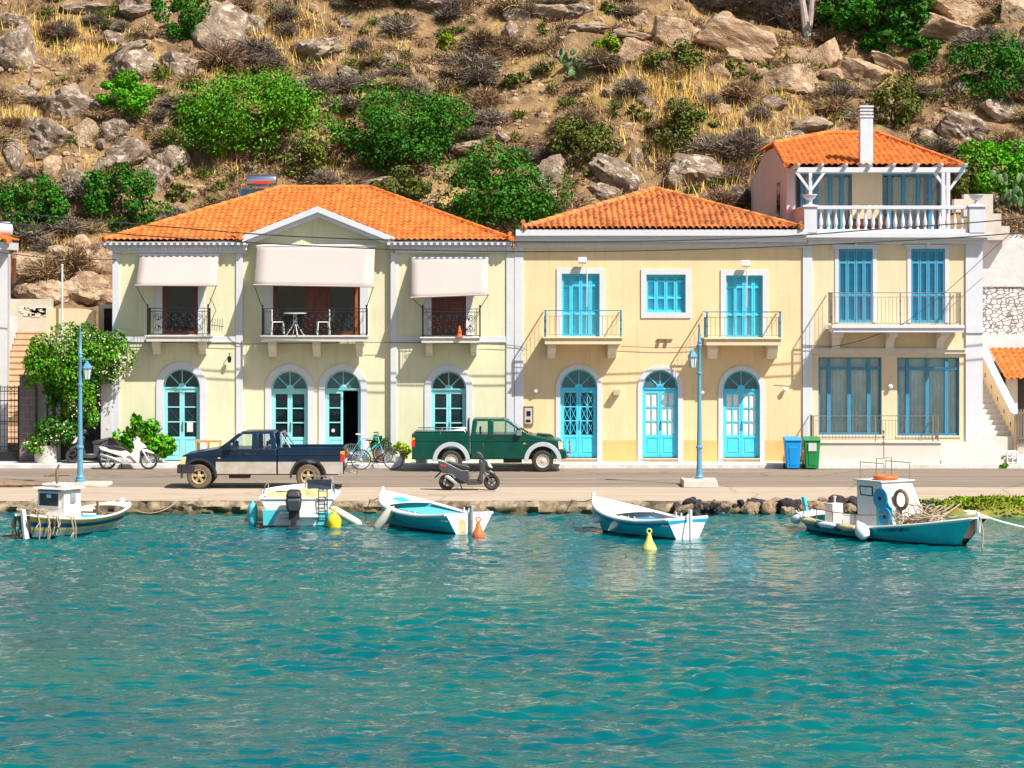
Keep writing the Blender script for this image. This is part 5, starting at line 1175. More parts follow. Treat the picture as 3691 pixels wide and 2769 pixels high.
street_lamp('grey blue lamp post with its lantern on the right, in front of the flowering vine', 289, 1, 4.70, 3.14, False)
street_lamp('grey blue lamp post with its lantern on the left, on a concrete block', 2521, -1, 4.78, 3.48, True)
m = MB(); a, b = X(2462, 75.6), X(2583, 75.6); m.hexa([(a, 75.45, 0), (b+.03, 75.3, 0), (b+.1, 76.9, 0), (a-.02, 76.9, 0), (a+.02, 75.5, .2), (b, 75.36, .2), (b+.06, 76.86, .2), (a, 76.86, .2)])
tag(obj('lamp_plinth', m, 'concrete', bevel=.02), 'pale concrete block under the lamp post with the left lantern', 'concrete block')
m = MB(); m.hexa([(X(240, 75), 75.9, 0), (X(372, 75), 75.6, 0), (X(372, 75), 76.9, 0), (X(240, 75), 76.9, 0), (X(243, 75), 75.95, .10), (X(368, 75), 75.65, .10), (X(368, 75), 76.85, .10), (X(243, 75), 76.85, .10)])
tag(obj('lamp_plinth', m, 'concrete', bevel=.02), 'low whitish concrete slab under the lamp post by the small white boat', 'concrete block')
# ---- bins
def bin_(label, px, col, sticker):
    t = thing('wheelie_bin', label, 'bin', (X(px, 83.35), 83.55, .004))
    m = MB(); m.hexa([(-.21, -.24, .03), (.21, -.24, .03), (.19, .22, .03), (-.19, .22, .03), (-.265, -.32, .94), (.265, -.32, .94), (.265, .30, .94), (-.265, .30, .94)])
    b = obj('body', m, col, t, bevel=.03, smooth=True)
    m = MB(); m.hexa([(-.12, -.262, .12), (.12, -.262, .12), (.12, -.2, .12), (-.12, -.2, .12), (-.15, -.325, .74), (.15, -.325, .74), (.15, -.2, .74), (-.15, -.2, .74)]); obj('front_rib', m, col, b, bevel=.02)
    m = MB(); m.hexa([(-.29, -.36, .94), (.29, -.36, .94), (.29, .32, .94), (-.29, .32, .94), (-.27, -.34, .98), (.27, -.34, .98), (.25, .30, 1.05), (-.25, .30, 1.05)]); m.tube([(-.2, .36, .98), (.2, .36, .98)], .018, 6); obj('lid', m, col, t, bevel=.02, smooth=True)
    for s in (-1, 1): m = MB(); m.lathe([(.10, -.02), (.10, .02)], (s*.24, .27, .1), 16, 'x'); obj('wheel', m, 'rubber', t)
    if sticker: m = MB(); m.hexa([(-.13, -.333, .60), (.13, -.333, .60), (.13, -.30, .60), (-.13, -.30, .60), (-.13, -.352, .86), (.13, -.352, .86), (.13, -.32, .86), (-.13, -.32, .86)]); obj('paper_sticker', m, 'white', b)
    return t
bin_('bright blue wheelie bin by the kerb at the corner of the cream house', 2858, 'binblue', False); bin_('green wheelie bin with a white sticker beside the blue bin', 2927, 'bingreen', True)
# ================================================================ boats. local frame: +x bow, z=0 waterline
def hull(t, L, B, sheer, draft, rows, stern=.85, bowfull=.45, rake=.10, flare=1.25, nst=30, thick=.05, floor=.05, double=False, fore=.0, aft=0., deckmat='hwhite', inner='hwhite', rubmat='hwhite'):
    """rows: list of (fraction_top, material). sheer(s)->height. returns helper functions"""
    def hb(s):
        if double: return B/2*max(0., math.sin(PI*min(1, max(0, s*.96+.02)))**.52)
        u = max(0, (s-bowfull)/(1-bowfull)); return B/2*(stern+(1-stern)*min(1, s/bowfull)**.8 if s < bowfull else (1-u**2.3))
    def xx(s, f): 
        e = max(0, (s-.8)/.2); r = rake*L*e*(f-1); 
        if double: r -= rake*.7*L*max(0, (.2-s)/.2)*(f-1)
        return -L/2+L*s+r
    lo = [0, .25, .55, .8, 1.0]; hi = [.1, .2, .28, .36, .44, .5, .58, .65, .72, .8, .88, .93, 1.0]; fs = list(range(len(lo)+len(hi)))
    def ff(s, k):
        if not isinstance(k, int): return k
        h = sheer(s); zk = -draft*(1-max(0, (s-.75)/.25)**2*.9)*(1-(max(0, (.2-s)/.2)**2*.8 if double else 0)); f0 = (.045-zk)/(h-zk)
        return f0*lo[k] if k < len(lo) else f0+(1-f0)*hi[k-len(lo)]
    def pt(s, f, side, off=0.):
        if isinstance(f, int) and off == 0. and f > 1: f = ff(s, f)
        h = sheer(s); zk = -draft*(1-max(0, (s-.75)/.25)**2*.9)*(1-(max(0, (.2-s)/.2)**2*.8 if double else 0)); z = zk+(h-zk)*f
        w = max(0, hb(s)-off)*(f**.42)*(1-(1-f)*.0)*(.80+.20*f**flare if True else 1)
        return (xx(s, f), side*w, z)
    mats = [inner]+[]
    names = ['anti']
    for fr, mt in rows:
        if mt not in names: names.append(mt)
    m = MB(); nf = len(fs)
    for side in (1, -1):
        base = len(m.v); m.v += [pt(i/nst, float(ff(i/nst, f)), side) for i in range(nst+1) for f in fs]
        for i in range(nst):
            for j in range(nf-1):
                mt = 'anti' if j < len(lo)-1 else [q for fr, q in rows if hi[j-len(lo)+1]-.001 <= fr][0]
                a = base+i*nf+j; m.f.append((a, a+nf, a+nf+1, a+1)); m.m.append(names.index(mt))
    if not double:
        a = [pt(0, float(ff(0., f)), 1) for f in fs]; b = [pt(0, float(ff(0., f)), -1) for f in fs]
        base = len(m.v); m.v += a+b
        for j in range(nf-1): m.f.append((base+j, base+j+1, base+nf+j+1, base+nf+j)); m.m.append(names.index('anti' if j < len(lo)-1 else [q for fr, q in rows if hi[j-len(lo)+1]-.001 <= fr][0]))
    o = obj('hull', m, names, t, smooth=True, recalc=True)
    # inner shell
    m = MB(); fi = [.45, .6, .75, .9, 1.0]; n2 = len(fi); s0, s1 = (.06 if double else .012), .955
    for side in (1, -1):
        base = len(m.v)
        for i in range(nst+1):
            s = s0+(s1-s0)*i/nst
            for f in fi: p = pt(s, f, side, thick); m.v.append((p[0], p[1], p[2]+(.0 if f < 1 else -.0)))
        for i in range(nst):
            for j in range(n2-1): a = base+i*n2+j; m.f.append((a, a+n2, a+n2+1, a+1)); m.m.append(0)
    base = len(m.v)
    for i in range(nst+1):
        s = s0+(s1-s0)*i/nst; p = pt(s, fi[0], 1, thick); q = pt(s, fi[0], -1, thick); z = max(p[2], floor); m.v += [(p[0], p[1]*1.1, z), (q[0], q[1]*1.1, z)]
    for i in range(nst): a = base+2*i; m.f.append((a, a+2, a+3, a+1)); m.m.append(0)
    obj('inner_hull', m, inner, t, smooth=True, recalc=False)
    m = MB()
    for side in (1, -1): m.tube([Vector(pt(i/40, 1, side, -.012))+Vector((0, 0, .012)) for i in range(41)], .034, 6)
    if not double: m.tube([Vector(pt(0, 1, 1))+Vector((0, 0, .012)), Vector(pt(0, 1, -1))+Vector((0, 0, .012))], .034, 6)
    obj('gunwale', m, rubmat, t, smooth=True)
    def deck(sa, sb, camber=.05, zoff=.015, mat=deckmat, name='deck'):
        m = MB(); n = 14
        for i in range(n+1):
            s = sa+(sb-sa)*i/n
            for j in range(7):
                v = j/6*2-1; p = pt(s, 1, 1); m.v.append((p[0], p[1]*v, p[2]+zoff+camber*(1-v*v)*min(1, p[1]/(B/3))))
        for i in range(n):
            for j in range(6): a = i*7+j; m.f.append((a, a+7, a+8, a+1)); m.m.append(0)
        q = obj(name, m, mat, t, recalc=False, smooth='all'); sm = q.modifiers.new('s', 'SOLIDIFY'); sm.thickness = .03; return q
    if fore: deck(1-fore, .995)
    if aft: deck(.02 if double else .002, aft)
    return pt, deck
def thwart(t, pt, s, z, mat='hwhite', w=.22):
    p = pt(s, .9, 1, .05); m = MB(); m.box(p[0]-w/2, p[0]+w/2, -p[1], p[1], z, z+.035); obj('thwart', m, mat, t, bevel=.006)
def fender(label, loc, rot, L_=.6, r=.11, mat='fender', grp=None):
    m = MB(); m.lathe([(.02, -L_/2-.06), (.03, -L_/2-.02), (r*.75, -L_/2+.03), (r, -L_/2+.12), (r, L_/2-.12), (r*.75, L_/2-.03), (.03, L_/2+.02), (.02, L_/2+.06)], (0, 0, 0), 16)
    o = obj('boat_fender', m, mat, smooth=True, loc=loc); o.rotation_euler = rot; tag(o, label, 'fender', grp); return o
def rope(label, pts, r=.014, mat='rope', name='rope', cat='rope', sag=None):
    if sag is not None:
        a, b = Vector(pts[0]), Vector(pts[1]); pts = [a.lerp(b, i/24)+Vector((0, 0, -sag*4*(i/24)*(1-i/24))) for i in range(25)]
    m = MB(); m.tube(pts, r, 5); return tag(obj(name, m, mat, world=True, smooth=True, loc=tuple(pts[0])), label, cat)
def RT(t, p):  # local -> world
    c, s = math.cos(t.rotation_euler[2]), math.sin(t.rotation_euler[2]); return Vector((t.location[0]+c*p[0]-s*p[1], t.location[1]+s*p[0]+c*p[1], t.location[2]+p[2]))
# ---- boat A: small white cabin fishing boat (left)
def boatA():
    a = Vector((X(87, 63.1), 63.1)); b = Vector((X(437, 66.6), 66.6)); L = (b-a).length*1.02; ang = math.atan2((b-a).y, (b-a).x); c = (a+b)/2
    t = thing('fishing_boat', 'small white wooden boat with cabin and yellow and blue stripes, ropes over its stern', 'boat', (c.x, c.y, WL), ang)
    sh = lambda s: .42+.20*(abs(s-.42)/.58)**2 if s > .42 else .42+.16*((.42-s)/.42)**2
    pt, deck = hull(t, L, 1.75, sh, .35, [(.36, 'hgrey'), (.44, 'hyellow'), (.5, 'hgrey'), (.72, 'hnavy'), (.8, 'hgrey'), (1., 'hyellow')], double=True, fore=.13, aft=.30, inner='hwhitedirty', rubmat='hwhitedirty', deckmat='hwhitedirty')
    z0 = .36
    m = MB(); x0, x1, w = -.95, -.26, .44
    m.hexa([(x0, -w, z0), (x1, -w, z0), (x1, w, z0), (x0, w, z0), (x0+.03, -w+.03, 1.16), (x1, -w+.03, 1.16), (x1, w-.03, 1.16), (x0+.03, w-.03, 1.16)])
    cb = obj('cabin', m, 'hwhitedirty', t, bevel=.02)
    m = MB(); m.hexa([(x0-.10, -w-.08, 1.162), (x1+.08, -w-.08, 1.162), (x1+.08, w+.08, 1.162), (x0-.10, w+.08, 1.162), (x0-.07, -w-.05, 1.205), (x1+.05, -w-.05, 1.205), (x1+.05, w+.05, 1.205), (x0-.07, w+.05, 1.205)]); obj('roof', m, 'hwhitedirty', cb, bevel=.012)
    m = MB(); m.box(x0-.012, x0+.03, -w+.16, w-.08, .72, 1.10); fr = obj('cabin_window', m, 'hwhite', cb)
    m = MB(); m.box(x0-.022, x0-.013, -w+.19, w-.11, .75, 1.06); obj('window_glass', m, 'darkglass', cb)
    m = MB(); m.box(x0-.027, x0-.0225, -.04, .10, .95, 1.03); obj('window_sticker', m, 'turq', cb)
    m = MB(); m.box(x0+.25, x0+.44, -w-.008, -w+.03, .82, 1.06); obj('side_window', m, 'hgrey', cb)
    m = MB(); m.box(x0-.06, x0+.03, -w+.16, w-.08, 1.10, 1.13); obj('window_hood', m, 'hblue', cb)
    m = MB(); m.hexa([(-L/2+.10, -.03, -.4), (-L/2+.30, -.03, -.4), (-L/2+.30, .03, -.4), (-L/2+.10, .03, -.4), (-L/2-.08, -.04, .74), (-L/2+.05, -.04, .74), (-L/2+.05, .04, .74), (-L/2-.08, .04, .74)]); obj('rudder', m, 'hwhite', t, bevel=.01)
    m = MB(); m.tube([(0, 0, 0), (0, 0, .42)], .045, 6); m.tube([(0, .0, .40), (.05, 0, .56)], .032, 6); m.tube([(-.33, .02, .28), (.33, -.02, .30)], .026, 6); o = obj('wooden_cross_mast', m, 'wood', t); o.location = (-.62, .05, 1.2); o.rotation_euler = (0, 0, -ang)
    m = MB(); rng = random.Random(9)
    for k in range(12): m.tube([(x0+.05+.55*rng.random(), -.3+.6*rng.random(), 1.22+.03*rng.random()+.01*k/3) for q in range(6)], .025, 4)
    obj('folded_net', m, 'hwhitedirty', cb)
    thwart(t, pt, .62, .36, 'wood'); thwart(t, pt, .75, .42, 'wood')
    m = MB(); m.prism([(.0, .32), (.7, .32), (.65, .42), (.05, .44)], -.5, .1); obj('blue_cloth', m, 'hturq2', t, bevel=.03)
    m = MB(); m.tube([(.8, -.35, .42), (1.15, .25, .48)], .04, 6); m.tube([(.6, -.4, .42), (1.0, -.2, .45)], .025, 6); m.box(.95, 1.0, -.03, .03, .3, .74); obj('samson_post', m, 'wood', t)
    m = MB(); e = pt(1, 1, 1); m.box(e[0]-.06, e[0]+.05, -.05, .05, .4, e[2]+.12); obj('stem_head', m, 'hwhite', t, bevel=.01)
    # rope tangle hanging over the stern
    m = MB(); rng = random.Random(4)
    for k in range(26):
        sd = rng.choice((-1, 1, 1, -1)); s = .01+rng.random()*.24; p = Vector(pt(s, 1, sd)); q = [p+Vector((.1*rng.uniform(-1, 1), -sd*.15, .06))]
        dr = rng.uniform(.2, .62); q += [p+Vector((0, sd*.05, .05)), p+Vector((.03, sd*.08, -dr*.3)), p+Vector((.06*rng.uniform(-1, 1), sd*.09, -dr*.6)), p+Vector((.08*rng.uniform(-1, 1), sd*.05, -dr))]
        m.tube(q, .017, 5)
    for k in range(14):
        pts = [Vector((-L/2+.1+.6*rng.random(), rng.uniform(-.35, .35), .58+.14*rng.random())) for _ in range(5)]; m.tube(pts, .022, 5)
    obj('rope_tangle', m, 'rope', t)
    m = MB(); m.torus((-L/2+.55, -.60, .36), .11, .045, 'y', 14, 8); obj('tyre_fender', m, 'rubber', t)
    return t, pt, L
bA, ptA, LA = boatA()
# ---- boat B: white and turquoise motor boat seen from the stern
def boatB():
    ang = R(92); L = 3.9; t = thing('motor_boat', 'white motor boat with black outboard, folded yellow canvas and smoked windscreen', 'boat', (X(1061, 66.4), 66.4+L/2, WL), ang)
    sh = lambda s: .72+.08*s*s
    pt, deck = hull(t, L, 2.02, sh, .28, [(.5, 'hturq2'), (1., 'hwhite')], stern=.93, bowfull=.55, rake=.14, flare=.6, fore=.42, inner='hwhite')
    m = MB(); y = -L/2-.012
    m.prism([(-.86, .05), (.86, .05), (.90, .46), (-.90, .46)], 0, .02, 'x'); 
    q = obj('transom_panel', m, 'hwhite', t); q.location.x = y
    m = MB(); m.prism([(-.88, .38), (-.45, .38), (-.5, .06), (-.86, .06)], 0, .012, 'x'); q = obj('turquoise_flash', m, 'hturq2', t); q.location.x = y-.013; m = MB(); m.prism([(.88, .45), (.05, .45), (.0, .36), (.5, .36), (.62, .06), (.87, .06)], 0, .012, 'x'); q = obj('turquoise_flash', m, 'hturq2', t); q.location.x = y-.013
    m = MB(); m.box(-L/2-.16, -L/2-.03, -.55, .42, .26, .33); m.box(-L/2-.17, -L/2-.03, .1, .45, .331, .40); obj('swim_step', m, 'hwhite', t, bevel=.02)
    # side decks / coaming
    for s in (1, -1):
        m = MB(); A = [Vector(pt(i/12*.6, 1, s)) for i in range(13)]
        for i in range(12):
            p, q = A[i], A[i+1]; m.add([p, q, q+Vector((0, -s*.24, .05)), p+Vector((0, -s*.24, .05))], [(0, 1, 2, 3)]); m.add([p+Vector((0, -s*.24, .05)), q+Vector((0, -s*.24, .05)), q+Vector((0, -s*.24, -.45)), p+Vector((0, -s*.24, -.45))], [(0, 1, 2, 3)])
        obj('side_deck', m, 'hwhite', t, recalc=False)
    m = MB(); m.hexa([(-.1, -.30, .2), (.45, -.30, .2), (.45, .30, .2), (-.1, .30, .2), (0, -.28, .84), (.4, -.28, .80), (.4, .28, .80), (0, .28, .84)]); cs = obj('console', m, 'hwhite', t, bevel=.03); cs.location = (-.15, -.50, 0)
    m = MB(); m.hexa([(0, -.32, .84), (.03, -.32, .84), (.03, .32, .84), (0, .32, .84), (.10, -.32, 1.10), (.13, -.32, 1.10), (.13, .32, 1.10), (.10, .32, 1.10)]); m.prism([(-.32, .93), (-.62, .93), (-.54, .84), (-.32, .84)], .02, .05, 'x'); q = obj('windscreen', m, 'smoke', t); q.location = (-.15, -.50, 0)
    m = MB(); m.tube([(0, -.36, .6), (0, -.36, 1.14), (.03, -.30, 1.19), (.03, .30, 1.19), (0, .36, 1.14), (0, .36, .6)], .016, 8); q = obj('console_rail', m, 'chrome', t, smooth=True); q.location = (-.1, -.50, 0)
    m = MB(); m.torus((0, 0, 0), .15, .012, 'x', 18, 6); q = obj('steering_wheel', m, 'blackplastic', t); q.location = (-.24, -.5, .72)
    # folded canvas
    m = MB(); rng = random.Random(3); n = 16; mm = 8
    for i in range(n+1):
        for j in range(mm+1):
            u, v = i/n, j/mm; yy = .82-1.64*u; z = .54+.36*math.sin(PI*v)**.7*(1-.15*math.sin(u*7))+.05*noise.noise(Vector((u*9, v*7, 2))); m.v.append((-L/2+.18+.75*v+.05*noise.noise(Vector((u*6, v*4, 9))), yy, z+.05*noise.noise(Vector((u*20, v*12, 5)))))
    for i in range(n):
        for j in range(mm): a = i*(mm+1)+j; m.f.append((a, a+1, a+mm+2, a+mm+1)); m.m.append(0)
    obj('folded_canvas', m, 'canvas', t, recalc=False)
    m = MB(); m.box(-L/2+.04, -L/2+.14, -.78, .78, .50, .62); obj('bench', m, 'hwhite', t, bevel=.02)
    # outboard
    ob = MB(); X0 = -L/2
    ob.hexa([(X0-.48, -.14, .40), (X0-.06, -.14, .40), (X0-.06, .14, .40), (X0-.48, .14, .40), (X0-.44, -.185, .72), (X0-.0, -.185, .72), (X0-.0, .185, .72), (X0-.44, .185, .72)])
    ob.hexa([(X0-.44, -.185, .721), (X0-.0, -.185, .721), (X0-.0, .185, .721), (X0-.44, .185, .721), (X0-.36, -.13, .90), (X0-.05, -.13, .90), (X0-.05, .13, .90), (X0-.36, .13, .90)])
    oo = obj('outboard_motor', ob, 'blackplastic', t, bevel=.05, smooth=True); oo.location.y = .06; oo.scale = (1.1, 1.15, 1.12)
    m = MB(); m.prism([(X0-.38, .42), (X0-.12, .42), (X0-.14, -.25), (X0-.22, -.5), (X0-.42, -.5), (X0-.34, -.2)], -.06, .06); m.box(X0-.12, X0+.02, -.12, .12, .2, .44); m.prism([(X0-.55, .03), (X0-.1, .03), (X0-.1, .06), (X0-.5, .06)], -.14, .14); obj('outboard_leg', m, 'blackplastic', oo, bevel=.02)
    m = MB(); m.box(X0-.452, X0-.447, -.12, .12, .66, .70); obj('cowl_stripe', m, 'chrome', oo)
    # boarding ladder (folded up)
    m = MB()
    for yy in (-.56, -.78): m.tube([(X0-.06, yy, .15), (X0-.08, yy, .98)], .014, 6)
    for z in (.24, .42, .60, .78, .94): m.tube([(X0-.07, -.56, z), (X0-.07, -.78, z)], .016, 6)
    obj('boarding_ladder', m, 'blackplastic', t)
    for s in (1, -1):
        m = MB(); m.tube([(-.9, s*.93, .78), (-.6, s*.90, 1.0), (-.2, s*.84, 1.06), (-.15, s*.84, .8)], .016, 6); obj('grab_rail', m, 'chrome', t, smooth=True)
    m = MB(); m.lathe([(.035, 0), (.04, .04), (.02, .05)], (.9, .2, .82), 10); obj('deck_cleat', m, 'chrome', t)
    return t, pt
bB, ptB = boatB()
# ---- boats C and D: open wooden boats
def open_boat(label, bow, stern, B, scheme):
    a, b = Vector(stern), Vector(bow); L = (b-a).length; ang = math.atan2((b-a).y, (b-a).x); c = (a+b)/2
    t = thing('rowing_boat', label, 'boat', (c.x, c.y, WL), ang)
    sh = lambda s: .40+.40*max(0, (s-.3)/.7)**1.8+.09*max(0, (.3-s)/.3)**1.5
    pt, deck = hull(t, L, B, sh, .30, scheme['rows'], stern=.80, bowfull=.48, rake=.13, flare=1.3, fore=scheme.get('fore', .3), inner=scheme['inner'])
    y = -L/2-.01
    m = MB(); N = 14; prof = [pt(0, f, 1)[1:] for f in (0.03, .1, .22, .34, .46, .56, .64, .72, .80, .86, .92, 1.0)]
    poly = [(p[0], p[1]) for p in prof]+[(-p[0], p[1]) for p in reversed(prof)]
    m.prism([(u*.99, v) for u, v in poly], y-.02, y, 'x'); obj('transom', m, 'hwhite', t, bevel=.006)
    if scheme.get('tband'):
        m = MB(); h = sh(0); w_ = pt(0, 1, 1)[1]; m.prism([(-w_*.985, h-.02), (w_*.985, h-.02), (w_*.94, h-.12), (0, h-.08), (-w_*.94, h-.12)], y-.026, y-.0205, 'x'); obj('transom_band', m, 'hblue', t)
    m = MB(); m.hexa([(y-.16, -.025, -.3), (y-.03, -.025, -.3), (y-.03, .025, -.3), (y-.16, .025, -.3), (y-.15, -.03, .72), (y-.05, -.03, .72), (y-.05, .03, .72), (y-.15, .03, .72)]); obj('rudder', m, 'hgrey' if scheme.get('tband') is None else 'hwhite', t, bevel=.01)
    thwart(t, pt, .22, .30, scheme['thw']); thwart(t, pt, .42, .30, scheme['thw'])
    m = MB(); p = pt(.12, .9, 1, .05); m.box(-L/2+.03, -L/2+.42, -p[1], p[1], .32, .36); obj('stern_seat', m, 'hwhite', t, bevel=.01)
    m = MB(); e = pt(1, 1, 1); m.tube([(e[0]-.03, 0, .2), (e[0]+.02, 0, e[2]+.13)], [.04, .05], 6); obj('stem_post', m, 'hwhite', t)
    for s in (-1, 1):
        for q in (.3, .36): p = pt(q, 1, s); m = MB(); m.tube([(p[0], p[1], p[2]), (p[0], p[1], p[2]+.12)], .018, 6); obj('rowlock', m, 'hwhite', t)
    for s in (-1, 1):
        m = MB()
        A = [Vector(pt(.0+.68*i/14, 1, s)) for i in range(15)]
        for i in range(14): p, q = A[i], A[i+1]; m.add([p+Vector((0, 0, .02)), q+Vector((0, 0, .02)), q+Vector((0, -s*.13, .025)), p+Vector((0, -s*.13, .025))], [(0, 1, 2, 3)])
        q = obj('side_deck', m, 'hwhite', t, recalc=False); q.modifiers.new('s', 'SOLIDIFY').thickness = .025
    return t, pt, L, deck
bC, ptC, LC, dk = open_boat('turquoise and white wooden boat with a small teal hatch in its foredeck', (X(1380, 68.0), 68.0), (X(1690, 64.6), 64.6), 1.75, dict(rows=[(.88, 'hturq'), (1., 'hwhite')], inner='hturq2', thw='hblue', fore=.30))
m = MB(); m.box(-.2, .2, -.12, .2, 0, .03); q = obj('deck_hatch', m, 'hturq', bC); q.location = (1.05, 0, .635); q.rotation_euler = (0, R(-12), 0)
m = MB(); m.prism([(-1.2, .34), (.6, .44), (.6, .48), (-1.2, .40)], -.55, .45); obj('turquoise_cover', m, 'hturq2', bC, bevel=.02)
m = MB(); m.box(-LC/2-.045, -LC/2-.032, .12, .3, .05, .36); obj('rust_patch', m, 'canvas', bC)
bD, ptD, LD, dk = open_boat('white boat with sea green hull, blue stripe and white rounded transom', (X(2140, 65.9), 65.9), (X(2476, 63.3), 63.3), 1.72, dict(rows=[(.65, 'hturq'), (.88, 'hblue'), (1., 'hwhite')], inner='hwhite', thw='hwhite', fore=.42, tband=True))
m = MB(); m.prism([(-.75, .30), (.35, .33), (.35, .37), (-.75, .34)], -.6, .6); obj('floor_board', m, 'hblue', bD, bevel=.01)
m = MB(); m.tube([(-LD/2-.08, .05, .60), (-LD/2-.35, .32, -.2)], .025, 6); obj('tiller_pole', m, 'hwhite', bD)
# ---- boat E: turquoise fishing boat with wheelhouse
def boatE():
    a = Vector((X(2905, 66.2), 66.2)); b = Vector((X(3522, 61.0), 61.0)); L = (b-a).length*1.03; ang = math.atan2((b-a).y, (b-a).x); c = (a+b)/2
    t = thing('fishing_boat', 'turquoise fishing boat with white wheelhouse, net drums and orange lifebuoy on top', 'boat', (c.x, c.y, WL), ang)
    sh = lambda s: .30+.40*max(0, (s-.45)/.55)**1.6+.12*max(0, (.4-s)/.4)**2
    pt, deck = hull(t, L, 2.0, sh, .5, [(.93, 'hturq'), (1., 'hwhite')], double=True, rake=.10, flare=1.0, fore=.20, aft=.12, inner='hwhitedirty', rubmat='hwhite', floor=.14)
    m = MB(); m.hexa([(-L/2+.25, -.04, -.3), (-L/2+.4, -.04, -.3), (-L/2+.4, .04, -.3), (-L/2+.25, .04, -.3), (-L/2-.06, -.04, .80), (-L/2+.06, -.04, .80), (-L/2+.06, .04, .80), (-L/2-.06, .04, .80)]); obj('stern_post', m, 'hturq', t, bevel=.02)
    m = MB(); m.box(L/2-.12, L/2-.02, -.05, .05, .35, .84); obj('stem_post', m, 'hwhite', t, bevel=.02)
    z0 = .1; xa, xb, w, zt_ = -.55, .72, .50, 1.40
    m = MB(); m.prism([(xa, z0), (xb, z0), (xb, .80), (xb-.10, .86), (xb-.42, zt_), (xa-.06, zt_)], -w, w); wh = obj('wheelhouse', m, 'hwhite', t, bevel=.02)
    m = MB(); m.prism([(xa-.12, zt_+.001), (xb-.34, zt_+.001), (xb-.36, zt_+.035), (xa-.10, zt_+.035)], -w-.06, w+.06); obj('wheelhouse_roof', m, 'hwhitedirty', wh, bevel=.01)
    m = MB(); m.prism([(xa+.10, 1.04), (xa+.56, 1.04), (xa+.56, 1.28), (xa+.06, 1.28)], -w-.010, -w+.02); fr = obj('side_window', m, 'blackplastic', wh)
    m = MB(); m.prism([(xa+.14, 1.07), (xa+.52, 1.07), (xa+.52, 1.25), (xa+.11, 1.25)], -w-.014, -w-.0105); obj('window_pane', m, 'curtain', wh)
    m = MB()
    for y in (-.24, .24):
        zz = lambda x: .86+(xb-.10-x)*(zt_-.86)/.32
        x1_, x2_ = xb-.15, xb-.36; m.hexa([(x1_+.012, y-.16, zz(x1_)), (x1_+.014, y+.16, zz(x1_)), (x1_-.02, y+.16, zz(x1_)), (x1_-.02, y-.16, zz(x1_)), (x2_+.012, y-.16, zz(x2_)), (x2_+.014, y+.16, zz(x2_)), (x2_-.02, y+.16, zz(x2_)), (x2_-.02, y-.16, zz(x2_))])
    obj('front_window', m, 'hwhitedirty', wh)
    m = MB(); m.prism([(xa+.70, .25), (xb-.02, .25), (xb-.02, .78), (xb-.12, .84), (xb-.34, 1.22), (xa+.66, 1.22)], -w-.005, -w-.001); obj('blue_panel', m, 'hturq2', wh)
    for (x, z, r) in ((.42, 1.02, .25), (.58, .58, .22)):
        m = MB(); m.lathe([(r, -w-.14), (r, -w-.10), (r*.4, -w-.09), (r*.4, -w-.02)], (x, 0, z), 28, 'y'); d = obj('net_drum', m, 'hblue', t, smooth=True)
        m = MB(); m.lathe([(r*.2, -w-.155), (r*.2, -w-.141)], (x, 0, z), 14, 'y'); obj('drum_hub', m, 'dark', d)
    m = MB(); m.torus((.80, -.30, 1.0), .22, .05, 'y', 20, 8); m.tube([(.80, -.30, .2), (.80, -.30, .8)], .03, 6); m.torus((.80, -.05, .62), .26, .012, 'y', 20, 6); obj('net_hauler', m, 'wood', t)
    m = MB(); zr = zt_+.035
    for s in (-1, 1): m.tube([(xa, s*.42, zr), (xa, s*.42, zr+.42), (xb-.40, s*.42, zr+.42), (xb-.40, s*.42, zr)], .013, 6)
    m.tube([(xa+.4, -.25, zr+.0), (xa+.4, -.25, zr+.52), (xa+.4, .25, zr+.52), (xa+.4, .25, zr)], .013, 6)
    obj('roof_rail', m, 'greyiron', wh, smooth=True)
    m = MB(); m.tube([(xa+.4, 0, zr+.52), (xa+.38, 0, zr+1.22)], .012, 6)
    for z in (.9, 1.05, 1.18): m.ball((xa+.39, 0, zr+z), (.028, .028, .05), 8, 6)
    obj('mast', m, 'greyiron', wh)
    m = MB()
    P = [Vector(pt(s_, 1, -1, .04))+Vector((0, 0, .30)) for s_ in [.10+.56*i/16 for i in range(17)]]; m.tube(P, .012, 5)
    for s_ in (.10, .22, .34, .48, .66): p = Vector(pt(s_, 1, -1, .04)); m.tube([p, p+Vector((0, 0, .30))], .012, 5)
    obj('side_rail', m, 'wood', t, smooth=True)
    m = MB(); m.box(-2.15, -1.85, -.2, .15, .14, .72); m.lathe([(.025, .72), (.025, .84), (.045, .86), (.045, .9)], (-2.0, 0, 0), 8); obj('engine_box', m, 'hwhitedirty', t, bevel=.02)
    m = MB(); m.box(-1.45, -1.0, .0, .5, .14, .46); obj('fish_crate', m, 'hwhite', t, bevel=.03)
    m = MB(); rng = random.Random(8)
    for k in range(16):
        c0 = Vector((1.0+rng.random()*1.0, rng.uniform(-.45, .35), .45+.2*rng.random())); m.tube([c0+Vector((.26*math.cos(a*1.1+k), .24*math.sin(a*1.3+k), .05*a*rng.random())) for a in range(7)], .018, 5)
    for k in range(5): x = .95+.25*k; m.tube([(x, -.5, .42), (x+.15, .45, .8+.04*k)], .02, 5)
    for k in range(4): m.torus((1.0+.30*k, -.05, .72), .20, .014, 'x', 16, 5)
    obj('fishing_gear', m, 'rope', t)
    m = MB(); m.hexa([(.95, -.5, .38), (1.8, -.4, .42), (1.8, .25, .42), (.95, .35, .38), (1.0, -.35, .58), (1.7, -.3, .64), (1.7, .15, .64), (1.0, .25, .58)]); obj('net_heap', m, 'wood', t, bevel=.08, smooth=True)
    m = MB()
    for k in range(2): m.torus((L/2-.35, 0, .80+.04*k), .14, .025, 'z', 18, 6)
    obj('coiled_rope', m, 'hwhite', t, smooth='all')
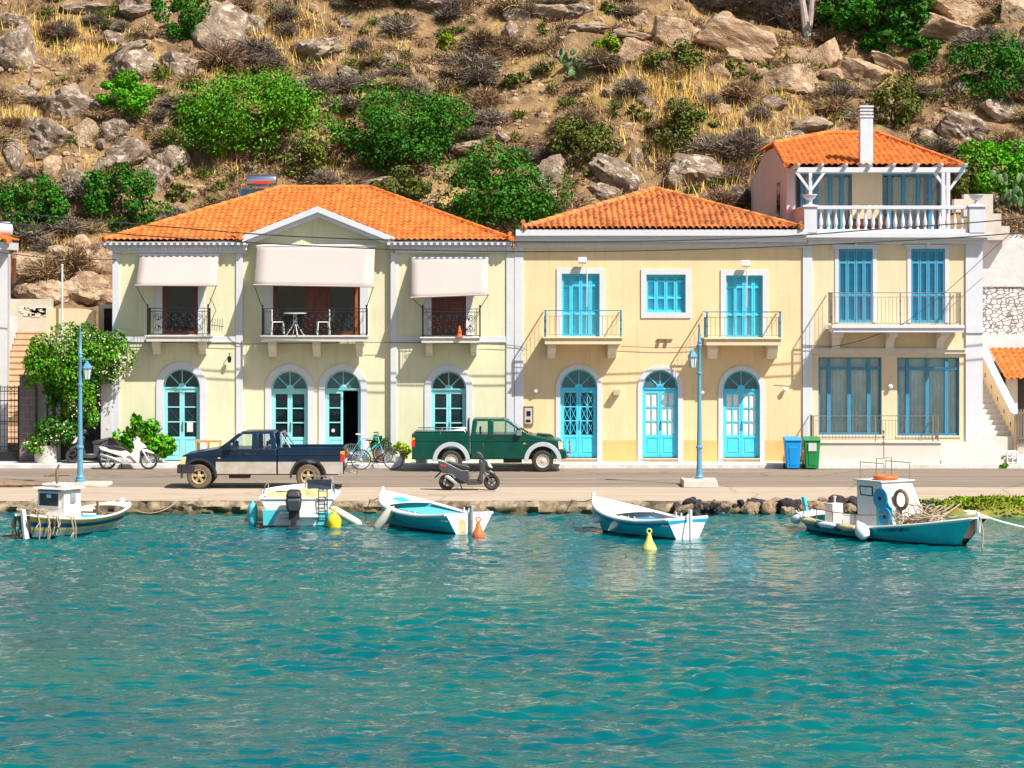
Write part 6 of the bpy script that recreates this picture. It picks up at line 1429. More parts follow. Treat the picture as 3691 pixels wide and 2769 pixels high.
    # registration letters on the bow (port side)
    cu = bpy.data.curves.new('registration_letters', 'FONT'); cu.body = 'ΑΓΙΑ ΠΑΡΑΣΚΕΥΗ'; cu.size = .12; cu.extrude = .003
    tmp = bpy.data.objects.new('tmp', cu); C.objects.link(tmp); dg = bpy.context.evaluated_depsgraph_get(); me = bpy.data.meshes.new_from_object(tmp.evaluated_get(dg)); bpy.data.objects.remove(tmp)
    me.materials.clear(); me.materials.append(M['hnavy']); o = _link('registration_letters', me, t, (0, 0, 0))
    p, q = Vector(pt(.60, .88, -1)), Vector(pt(.76, .88, -1)); dirx = (q-p).normalized(); up0 = (Vector(pt(.68, 1., -1))-Vector(pt(.68, .84, -1))).normalized(); nn = dirx.cross(up0).normalized(); up = nn.cross(dirx).normalized()
    o.matrix_local = Matrix.Translation(p+nn*.035) @ Matrix((dirx, up, nn)).transposed().to_4x4()
    return t, pt, L, wh
bE, ptE, LE, whE = boatE()
# life ring on the wheelhouse roof: lies on it
m = MB(); m.torus((0, 0, .055), .25, .06, 'z', 24, 10); o = obj('lifebuoy', m, 'orange', loc=tuple(RT(bE, (.02, -.10, 1.437))), smooth='all'); tag(o, 'orange lifebuoy lying on the wheelhouse roof of the turquoise fishing boat', 'lifebuoy')
# fenders, buoys and mooring lines
def hang(label, t, pt, s, side, L_, r, mat='fender', tilt=(0, 0, 0), dz=-.3, off=.10, grp=None):
    p = Vector(pt(s, 1, side)); p = p+Vector((0, side*(r+.02), dz)); return fender(label, RT(t, p), tilt, L_, r, mat, grp)
aE = bE.rotation_euler[2]
hang('long pale orange fender lying along the stern rail of the turquoise fishing boat', bE, ptE, .20, -1, .6, .075, 'canvas', (0, R(90), aE), -.03)
hang('second pale orange fender, beside the wheelhouse of the turquoise fishing boat', bE, ptE, .46, -1, .6, .075, 'canvas', (0, R(90), aE), -.03)
hang('long white fender between the two pale orange ones on the turquoise fishing boat', bE, ptE, .33, -1, .6, .075, 'hwhite', (0, R(90), aE), -.03)
hang('rounded white fender at the stern corner of the turquoise fishing boat', bE, ptE, .08, -1, .35, .11, 'hwhite', (0, R(75), aE), -.08)
m = MB(); m.lathe([(.02, -.22), (.11, -.19), (.17, -.08), (.18, .02), (.14, .13), (.06, .21), (.03, .27)], (0, 0, 0), 20)
p = Vector(ptE(.56, 1, -1))+Vector((0, -.2, -.08)); o = obj('round_fender', m, 'hwhite', loc=tuple(RT(bE, p)), smooth=True); o.rotation_euler = (R(-20), R(-25), 0); tag(o, 'big round white fender amidships on the turquoise fishing boat', 'fender')
for k, s_ in enumerate((.27, .41)):
    p = Vector(ptE(s_, 1, -1))+Vector((0, -.13, -.05)); m = MB(); m.ball((0, 0, 0), .09, 14, 10); tag(obj('float_ball', m, 'anti', loc=tuple(RT(bE, p)), smooth='all'), ('dark green ball float nearer the stern of the turquoise boat', 'dark green ball float nearer the wheelhouse of the turquoise boat')[k], 'float', 'dark floats on the turquoise boat')
aC = bC.rotation_euler[2]; aD = bD.rotation_euler[2]
p = RT(bC, Vector(ptC(.62, 1, 1))+Vector((0, .2, -.42))); fender('long cream fender leaning off the bow of the turquoise and white boat', (X(1384, 66.2), 66.1, WL+.24), (R(10), R(38), 0), .75, .12)
pd = [(2159, 1870, 1.0), (2214, 1890, .8), (2256, 1878, -.9)]
for (px, py, rr), lab in zip(pd, ('white fender nearest the bow of the blue striped boat', 'middle white fender of the blue striped boat', 'tilted white fender nearest the stern of the blue striped boat')):
    D = 65.3 if px < 2200 else 64.5; fender(lab, (X(px, D), D-.35, Z(py, D-.35)), (0, R(60)*rr, R(15)), .32, .085, 'hwhite', 'white fenders on the blue striped boat')
fender('turquoise fender hanging from the left quarter of the motor boat', (X(910, 66.7), 66.75, Z(1855, 66.7)), (0, 0, 0), .58, .13, 'hturq2')
fender('long cream fender standing off the right side of the motor boat', (X(1248, 67.3), 67.3, Z(1862, 67.3)), (0, R(-60), 0), .9, .105, 'fender')
def buoy(label, px, D, col, H=.42, r=.20, round_=False):
    t = thing('mooring_buoy', label, 'buoy', (X(px, D), D, WL-.05))
    m = MB()
    if round_: m.lathe([(.02, -.05), (.15, .0), (r*1.1, .15), (r*1.15, .26), (r*.8, .36), (.06, .42), (.04, .46)], (0, 0, 0), 18)
    else: m.lathe([(.03, -.1), (r*.9, -.04), (r, .05), (r*.92, .12), (r*.5, H*.65), (.05, H), (.04, H+.05)], (0, 0, 0), 18)
    obj('float', m, col, t, smooth=True)
    m = MB(); m.torus((0, 0, (.50 if round_ else H+.10)), .055, .018, 'y', 12, 6); obj('eye', m, col, t, smooth='all'); return t
buoy('pale yellow cone buoy in front of the blue striped boat', 2340, 60.6, 'paleyel', .38, .18)
buoy('orange cone buoy at the stern of the turquoise and white boat', 1724, 64.0, 'orange', .36, .16)
buoy('bright yellow round buoy beside the motor boat transom', 1205, 66.2, 'yelplastic', .42, .16, True)
rope('thick white mooring rope from the turquoise fishing boat bow out of frame right', [RT(bE, (LE/2-.05, 0, .80)), Vector((X(3760, 62), 62.3, Z(1915, 62)))], .03, 'hwhite', 'mooring_rope', sag=.05)
rope('pale rope hanging from the turquoise fishing boat bow into the water', [RT(bE, (LE/2+.0, 0, .75)), RT(bE, (LE/2+.10, 0, .4)), RT(bE, (LE/2+.1, -.03, -.1))], .022, 'rope', 'mooring_rope')
rope('mooring line sagging from the small cabin boat bow to the quay', [RT(bA, (LA/2, 0, .6)), Vector((X(640, 70.3), 70.45, .02))], .014, 'rope', 'mooring_rope', sag=.30)
rope('mooring line from the motor boat bow to the quay edge', [RT(bB, (1.8, .2, .8)), Vector((X(1000, 71.0), 71.2, .02))], .014, 'rope', 'mooring_rope', sag=.02)
rope('mooring line from the turquoise and white boat bow to the quay', [RT(bC, (LC/2, 0, .8)), Vector((X(1330, 70.6), 70.9, .02))], .014, 'rope', 'mooring_rope', sag=.1)
rope('mooring line from the blue striped boat bow to the quay', [RT(bD, (LD/2, 0, .8)), Vector((X(2060, 70.6), 70.9, .02))], .014, 'rope', 'mooring_rope', sag=.08)
# ================================================================ surroundings left
def leafmesh(name, n, radii, size, seed, clump=18, spread=.30, flat=.0, elong=1.8, hole=.0, bottom=-.9):
    """leaf quads gathered in clumps through an ellipsoid volume"""
    rng = np.random.default_rng(seed)
    d = rng.normal(size=(clump, 3)); d /= np.linalg.norm(d, axis=1)[:, None]; rr = rng.uniform(.30, .86, clump)**.7
    cc = d*rr[:, None]; cc[:, 2] = np.maximum(cc[:, 2], bottom)
    pick = rng.integers(0, clump, n); sr = spread*rng.uniform(.6, 1.35, clump)
    q = rng.normal(size=(n, 3)); q /= np.linalg.norm(q, axis=1)[:, None]
    P = cc[pick]+q*(sr[pick]*rng.uniform(.55, 1.0, n)**.6)[:, None]
    nrm = q*.7+rng.normal(size=(n, 3))*.55+np.array([0, 0, .25])
    P = P*np.array(radii); nrm /= np.linalg.norm(nrm, axis=1)[:, None]
    a = np.cross(nrm, rng.normal(size=(n, 3))); a /= np.linalg.norm(a, axis=1)[:, None]; b = np.cross(nrm, a)
    s = size*rng.uniform(.6, 1.4, n)[:, None]
    V = np.stack([P-a*s*elong*.5, P+b*s*.5, P+a*s*elong*.5, P-b*s*.5], 1).reshape(-1, 3)
    me = bpy.data.meshes.new(name); me.vertices.add(4*n); me.vertices.foreach_set('co', V.ravel()); me.loops.add(4*n); me.loops.foreach_set('vertex_index', np.arange(4*n, dtype=np.int32))
    me.polygons.add(n); me.polygons.foreach_set('loop_start', np.arange(0, 4*n, 4)); me.polygons.foreach_set('loop_total', np.full(n, 4)); me.update(); me.validate(); return me
def twigmesh(name, n, radii, seed, w=.028, droop=.0, len_=(.5, 1.0), up=.35):
    """dry shrub: thin tapering blades radiating from a few stems"""
    rng = np.random.default_rng(seed)
    d = rng.normal(size=(n, 3)); d[:, 2] = np.abs(d[:, 2])+up; d /= np.linalg.norm(d, axis=1)[:, None]
    st = rng.uniform(.15, .72, n)[:, None]; L_ = rng.uniform(.18, .42, n)[:, None]
    A = d*st+rng.normal(size=(n, 3))*.07; e = d+rng.normal(size=(n, 3))*.65; e /= np.linalg.norm(e, axis=1)[:, None]; B = A+e*L_
    nstem = n//10; A[:nstem] = 0; B[:nstem] = d[:nstem]*rng.uniform(.5, .95, nstem)[:, None]
    R_ = np.array(radii); A = A*R_; B = B*R_; s = np.cross(B-A, rng.normal(size=(n, 3))); s /= (np.linalg.norm(s, axis=1)[:, None]+1e-9); ww = w*rng.uniform(.5, 1.4, n)[:, None]; ww[:nstem] *= 1.6
    V = np.stack([A-s*ww*.5, A+s*ww*.5, B+s*ww*.22, B-s*ww*.22], 1).reshape(-1, 3)
    me = bpy.data.meshes.new(name); me.vertices.add(4*n); me.vertices.foreach_set('co', V.ravel()); me.loops.add(4*n); me.loops.foreach_set('vertex_index', np.arange(4*n, dtype=np.int32))
    me.polygons.add(n); me.polygons.foreach_set('loop_start', np.arange(0, 4*n, 4)); me.polygons.foreach_set('loop_total', np.full(n, 4)); me.update(); me.validate(); return me
def mobj(name, me, mat, parent=None, loc=(0, 0, 0), rot=0., scale=None):
    me.materials.clear(); me.materials.append(M[mat] if isinstance(mat, str) else mat); o = _link(name, me, parent, loc, rot)
    if scale: o.scale = scale
    return o
def trunk(mb, p, q, r0, r1, bend=.1, n=7, seed=1):
    rng = random.Random(seed); p, q = Vector(p), Vector(q); pts = []; rs = []
    for i in range(n+1):
        t = i/n; v = p.lerp(q, t); o = math.sin(t*PI)*bend; pts.append(v+Vector((o*rng.uniform(-1, 1), o*rng.uniform(-1, 1), 0))); rs.append(r0+(r1-r0)*t)
    mb.tube(pts, rs, 7)
# ---- neighbouring white house at the left edge
hl = thing('white_house', 'corner of a white house with orange tiled eave at the left edge', 'house', (X(-200), 86, 0))
m = MB(); a, b = X(-900, 86), X(27, 86); b2 = X(38, 94); zt_ = Z(903, 86); m.hexa([(a, 86, PB), (b, 86, PB), (b2, 94, PB), (a, 94, PB), (a, 86, zt_), (b, 86, zt_), (b2, 94, zt_), (a, 94, zt_)])
obj('wall', m, 'white', hl, world=True)
m = MB(); m.box(a, X(42, 86), 85.55, 87.2, Z(900, 85.6), Z(872, 85.6)); m.box(a, X(34, 86), 85.7, 85.99, Z(915, 85.7), Z(900, 85.6)-.002); obj('cornice', m, 'trim', hl, world=True)
m = MB(); e1_ = X(38, 85.6); Wl = 5.; tile_roof(m, (e1_-Wl, 85.4, Z(870, 85.5)), (1, 0, 0), (0, 4.2, 1.5), Wl, lambda u: 4.46*min(1, (Wl-u)/4.2), amp=.05, S=.5); tile_roof(m, (e1_, 85.4, Z(870, 85.5)), (0, 1, 0), (-4.2, 0, 1.5), 8.4, lambda u: 4.46*min(u/4.2, (8.4-u)/4.2)*(u < 1.6), amp=.05, S=.5)
r = obj('roof', m, 'tileroof', hl, world=True, recalc=False)
m = MB(); ridge_tiles(m, (e1_, 85.4, Z(868, 85.5)), (e1_-4.2, 89.6, Z(868, 85.5)+1.5), .1); obj('ridge_tiles', m, 'tileroof', r, world=True, smooth=True)
m = MB(); m.box(X(30, 87), X(40, 87), 87.5, 87.9, Z(1020, 87), Z(930, 87)); obj('shutter', m, 'brownwood', hl, world=True)
t = thing('water_heater_tank', 'white round tank on the roof of the house at the left edge', 'water tank', (X(6, 87), 87, Z(850, 87)))
m = MB(); m.lathe([(.05, -.8), (.22, -.75), (.25, -.6), (.25, .25), (.2, .34), (.05, .38)], (0, 0, .22), 18, 'x'); obj('tank', m, 'trim', t, smooth=True)
m = MB(); m.tube([(-.3, 0, 0), (-.3, 0, -.4)], .03, 5); m.tube([(.2, 0, 0), (.2, 0, -.4)], .03, 5); obj('tank_frame', m, 'greyiron', t)
# ---- peach steps climbing behind the gate
m = MB(); n = 20; z0, z1, ya, yb = .25, Z(1195, 93.2), 86.6, 93.2; xL, xR = X(-40, 88), X(152, 90)
for k in range(n): zt_ = z0+(z1-z0)*(k+1)/n; yk = ya+(yb-ya)*k/n; m.box(xL, xR, yk, yb+.6+.001*k, zt_-.4 if k else 0, zt_); m.box(xL, xR, yk-.03, yk+.0, zt_-.05, zt_+.002)
tag(obj('stairway', m, 'step', world=True, loc=(X(40, 87), 87, 0)), 'long peach stone stairway climbing behind the iron gate', 'stairs')
m = MB()
for k in range(8): p = k/7; m.box(xL-.25, xL-.02, ya+(yb-ya)*k/8, ya+(yb-ya)*(k+1)/8, 0, z0+(z1-z0)*(k+1)/8+.55)
tag(obj('stair_parapet', m, 'white', world=True, loc=(xL, 88, 0)), 'white parapet along the left side of the peach stairway', 'wall')
m = MB(); m.box(X(26, 93.8), X(188, 93.8), 93.8, 94.1, Z(1205, 93.8)-.3, Z(1078, 93.8)); w_ = obj('retaining_wall', m, 'concrete', world=True, loc=(X(100, 93.8), 93.8, 4)); tag(w_, 'tan concrete retaining wall at the top of the peach stairway', 'wall')
m = MB(); rng = random.Random(2)
for k in range(26): px = rng.uniform(62, 160); py = rng.uniform(1112, 1142); a = X(px, 93.7); zz = Z(py, 93.7); m.box(a, a+rng.uniform(.12, .4), 93.775, 93.798, zz, zz+rng.uniform(.05, .1))
obj('stone_inset', m, 'bracket', w_, loc=(0, 0, 0)).location = -Vector(w_.location)
m = MB(); D = 91.5; m.box(X(166, D), X(272, D), D, D+.25, 2.5, Z(1112, D)); m.prism([(X(272, D)+.003, 2.5), (X(341, D), 2.5), (X(341, D), Z(1121, D)), (X(300, D), Z(1114, D)), (X(272, D)+.003, Z(1112, D))], D+.01, D+.26)
tag(obj('screen_wall', m, 'cream3', world=True, loc=(X(255, D), D, 3)), 'blank cream wall panel above the flowering vine', 'wall')
t = thing('white_pole', 'thin white pole rising above the cream wall panel against the rocks', 'pole', (X(226, 91.4), 91.3, 3)); m = MB(); m.tube([(0, 0, 0), (0, 0, Z(957, 91.4)-3)], .035, 8); m.ball((0, 0, Z(957, 91.4)-3), .05, 8, 6); obj('shaft', m, 'trim', t)
t = thing('utility_box', 'small grey building corner with a dark barred opening beside the yellow house', 'hut', (X(384, 92), 92, 3)); D = 92
m = MB(); facade(m, X(355, D), X(420, D), 2.5, Z(1098, D), D, [(X(374, D), X(404, D), Z(1195, D), Z(1112, D), False)]); m.box(X(355, D), X(420, D), D+.3, D+2, 2.5, Z(1098, D)); obj('wall', m, 'concrete', t, world=True, recalc=False)
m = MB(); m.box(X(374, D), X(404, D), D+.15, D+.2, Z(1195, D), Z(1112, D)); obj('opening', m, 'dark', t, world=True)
m = MB()
for k in range(5): x = X(376+6*k, D); m.tube([(x, D+.05, Z(1195, D)), (x, D+.05, Z(1150, D))], .015, 4)
obj('bars', m, 'iron', t, world=True)
# ---- gate, pillars, dark door
t = thing('iron_gate', 'ornate black iron gate in front of the peach stairway', 'gate', (X(30, 85.2), 85.2, PB)); D = 85.2
m = MB(); x0, x1, z0, z1 = X(-60, D), X(66, D), Z(1625, D), Z(1395, D)
for z in (z0, z0+.15, z0+(z1-z0)*.42, z0+(z1-z0)*.46, z1-.45, z1-.15, z1): m.box(x0, x1, D-.012, D+.012, z-.012, z+.012)
for z in [z0+(z1-z0)*q/9 for q in range(1, 9)]: m.box(x0, x1, D-.006, D+.006, z-.005, z+.005)
k = 0
x = x0
while x < x1: m.tube([(x, D, z0), (x, D, z1+(.06 if k % 2 else .0))], .011, 4); k += 1; x += .115
for k in range(9): m.torus((x0+.08+k*.13, D, z1-.075), .045, .008, 'y', 10, 4); m.torus((x0+.08+k*.13, D, z0+.075), .045, .008, 'y', 10, 4)
obj('grille', m, 'iron', t, world=True)
m = MB(); m.box(x1+.0, x1+.05, D-.03, D+.03, PB, z1+.05); m.box(x0, x1+.05, D-.02, D+.02, PB+.02, z0-.03); obj('gate_frame', m, 'iron', t, world=True)
M['greyblock'] = pm('purple_grey_stone_blocks', (.24, .185, .18), .85, var=.15, scale=4, bump=.3)
t = thing('stone_pillar', 'dark purple grey block pillar between the iron gate and the vine planter', 'pillar', (X(98, 85), 85, PB)); D = 85.
m = MB(); a, b = X(70, D), X(127, D); zz = PB; k = 0
while zz < Z(1380, D):
    h_ = .235; j = (a+b)/2+(.0 if k % 2 else .12)
    for u, v in ((a, j-.006), (j+.006, b)): m.box(u, v, D, D+.45, zz, zz+h_-.012)
    zz += h_; k += 1
m.box(a-.02, b+.02, D-.02, D+.47, zz, zz+.06)
obj('blocks', m, 'greyblock', t, world=True, bevel=.008)
m = MB(); m.box(a+.012, b-.012, D+.012, D+.44, PB, zz-.01); obj('mortar', m, 'concrete', t, world=True)
m = MB(); D = 85.6; m.box(X(127, D), X(214, D), D, D+.2, PB, Z(1380, D)); tag(obj('garden_wall', m, 'white', world=True, loc=(X(170, D), D, PB)), 'white garden wall behind the vine trunk', 'wall')
t = thing('entrance_gate', 'dark metal gate set back between the planter and the white pillar', 'gate', (X(285, 86), 86, PB)); D = 86.
m = MB(); x0, x1 = X(214, D), X(362, D); z1 = Z(1425, D); m.box(x0, x1, D, D+.04, PB, PB+1.45)
for k in range(7): m.box(x0, x1, D, D+.03, PB+1.47+.19*k, PB+1.47+.19*k+.05)
m.box(x0, x0+.05, D-.02, D+.05, PB+.01, z1); m.box(x1-.05, x1, D-.02, D+.05, PB+.01, z1); m.box(x0+.051, x1-.051, D-.02, D+.05, z1-.05, z1)
obj('panel', m, pm('dark_slate_gate_paint', (.035, .045, .055), .5, var=.2), t, world=True)
m = MB()
for cx, cz in ((X(325, D), PB+.75), (X(300, D), PB+.75)): m.torus((cx, D-.03, cz), .12, .012, 'y', 14, 5); m.torus((cx, D-.03, cz), .05, .01, 'y', 10, 5)
obj('gate_scroll', m, 'iron', t, world=True)
t = thing('gate_pillar', 'white plastered pillar with house number beside the dark metal gate', 'pillar', (X(386, 85.1), 85.1, PB)); D = 84.93
m = MB(); m.box(X(363, D), X(408, D)-.03, D, D+.6, PB, Z(1392, D)); m.box(X(359, D), X(408, D)-.03, D-.04, D+.64, Z(1392, D)+.001, Z(1386, D)); obj('shaft', m, 'white', t, world=True, bevel=.01)
cu = bpy.data.curves.new('n', 'FONT'); cu.body = '161'; cu.size = .11; cu.extrude = .002; tmp = bpy.data.objects.new('tmp', cu); C.objects.link(tmp); me = bpy.data.meshes.new_from_object(tmp.evaluated_get(bpy.context.evaluated_depsgraph_get())); bpy.data.objects.remove(tmp); me.materials.clear(); me.materials.append(M['blackplastic'])
o = _link('house_number', me, t, Vector((X(374, D), D-.004, Z(1476, D)))-ORG[t]); o.rotation_euler = (R(90), 0, 0)
m = MB(); m.box(X(384, D), X(392, D), D-.02, D-.001, Z(1547, D), Z(1539, D)); obj('door_bell', m, 'bracket', t, world=True)
# ---- flowering vine on its planter
t = thing('planter', 'large round whitewashed concrete planter under the vine', 'planter', (X(165, 84.5), 84.5, PB)); m = MB(); m.lathe([(.34, 0), (.36, .02), (.385, .5), (.40, .58), (.36, .58), (.35, .45)], (0, 0, 0), 24); obj('tub', m, 'planter', t, smooth=True)
m = MB(); m.lathe([(.01, .50), (.35, .50)], (0, 0, 0), 20); obj('soil', m, 'bark', t)
tv = thing('flowering_vine', 'large green vine with cream blossoms growing out of the round planter', 'vine', (X(165, 84.5), 84.5, PB+.5))
m = MB(); trunk(m, (0, 0, 0), (.25, .1, 1.4), .09, .06, .12, seed=3); trunk(m, (.25, .1, 1.4), (-.3, .1, 2.9), .05, .03, .2, seed=4); trunk(m, (.25, .1, 1.4), (1.0, .1, 3.1), .05, .03, .25, seed=5); trunk(m, (.2, .1, 1.2), (.7, .05, 2.4), .04, .02, .2, seed=6); trunk(m, (-.05, 0, 0), (.1, .1, 1.5), .05, .03, .2, seed=8); obj('trunk', m, 'bark', tv, smooth=True)
def W_(px, py, D): v = Vector((X(px, D), D, Z(py, D)))-ORG[tv]; return tuple(v)
vine = [((265, 1290, 84.4), (1.45, .8, 1.1), 7400, 'leaf'), ((160, 1320, 84.3), (.85, .65, .9), 3000, 'leaf'), ((385, 1290, 84.3), (.85, .65, .95), 2900, 'leaf'), ((300, 1440, 84.3), (.72, .55, .95), 3200, 'leaf'), ((200, 1420, 84.5), (.5, .4, .7), 900, 'leafdark'), ((205, 1560, 84.4), (.85, .5, .65), 2800, 'leafdark'), ((132, 1605, 84.3), (.45, .35, .35), 700, 'leaf')]
for k, (c, rd, n, mt) in enumerate(vine): mobj('foliage', leafmesh('vine_foliage', n, rd, .060, 50+k, clump=30, spread=.33, elong=2.1), mt, tv, W_(*c))
for k, (c, rd, n) in enumerate([((270, 1280, 84.2), (1.30, .7, .95), 620), ((300, 1440, 84.2), (.66, .5, .8), 220), ((205, 1560, 84.2), (.7, .45, .5), 170), ((132, 1605, 84.2), (.45, .35, .3), 90), ((400, 1300, 84.2), (.75, .5, .8), 220)]): mobj('blossoms', leafmesh('vine_blossoms', n, rd, .055, 80+k, clump=40, spread=.25, elong=1.5), 'petal', tv, W_(*c))
def potted(label, px, D, zb, pot, radii, n, size, mat, cat='potted plant', pm_='planter', extra=None, clump=20, zl=None):
    t = thing('potted_plant', label, cat, (X(px, D), D, zb)); r, h = pot
    m = MB(); m.lathe([(r*.75, 0), (r*.8, .01), (r, h*.92), (r*1.06, h*.93), (r*1.06, h), (r*.95, h), (r*.9, h*.9)], (0, 0, 0), 18); obj('pot', m, pm_, t, smooth=True)
    m = MB(); trunk(m, (0, 0, h*.7), (.02, 0, h+radii[2]), .03, .015, .03); obj('stem', m, 'bark', t)
    mobj('foliage', leafmesh('potted_foliage', n, radii, size, int(px), clump=clump, spread=.34, elong=1.5), mat, t, (0, 0, h+radii[2]*.85))
    if extra: mobj('flowers', leafmesh('potted_flowers', extra[0], [q*1.03 for q in radii], extra[2], int(px)+1, clump=16, spread=.2, elong=1.2), extra[1], t, (0, 0, h+radii[2]*.95))
    return t
potted('big bright green leafy bush in a pot behind the white scooter', 530, 84.35, PB, (.26, .26), (.98, .42, .62), 2600, .10, 'leafbright', clump=34)
o = mobj('foliage', leafmesh('shoot', 220, (.22, .2, .3), .09, 5, clump=8), 'leafbright', bpy.data.objects['potted_plant'], (-.35, 0, 1.45))
potted('low flowering pot with pink red blooms behind the navy pickup', 1050, 84.4, PB, (.16, .24), (.62, .22, .20), 620, .06, 'yelleaf', extra=(90, 'redpetal', .06))
potted('yellow green variegated plant in a pot between the bicycles and the green pickup', 1443, 84.4, PB, (.18, .20), (.38, .28, .26), 760, .07, 'yelleaf', pm_='hwhite')
potted('dark green broad leaved plant in a terracotta brown pot behind the bicycles', 1365, 84.6, PB, (.20, .46), (.36, .25, .20), 240, .13, 'leafdark', pm_='brownwood')
potted('bushy plant in a low white bowl behind the green pickup rear wheel', 1520, 84.5, PB, (.24, .25), (.30, .2, .10), 160, .06, 'yelleaf', pm_='planter')
# wooden rack by the first door
t = thing('wooden_rack', 'light wooden frame rack standing between the leftmost door and the navy pickup', 'rack', (X(752, 84.4), 84.4, PB)); m = MB()
for x in (-.40, -.02, .38):
    for y in (-.16, .16): m.box(x-.025, x+.025, y-.025, y+.025, 0, .72)
for z in (.12, .68): m.box(-.42, .40, -.19, -.14, z, z+.05); m.box(-.42, .40, .14, .19, z, z+.05)
obj('frame', m, 'lightwood', t); m = MB(); m.box(-.44, .42, -.2, .2, .731, .755); obj('shelf', m, 'lightwood', t)
# balcony furniture
def table(label, loc):
    t = thing('garden_table', label, 'table', loc); m = MB(); m.lathe([(.36, .70), (.38, .72), (.38, .735), (.36, .74)], (0, 0, 0), 20); obj('table_top', m, 'hwhite', t)
    for a in (0, 90, 180, 270): m = MB(); c, s = math.cos(R(a+20)), math.sin(R(a+20)); m.tube([(c*.04, s*.04, .70), (c*.06, s*.06, .35), (c*.3, s*.3, .0)], .02, 6); obj('leg', m, 'hwhite', t)
def chair(label, loc, rot):
    t = thing('garden_chair', label, 'chair', loc, rot, group='white garden chairs on the middle balcony'); m = MB(); m.box(-.2, .2, -.2, .2, .42, .45); obj('seat', m, 'hwhite', t, bevel=.01)
    m = MB(); m.box(-.2, .2, .18, .21, .46, .85); obj('backrest', m, 'hwhite', t, bevel=.01)
    for x in (-.18, .18):
        for y in (-.18, .18): m = MB(); m.tube([(x, y, .42), (x*1.15, y*1.15, 0)], .018, 5); obj('leg', m, 'hwhite', t)
zb_ = Z(1210, 83.85)+.002
table('round white table on the middle balcony', (X(1064, 84.4), 84.4, zb_)); chair('white garden chair at the left end of the middle balcony', (X(1000, 84.4), 84.42, zb_), R(100)); chair('white garden chair right of the table on the middle balcony', (X(1165, 84.4), 84.4, zb_), R(-80))
t = thing('traffic_cone', 'small orange cone standing on the right balcony of the yellow house', 'cone', (X(1656, 84.2), 84.2, Z(1215, 83.85)+.002)); m = MB(); m.lathe([(.14, 0), (.14, .02), (.09, .03), (.02, .36), (.01, .37)], (0, 0, 0), 14); obj('cone_body', m, 'orange', t)
# tv antenna
t = thing('tv_antenna', 'thin television antenna fixed at the right end of the left balcony', 'antenna', (X(756, 83.9), 83.9, Z(1180, 83.9))); m = MB(); m.tube([(0, 0, -.3), (0, 0, .35)], .012, 5); m.tube([(-.1, -.05, .1), (.45, -.1, .02)], .01, 4)
for k in range(7): x = -.08+.08*k; m.tube([(x, -.05, -.12), (x+.03, -.1, .28)], .007, 4)
m.tube([(.1, 0, .8), (.2, 0, .55), (.05, 0, .2), (0, 0, .1)], .01, 4); m.tube([(.1, 0, .8), (.0, 0, .95)], .01, 4); obj('aerial', m, 'iron', t)
# wall lights
def wall_light(label, px, py, kind, D=84.97):
    t = thing('wall_light', label, 'wall light', (X(px, D), D, Z(py, D)))
    m = MB()
    if kind == 'flood': m.hexa([(-.13, -.34, .0), (.13, -.34, .0), (.13, -.22, .16), (-.13, -.22, .16), (-.13, -.25, -.06), (.13, -.25, -.06), (.13, -.12, .1), (-.13, -.12, .1)]); m.tube([(0, 0, -.12), (0, -.2, -.02)], .015, 5)
    elif kind == 'lantern': m.tube([(0, 0, .12), (0, -.16, .16), (0, -.18, .05)], .014, 5); m.lathe([(.03, -.16), (.06, -.1), (.07, .02), (.02, .07)], (0, -.18, 0), 8)
    else: m.lathe([(.02, 0), (.06, -.04), (.08, -.12), (.03, -.16)], (0, 0, 0), 14, 'y')
    obj('lamp_body', m, 'iron' if kind == 'lantern' else 'hwhite', t)
wall_light('white floodlight above the left balcony door of the cream house', 2099, 945, 'flood'); wall_light('white floodlight above the right balcony door of the cream house', 2686, 957, 'flood')
wall_light('black wall lantern between the left two arched doors of the yellow house', 829, 1290, 'lantern'); wall_light('small round white lamp left of the first blue door', 1930, 1408, 'ball'); wall_light('small round white lamp hidden by the lamp post on the cream house', 2530, 1413, 'ball'); wall_light('small white lamp at the right end of the cream house', 2828, 1404, 'ball'); wall_light('white oval lamp between the two shop windows', 3208, 1393, 'ball', Y0-.01)
t = thing('wall_spotlight', 'tan box spotlight between the first two blue doors, casting a long shadow', 'wall light', (X(2222, 84.97), 84.97, Z(1412, 84.97))); m = MB(); m.hexa([(-.1, -.25, -.08), (.1, -.25, -.08), (.1, 0, -.12), (-.1, 0, -.12), (-.1, -.30, .08), (.12, -.30, .08), (.12, 0, .05), (-.1, 0, .05)]); obj('lamp_body', m, 'bracket', t)
t = thing('meter_box', 'electricity meter in a dark framed niche left of the first blue door', 'meter', (X(1905, 84.98), 84.98, Z(1532, 84.98))); 
m = MB(); a = .165; 
for u in ((-a, -a+.03, 0, .62), (a-.03, a, 0, .62), (-a+.03, a-.03, 0, .03), (-a+.03, a-.03, .59, .62)): m.box(u[0], u[1], -.05, .01, u[2], u[3])
obj('frame', m, 'wood', t); m = MB(); m.box(-a+.04, a-.04, -.04, 0, .04, .56); b_ = obj('cover', m, 'concrete', t); m = MB(); m.box(-.06, .07, -.055, -.041, .30, .46); m.box(-.08, .06, -.055, -.041, .10, .18); obj('meter_window', m, 'darkglass', b_)
t = thing('wall_bracket', 'small rusty bracket on the cream wall between the two balconies', 'bracket', (X(2396, 84.98), 84.98, Z(1228, 84.98))); m = MB(); m.box(-.26, .26, -.04, .01, .02, .06); m.box(-.2, -.12, -.1, -.041, -.06, .05); m.box(.05, .14, -.1, -.041, -.06, .05); obj('plate', m, 'wood', t)
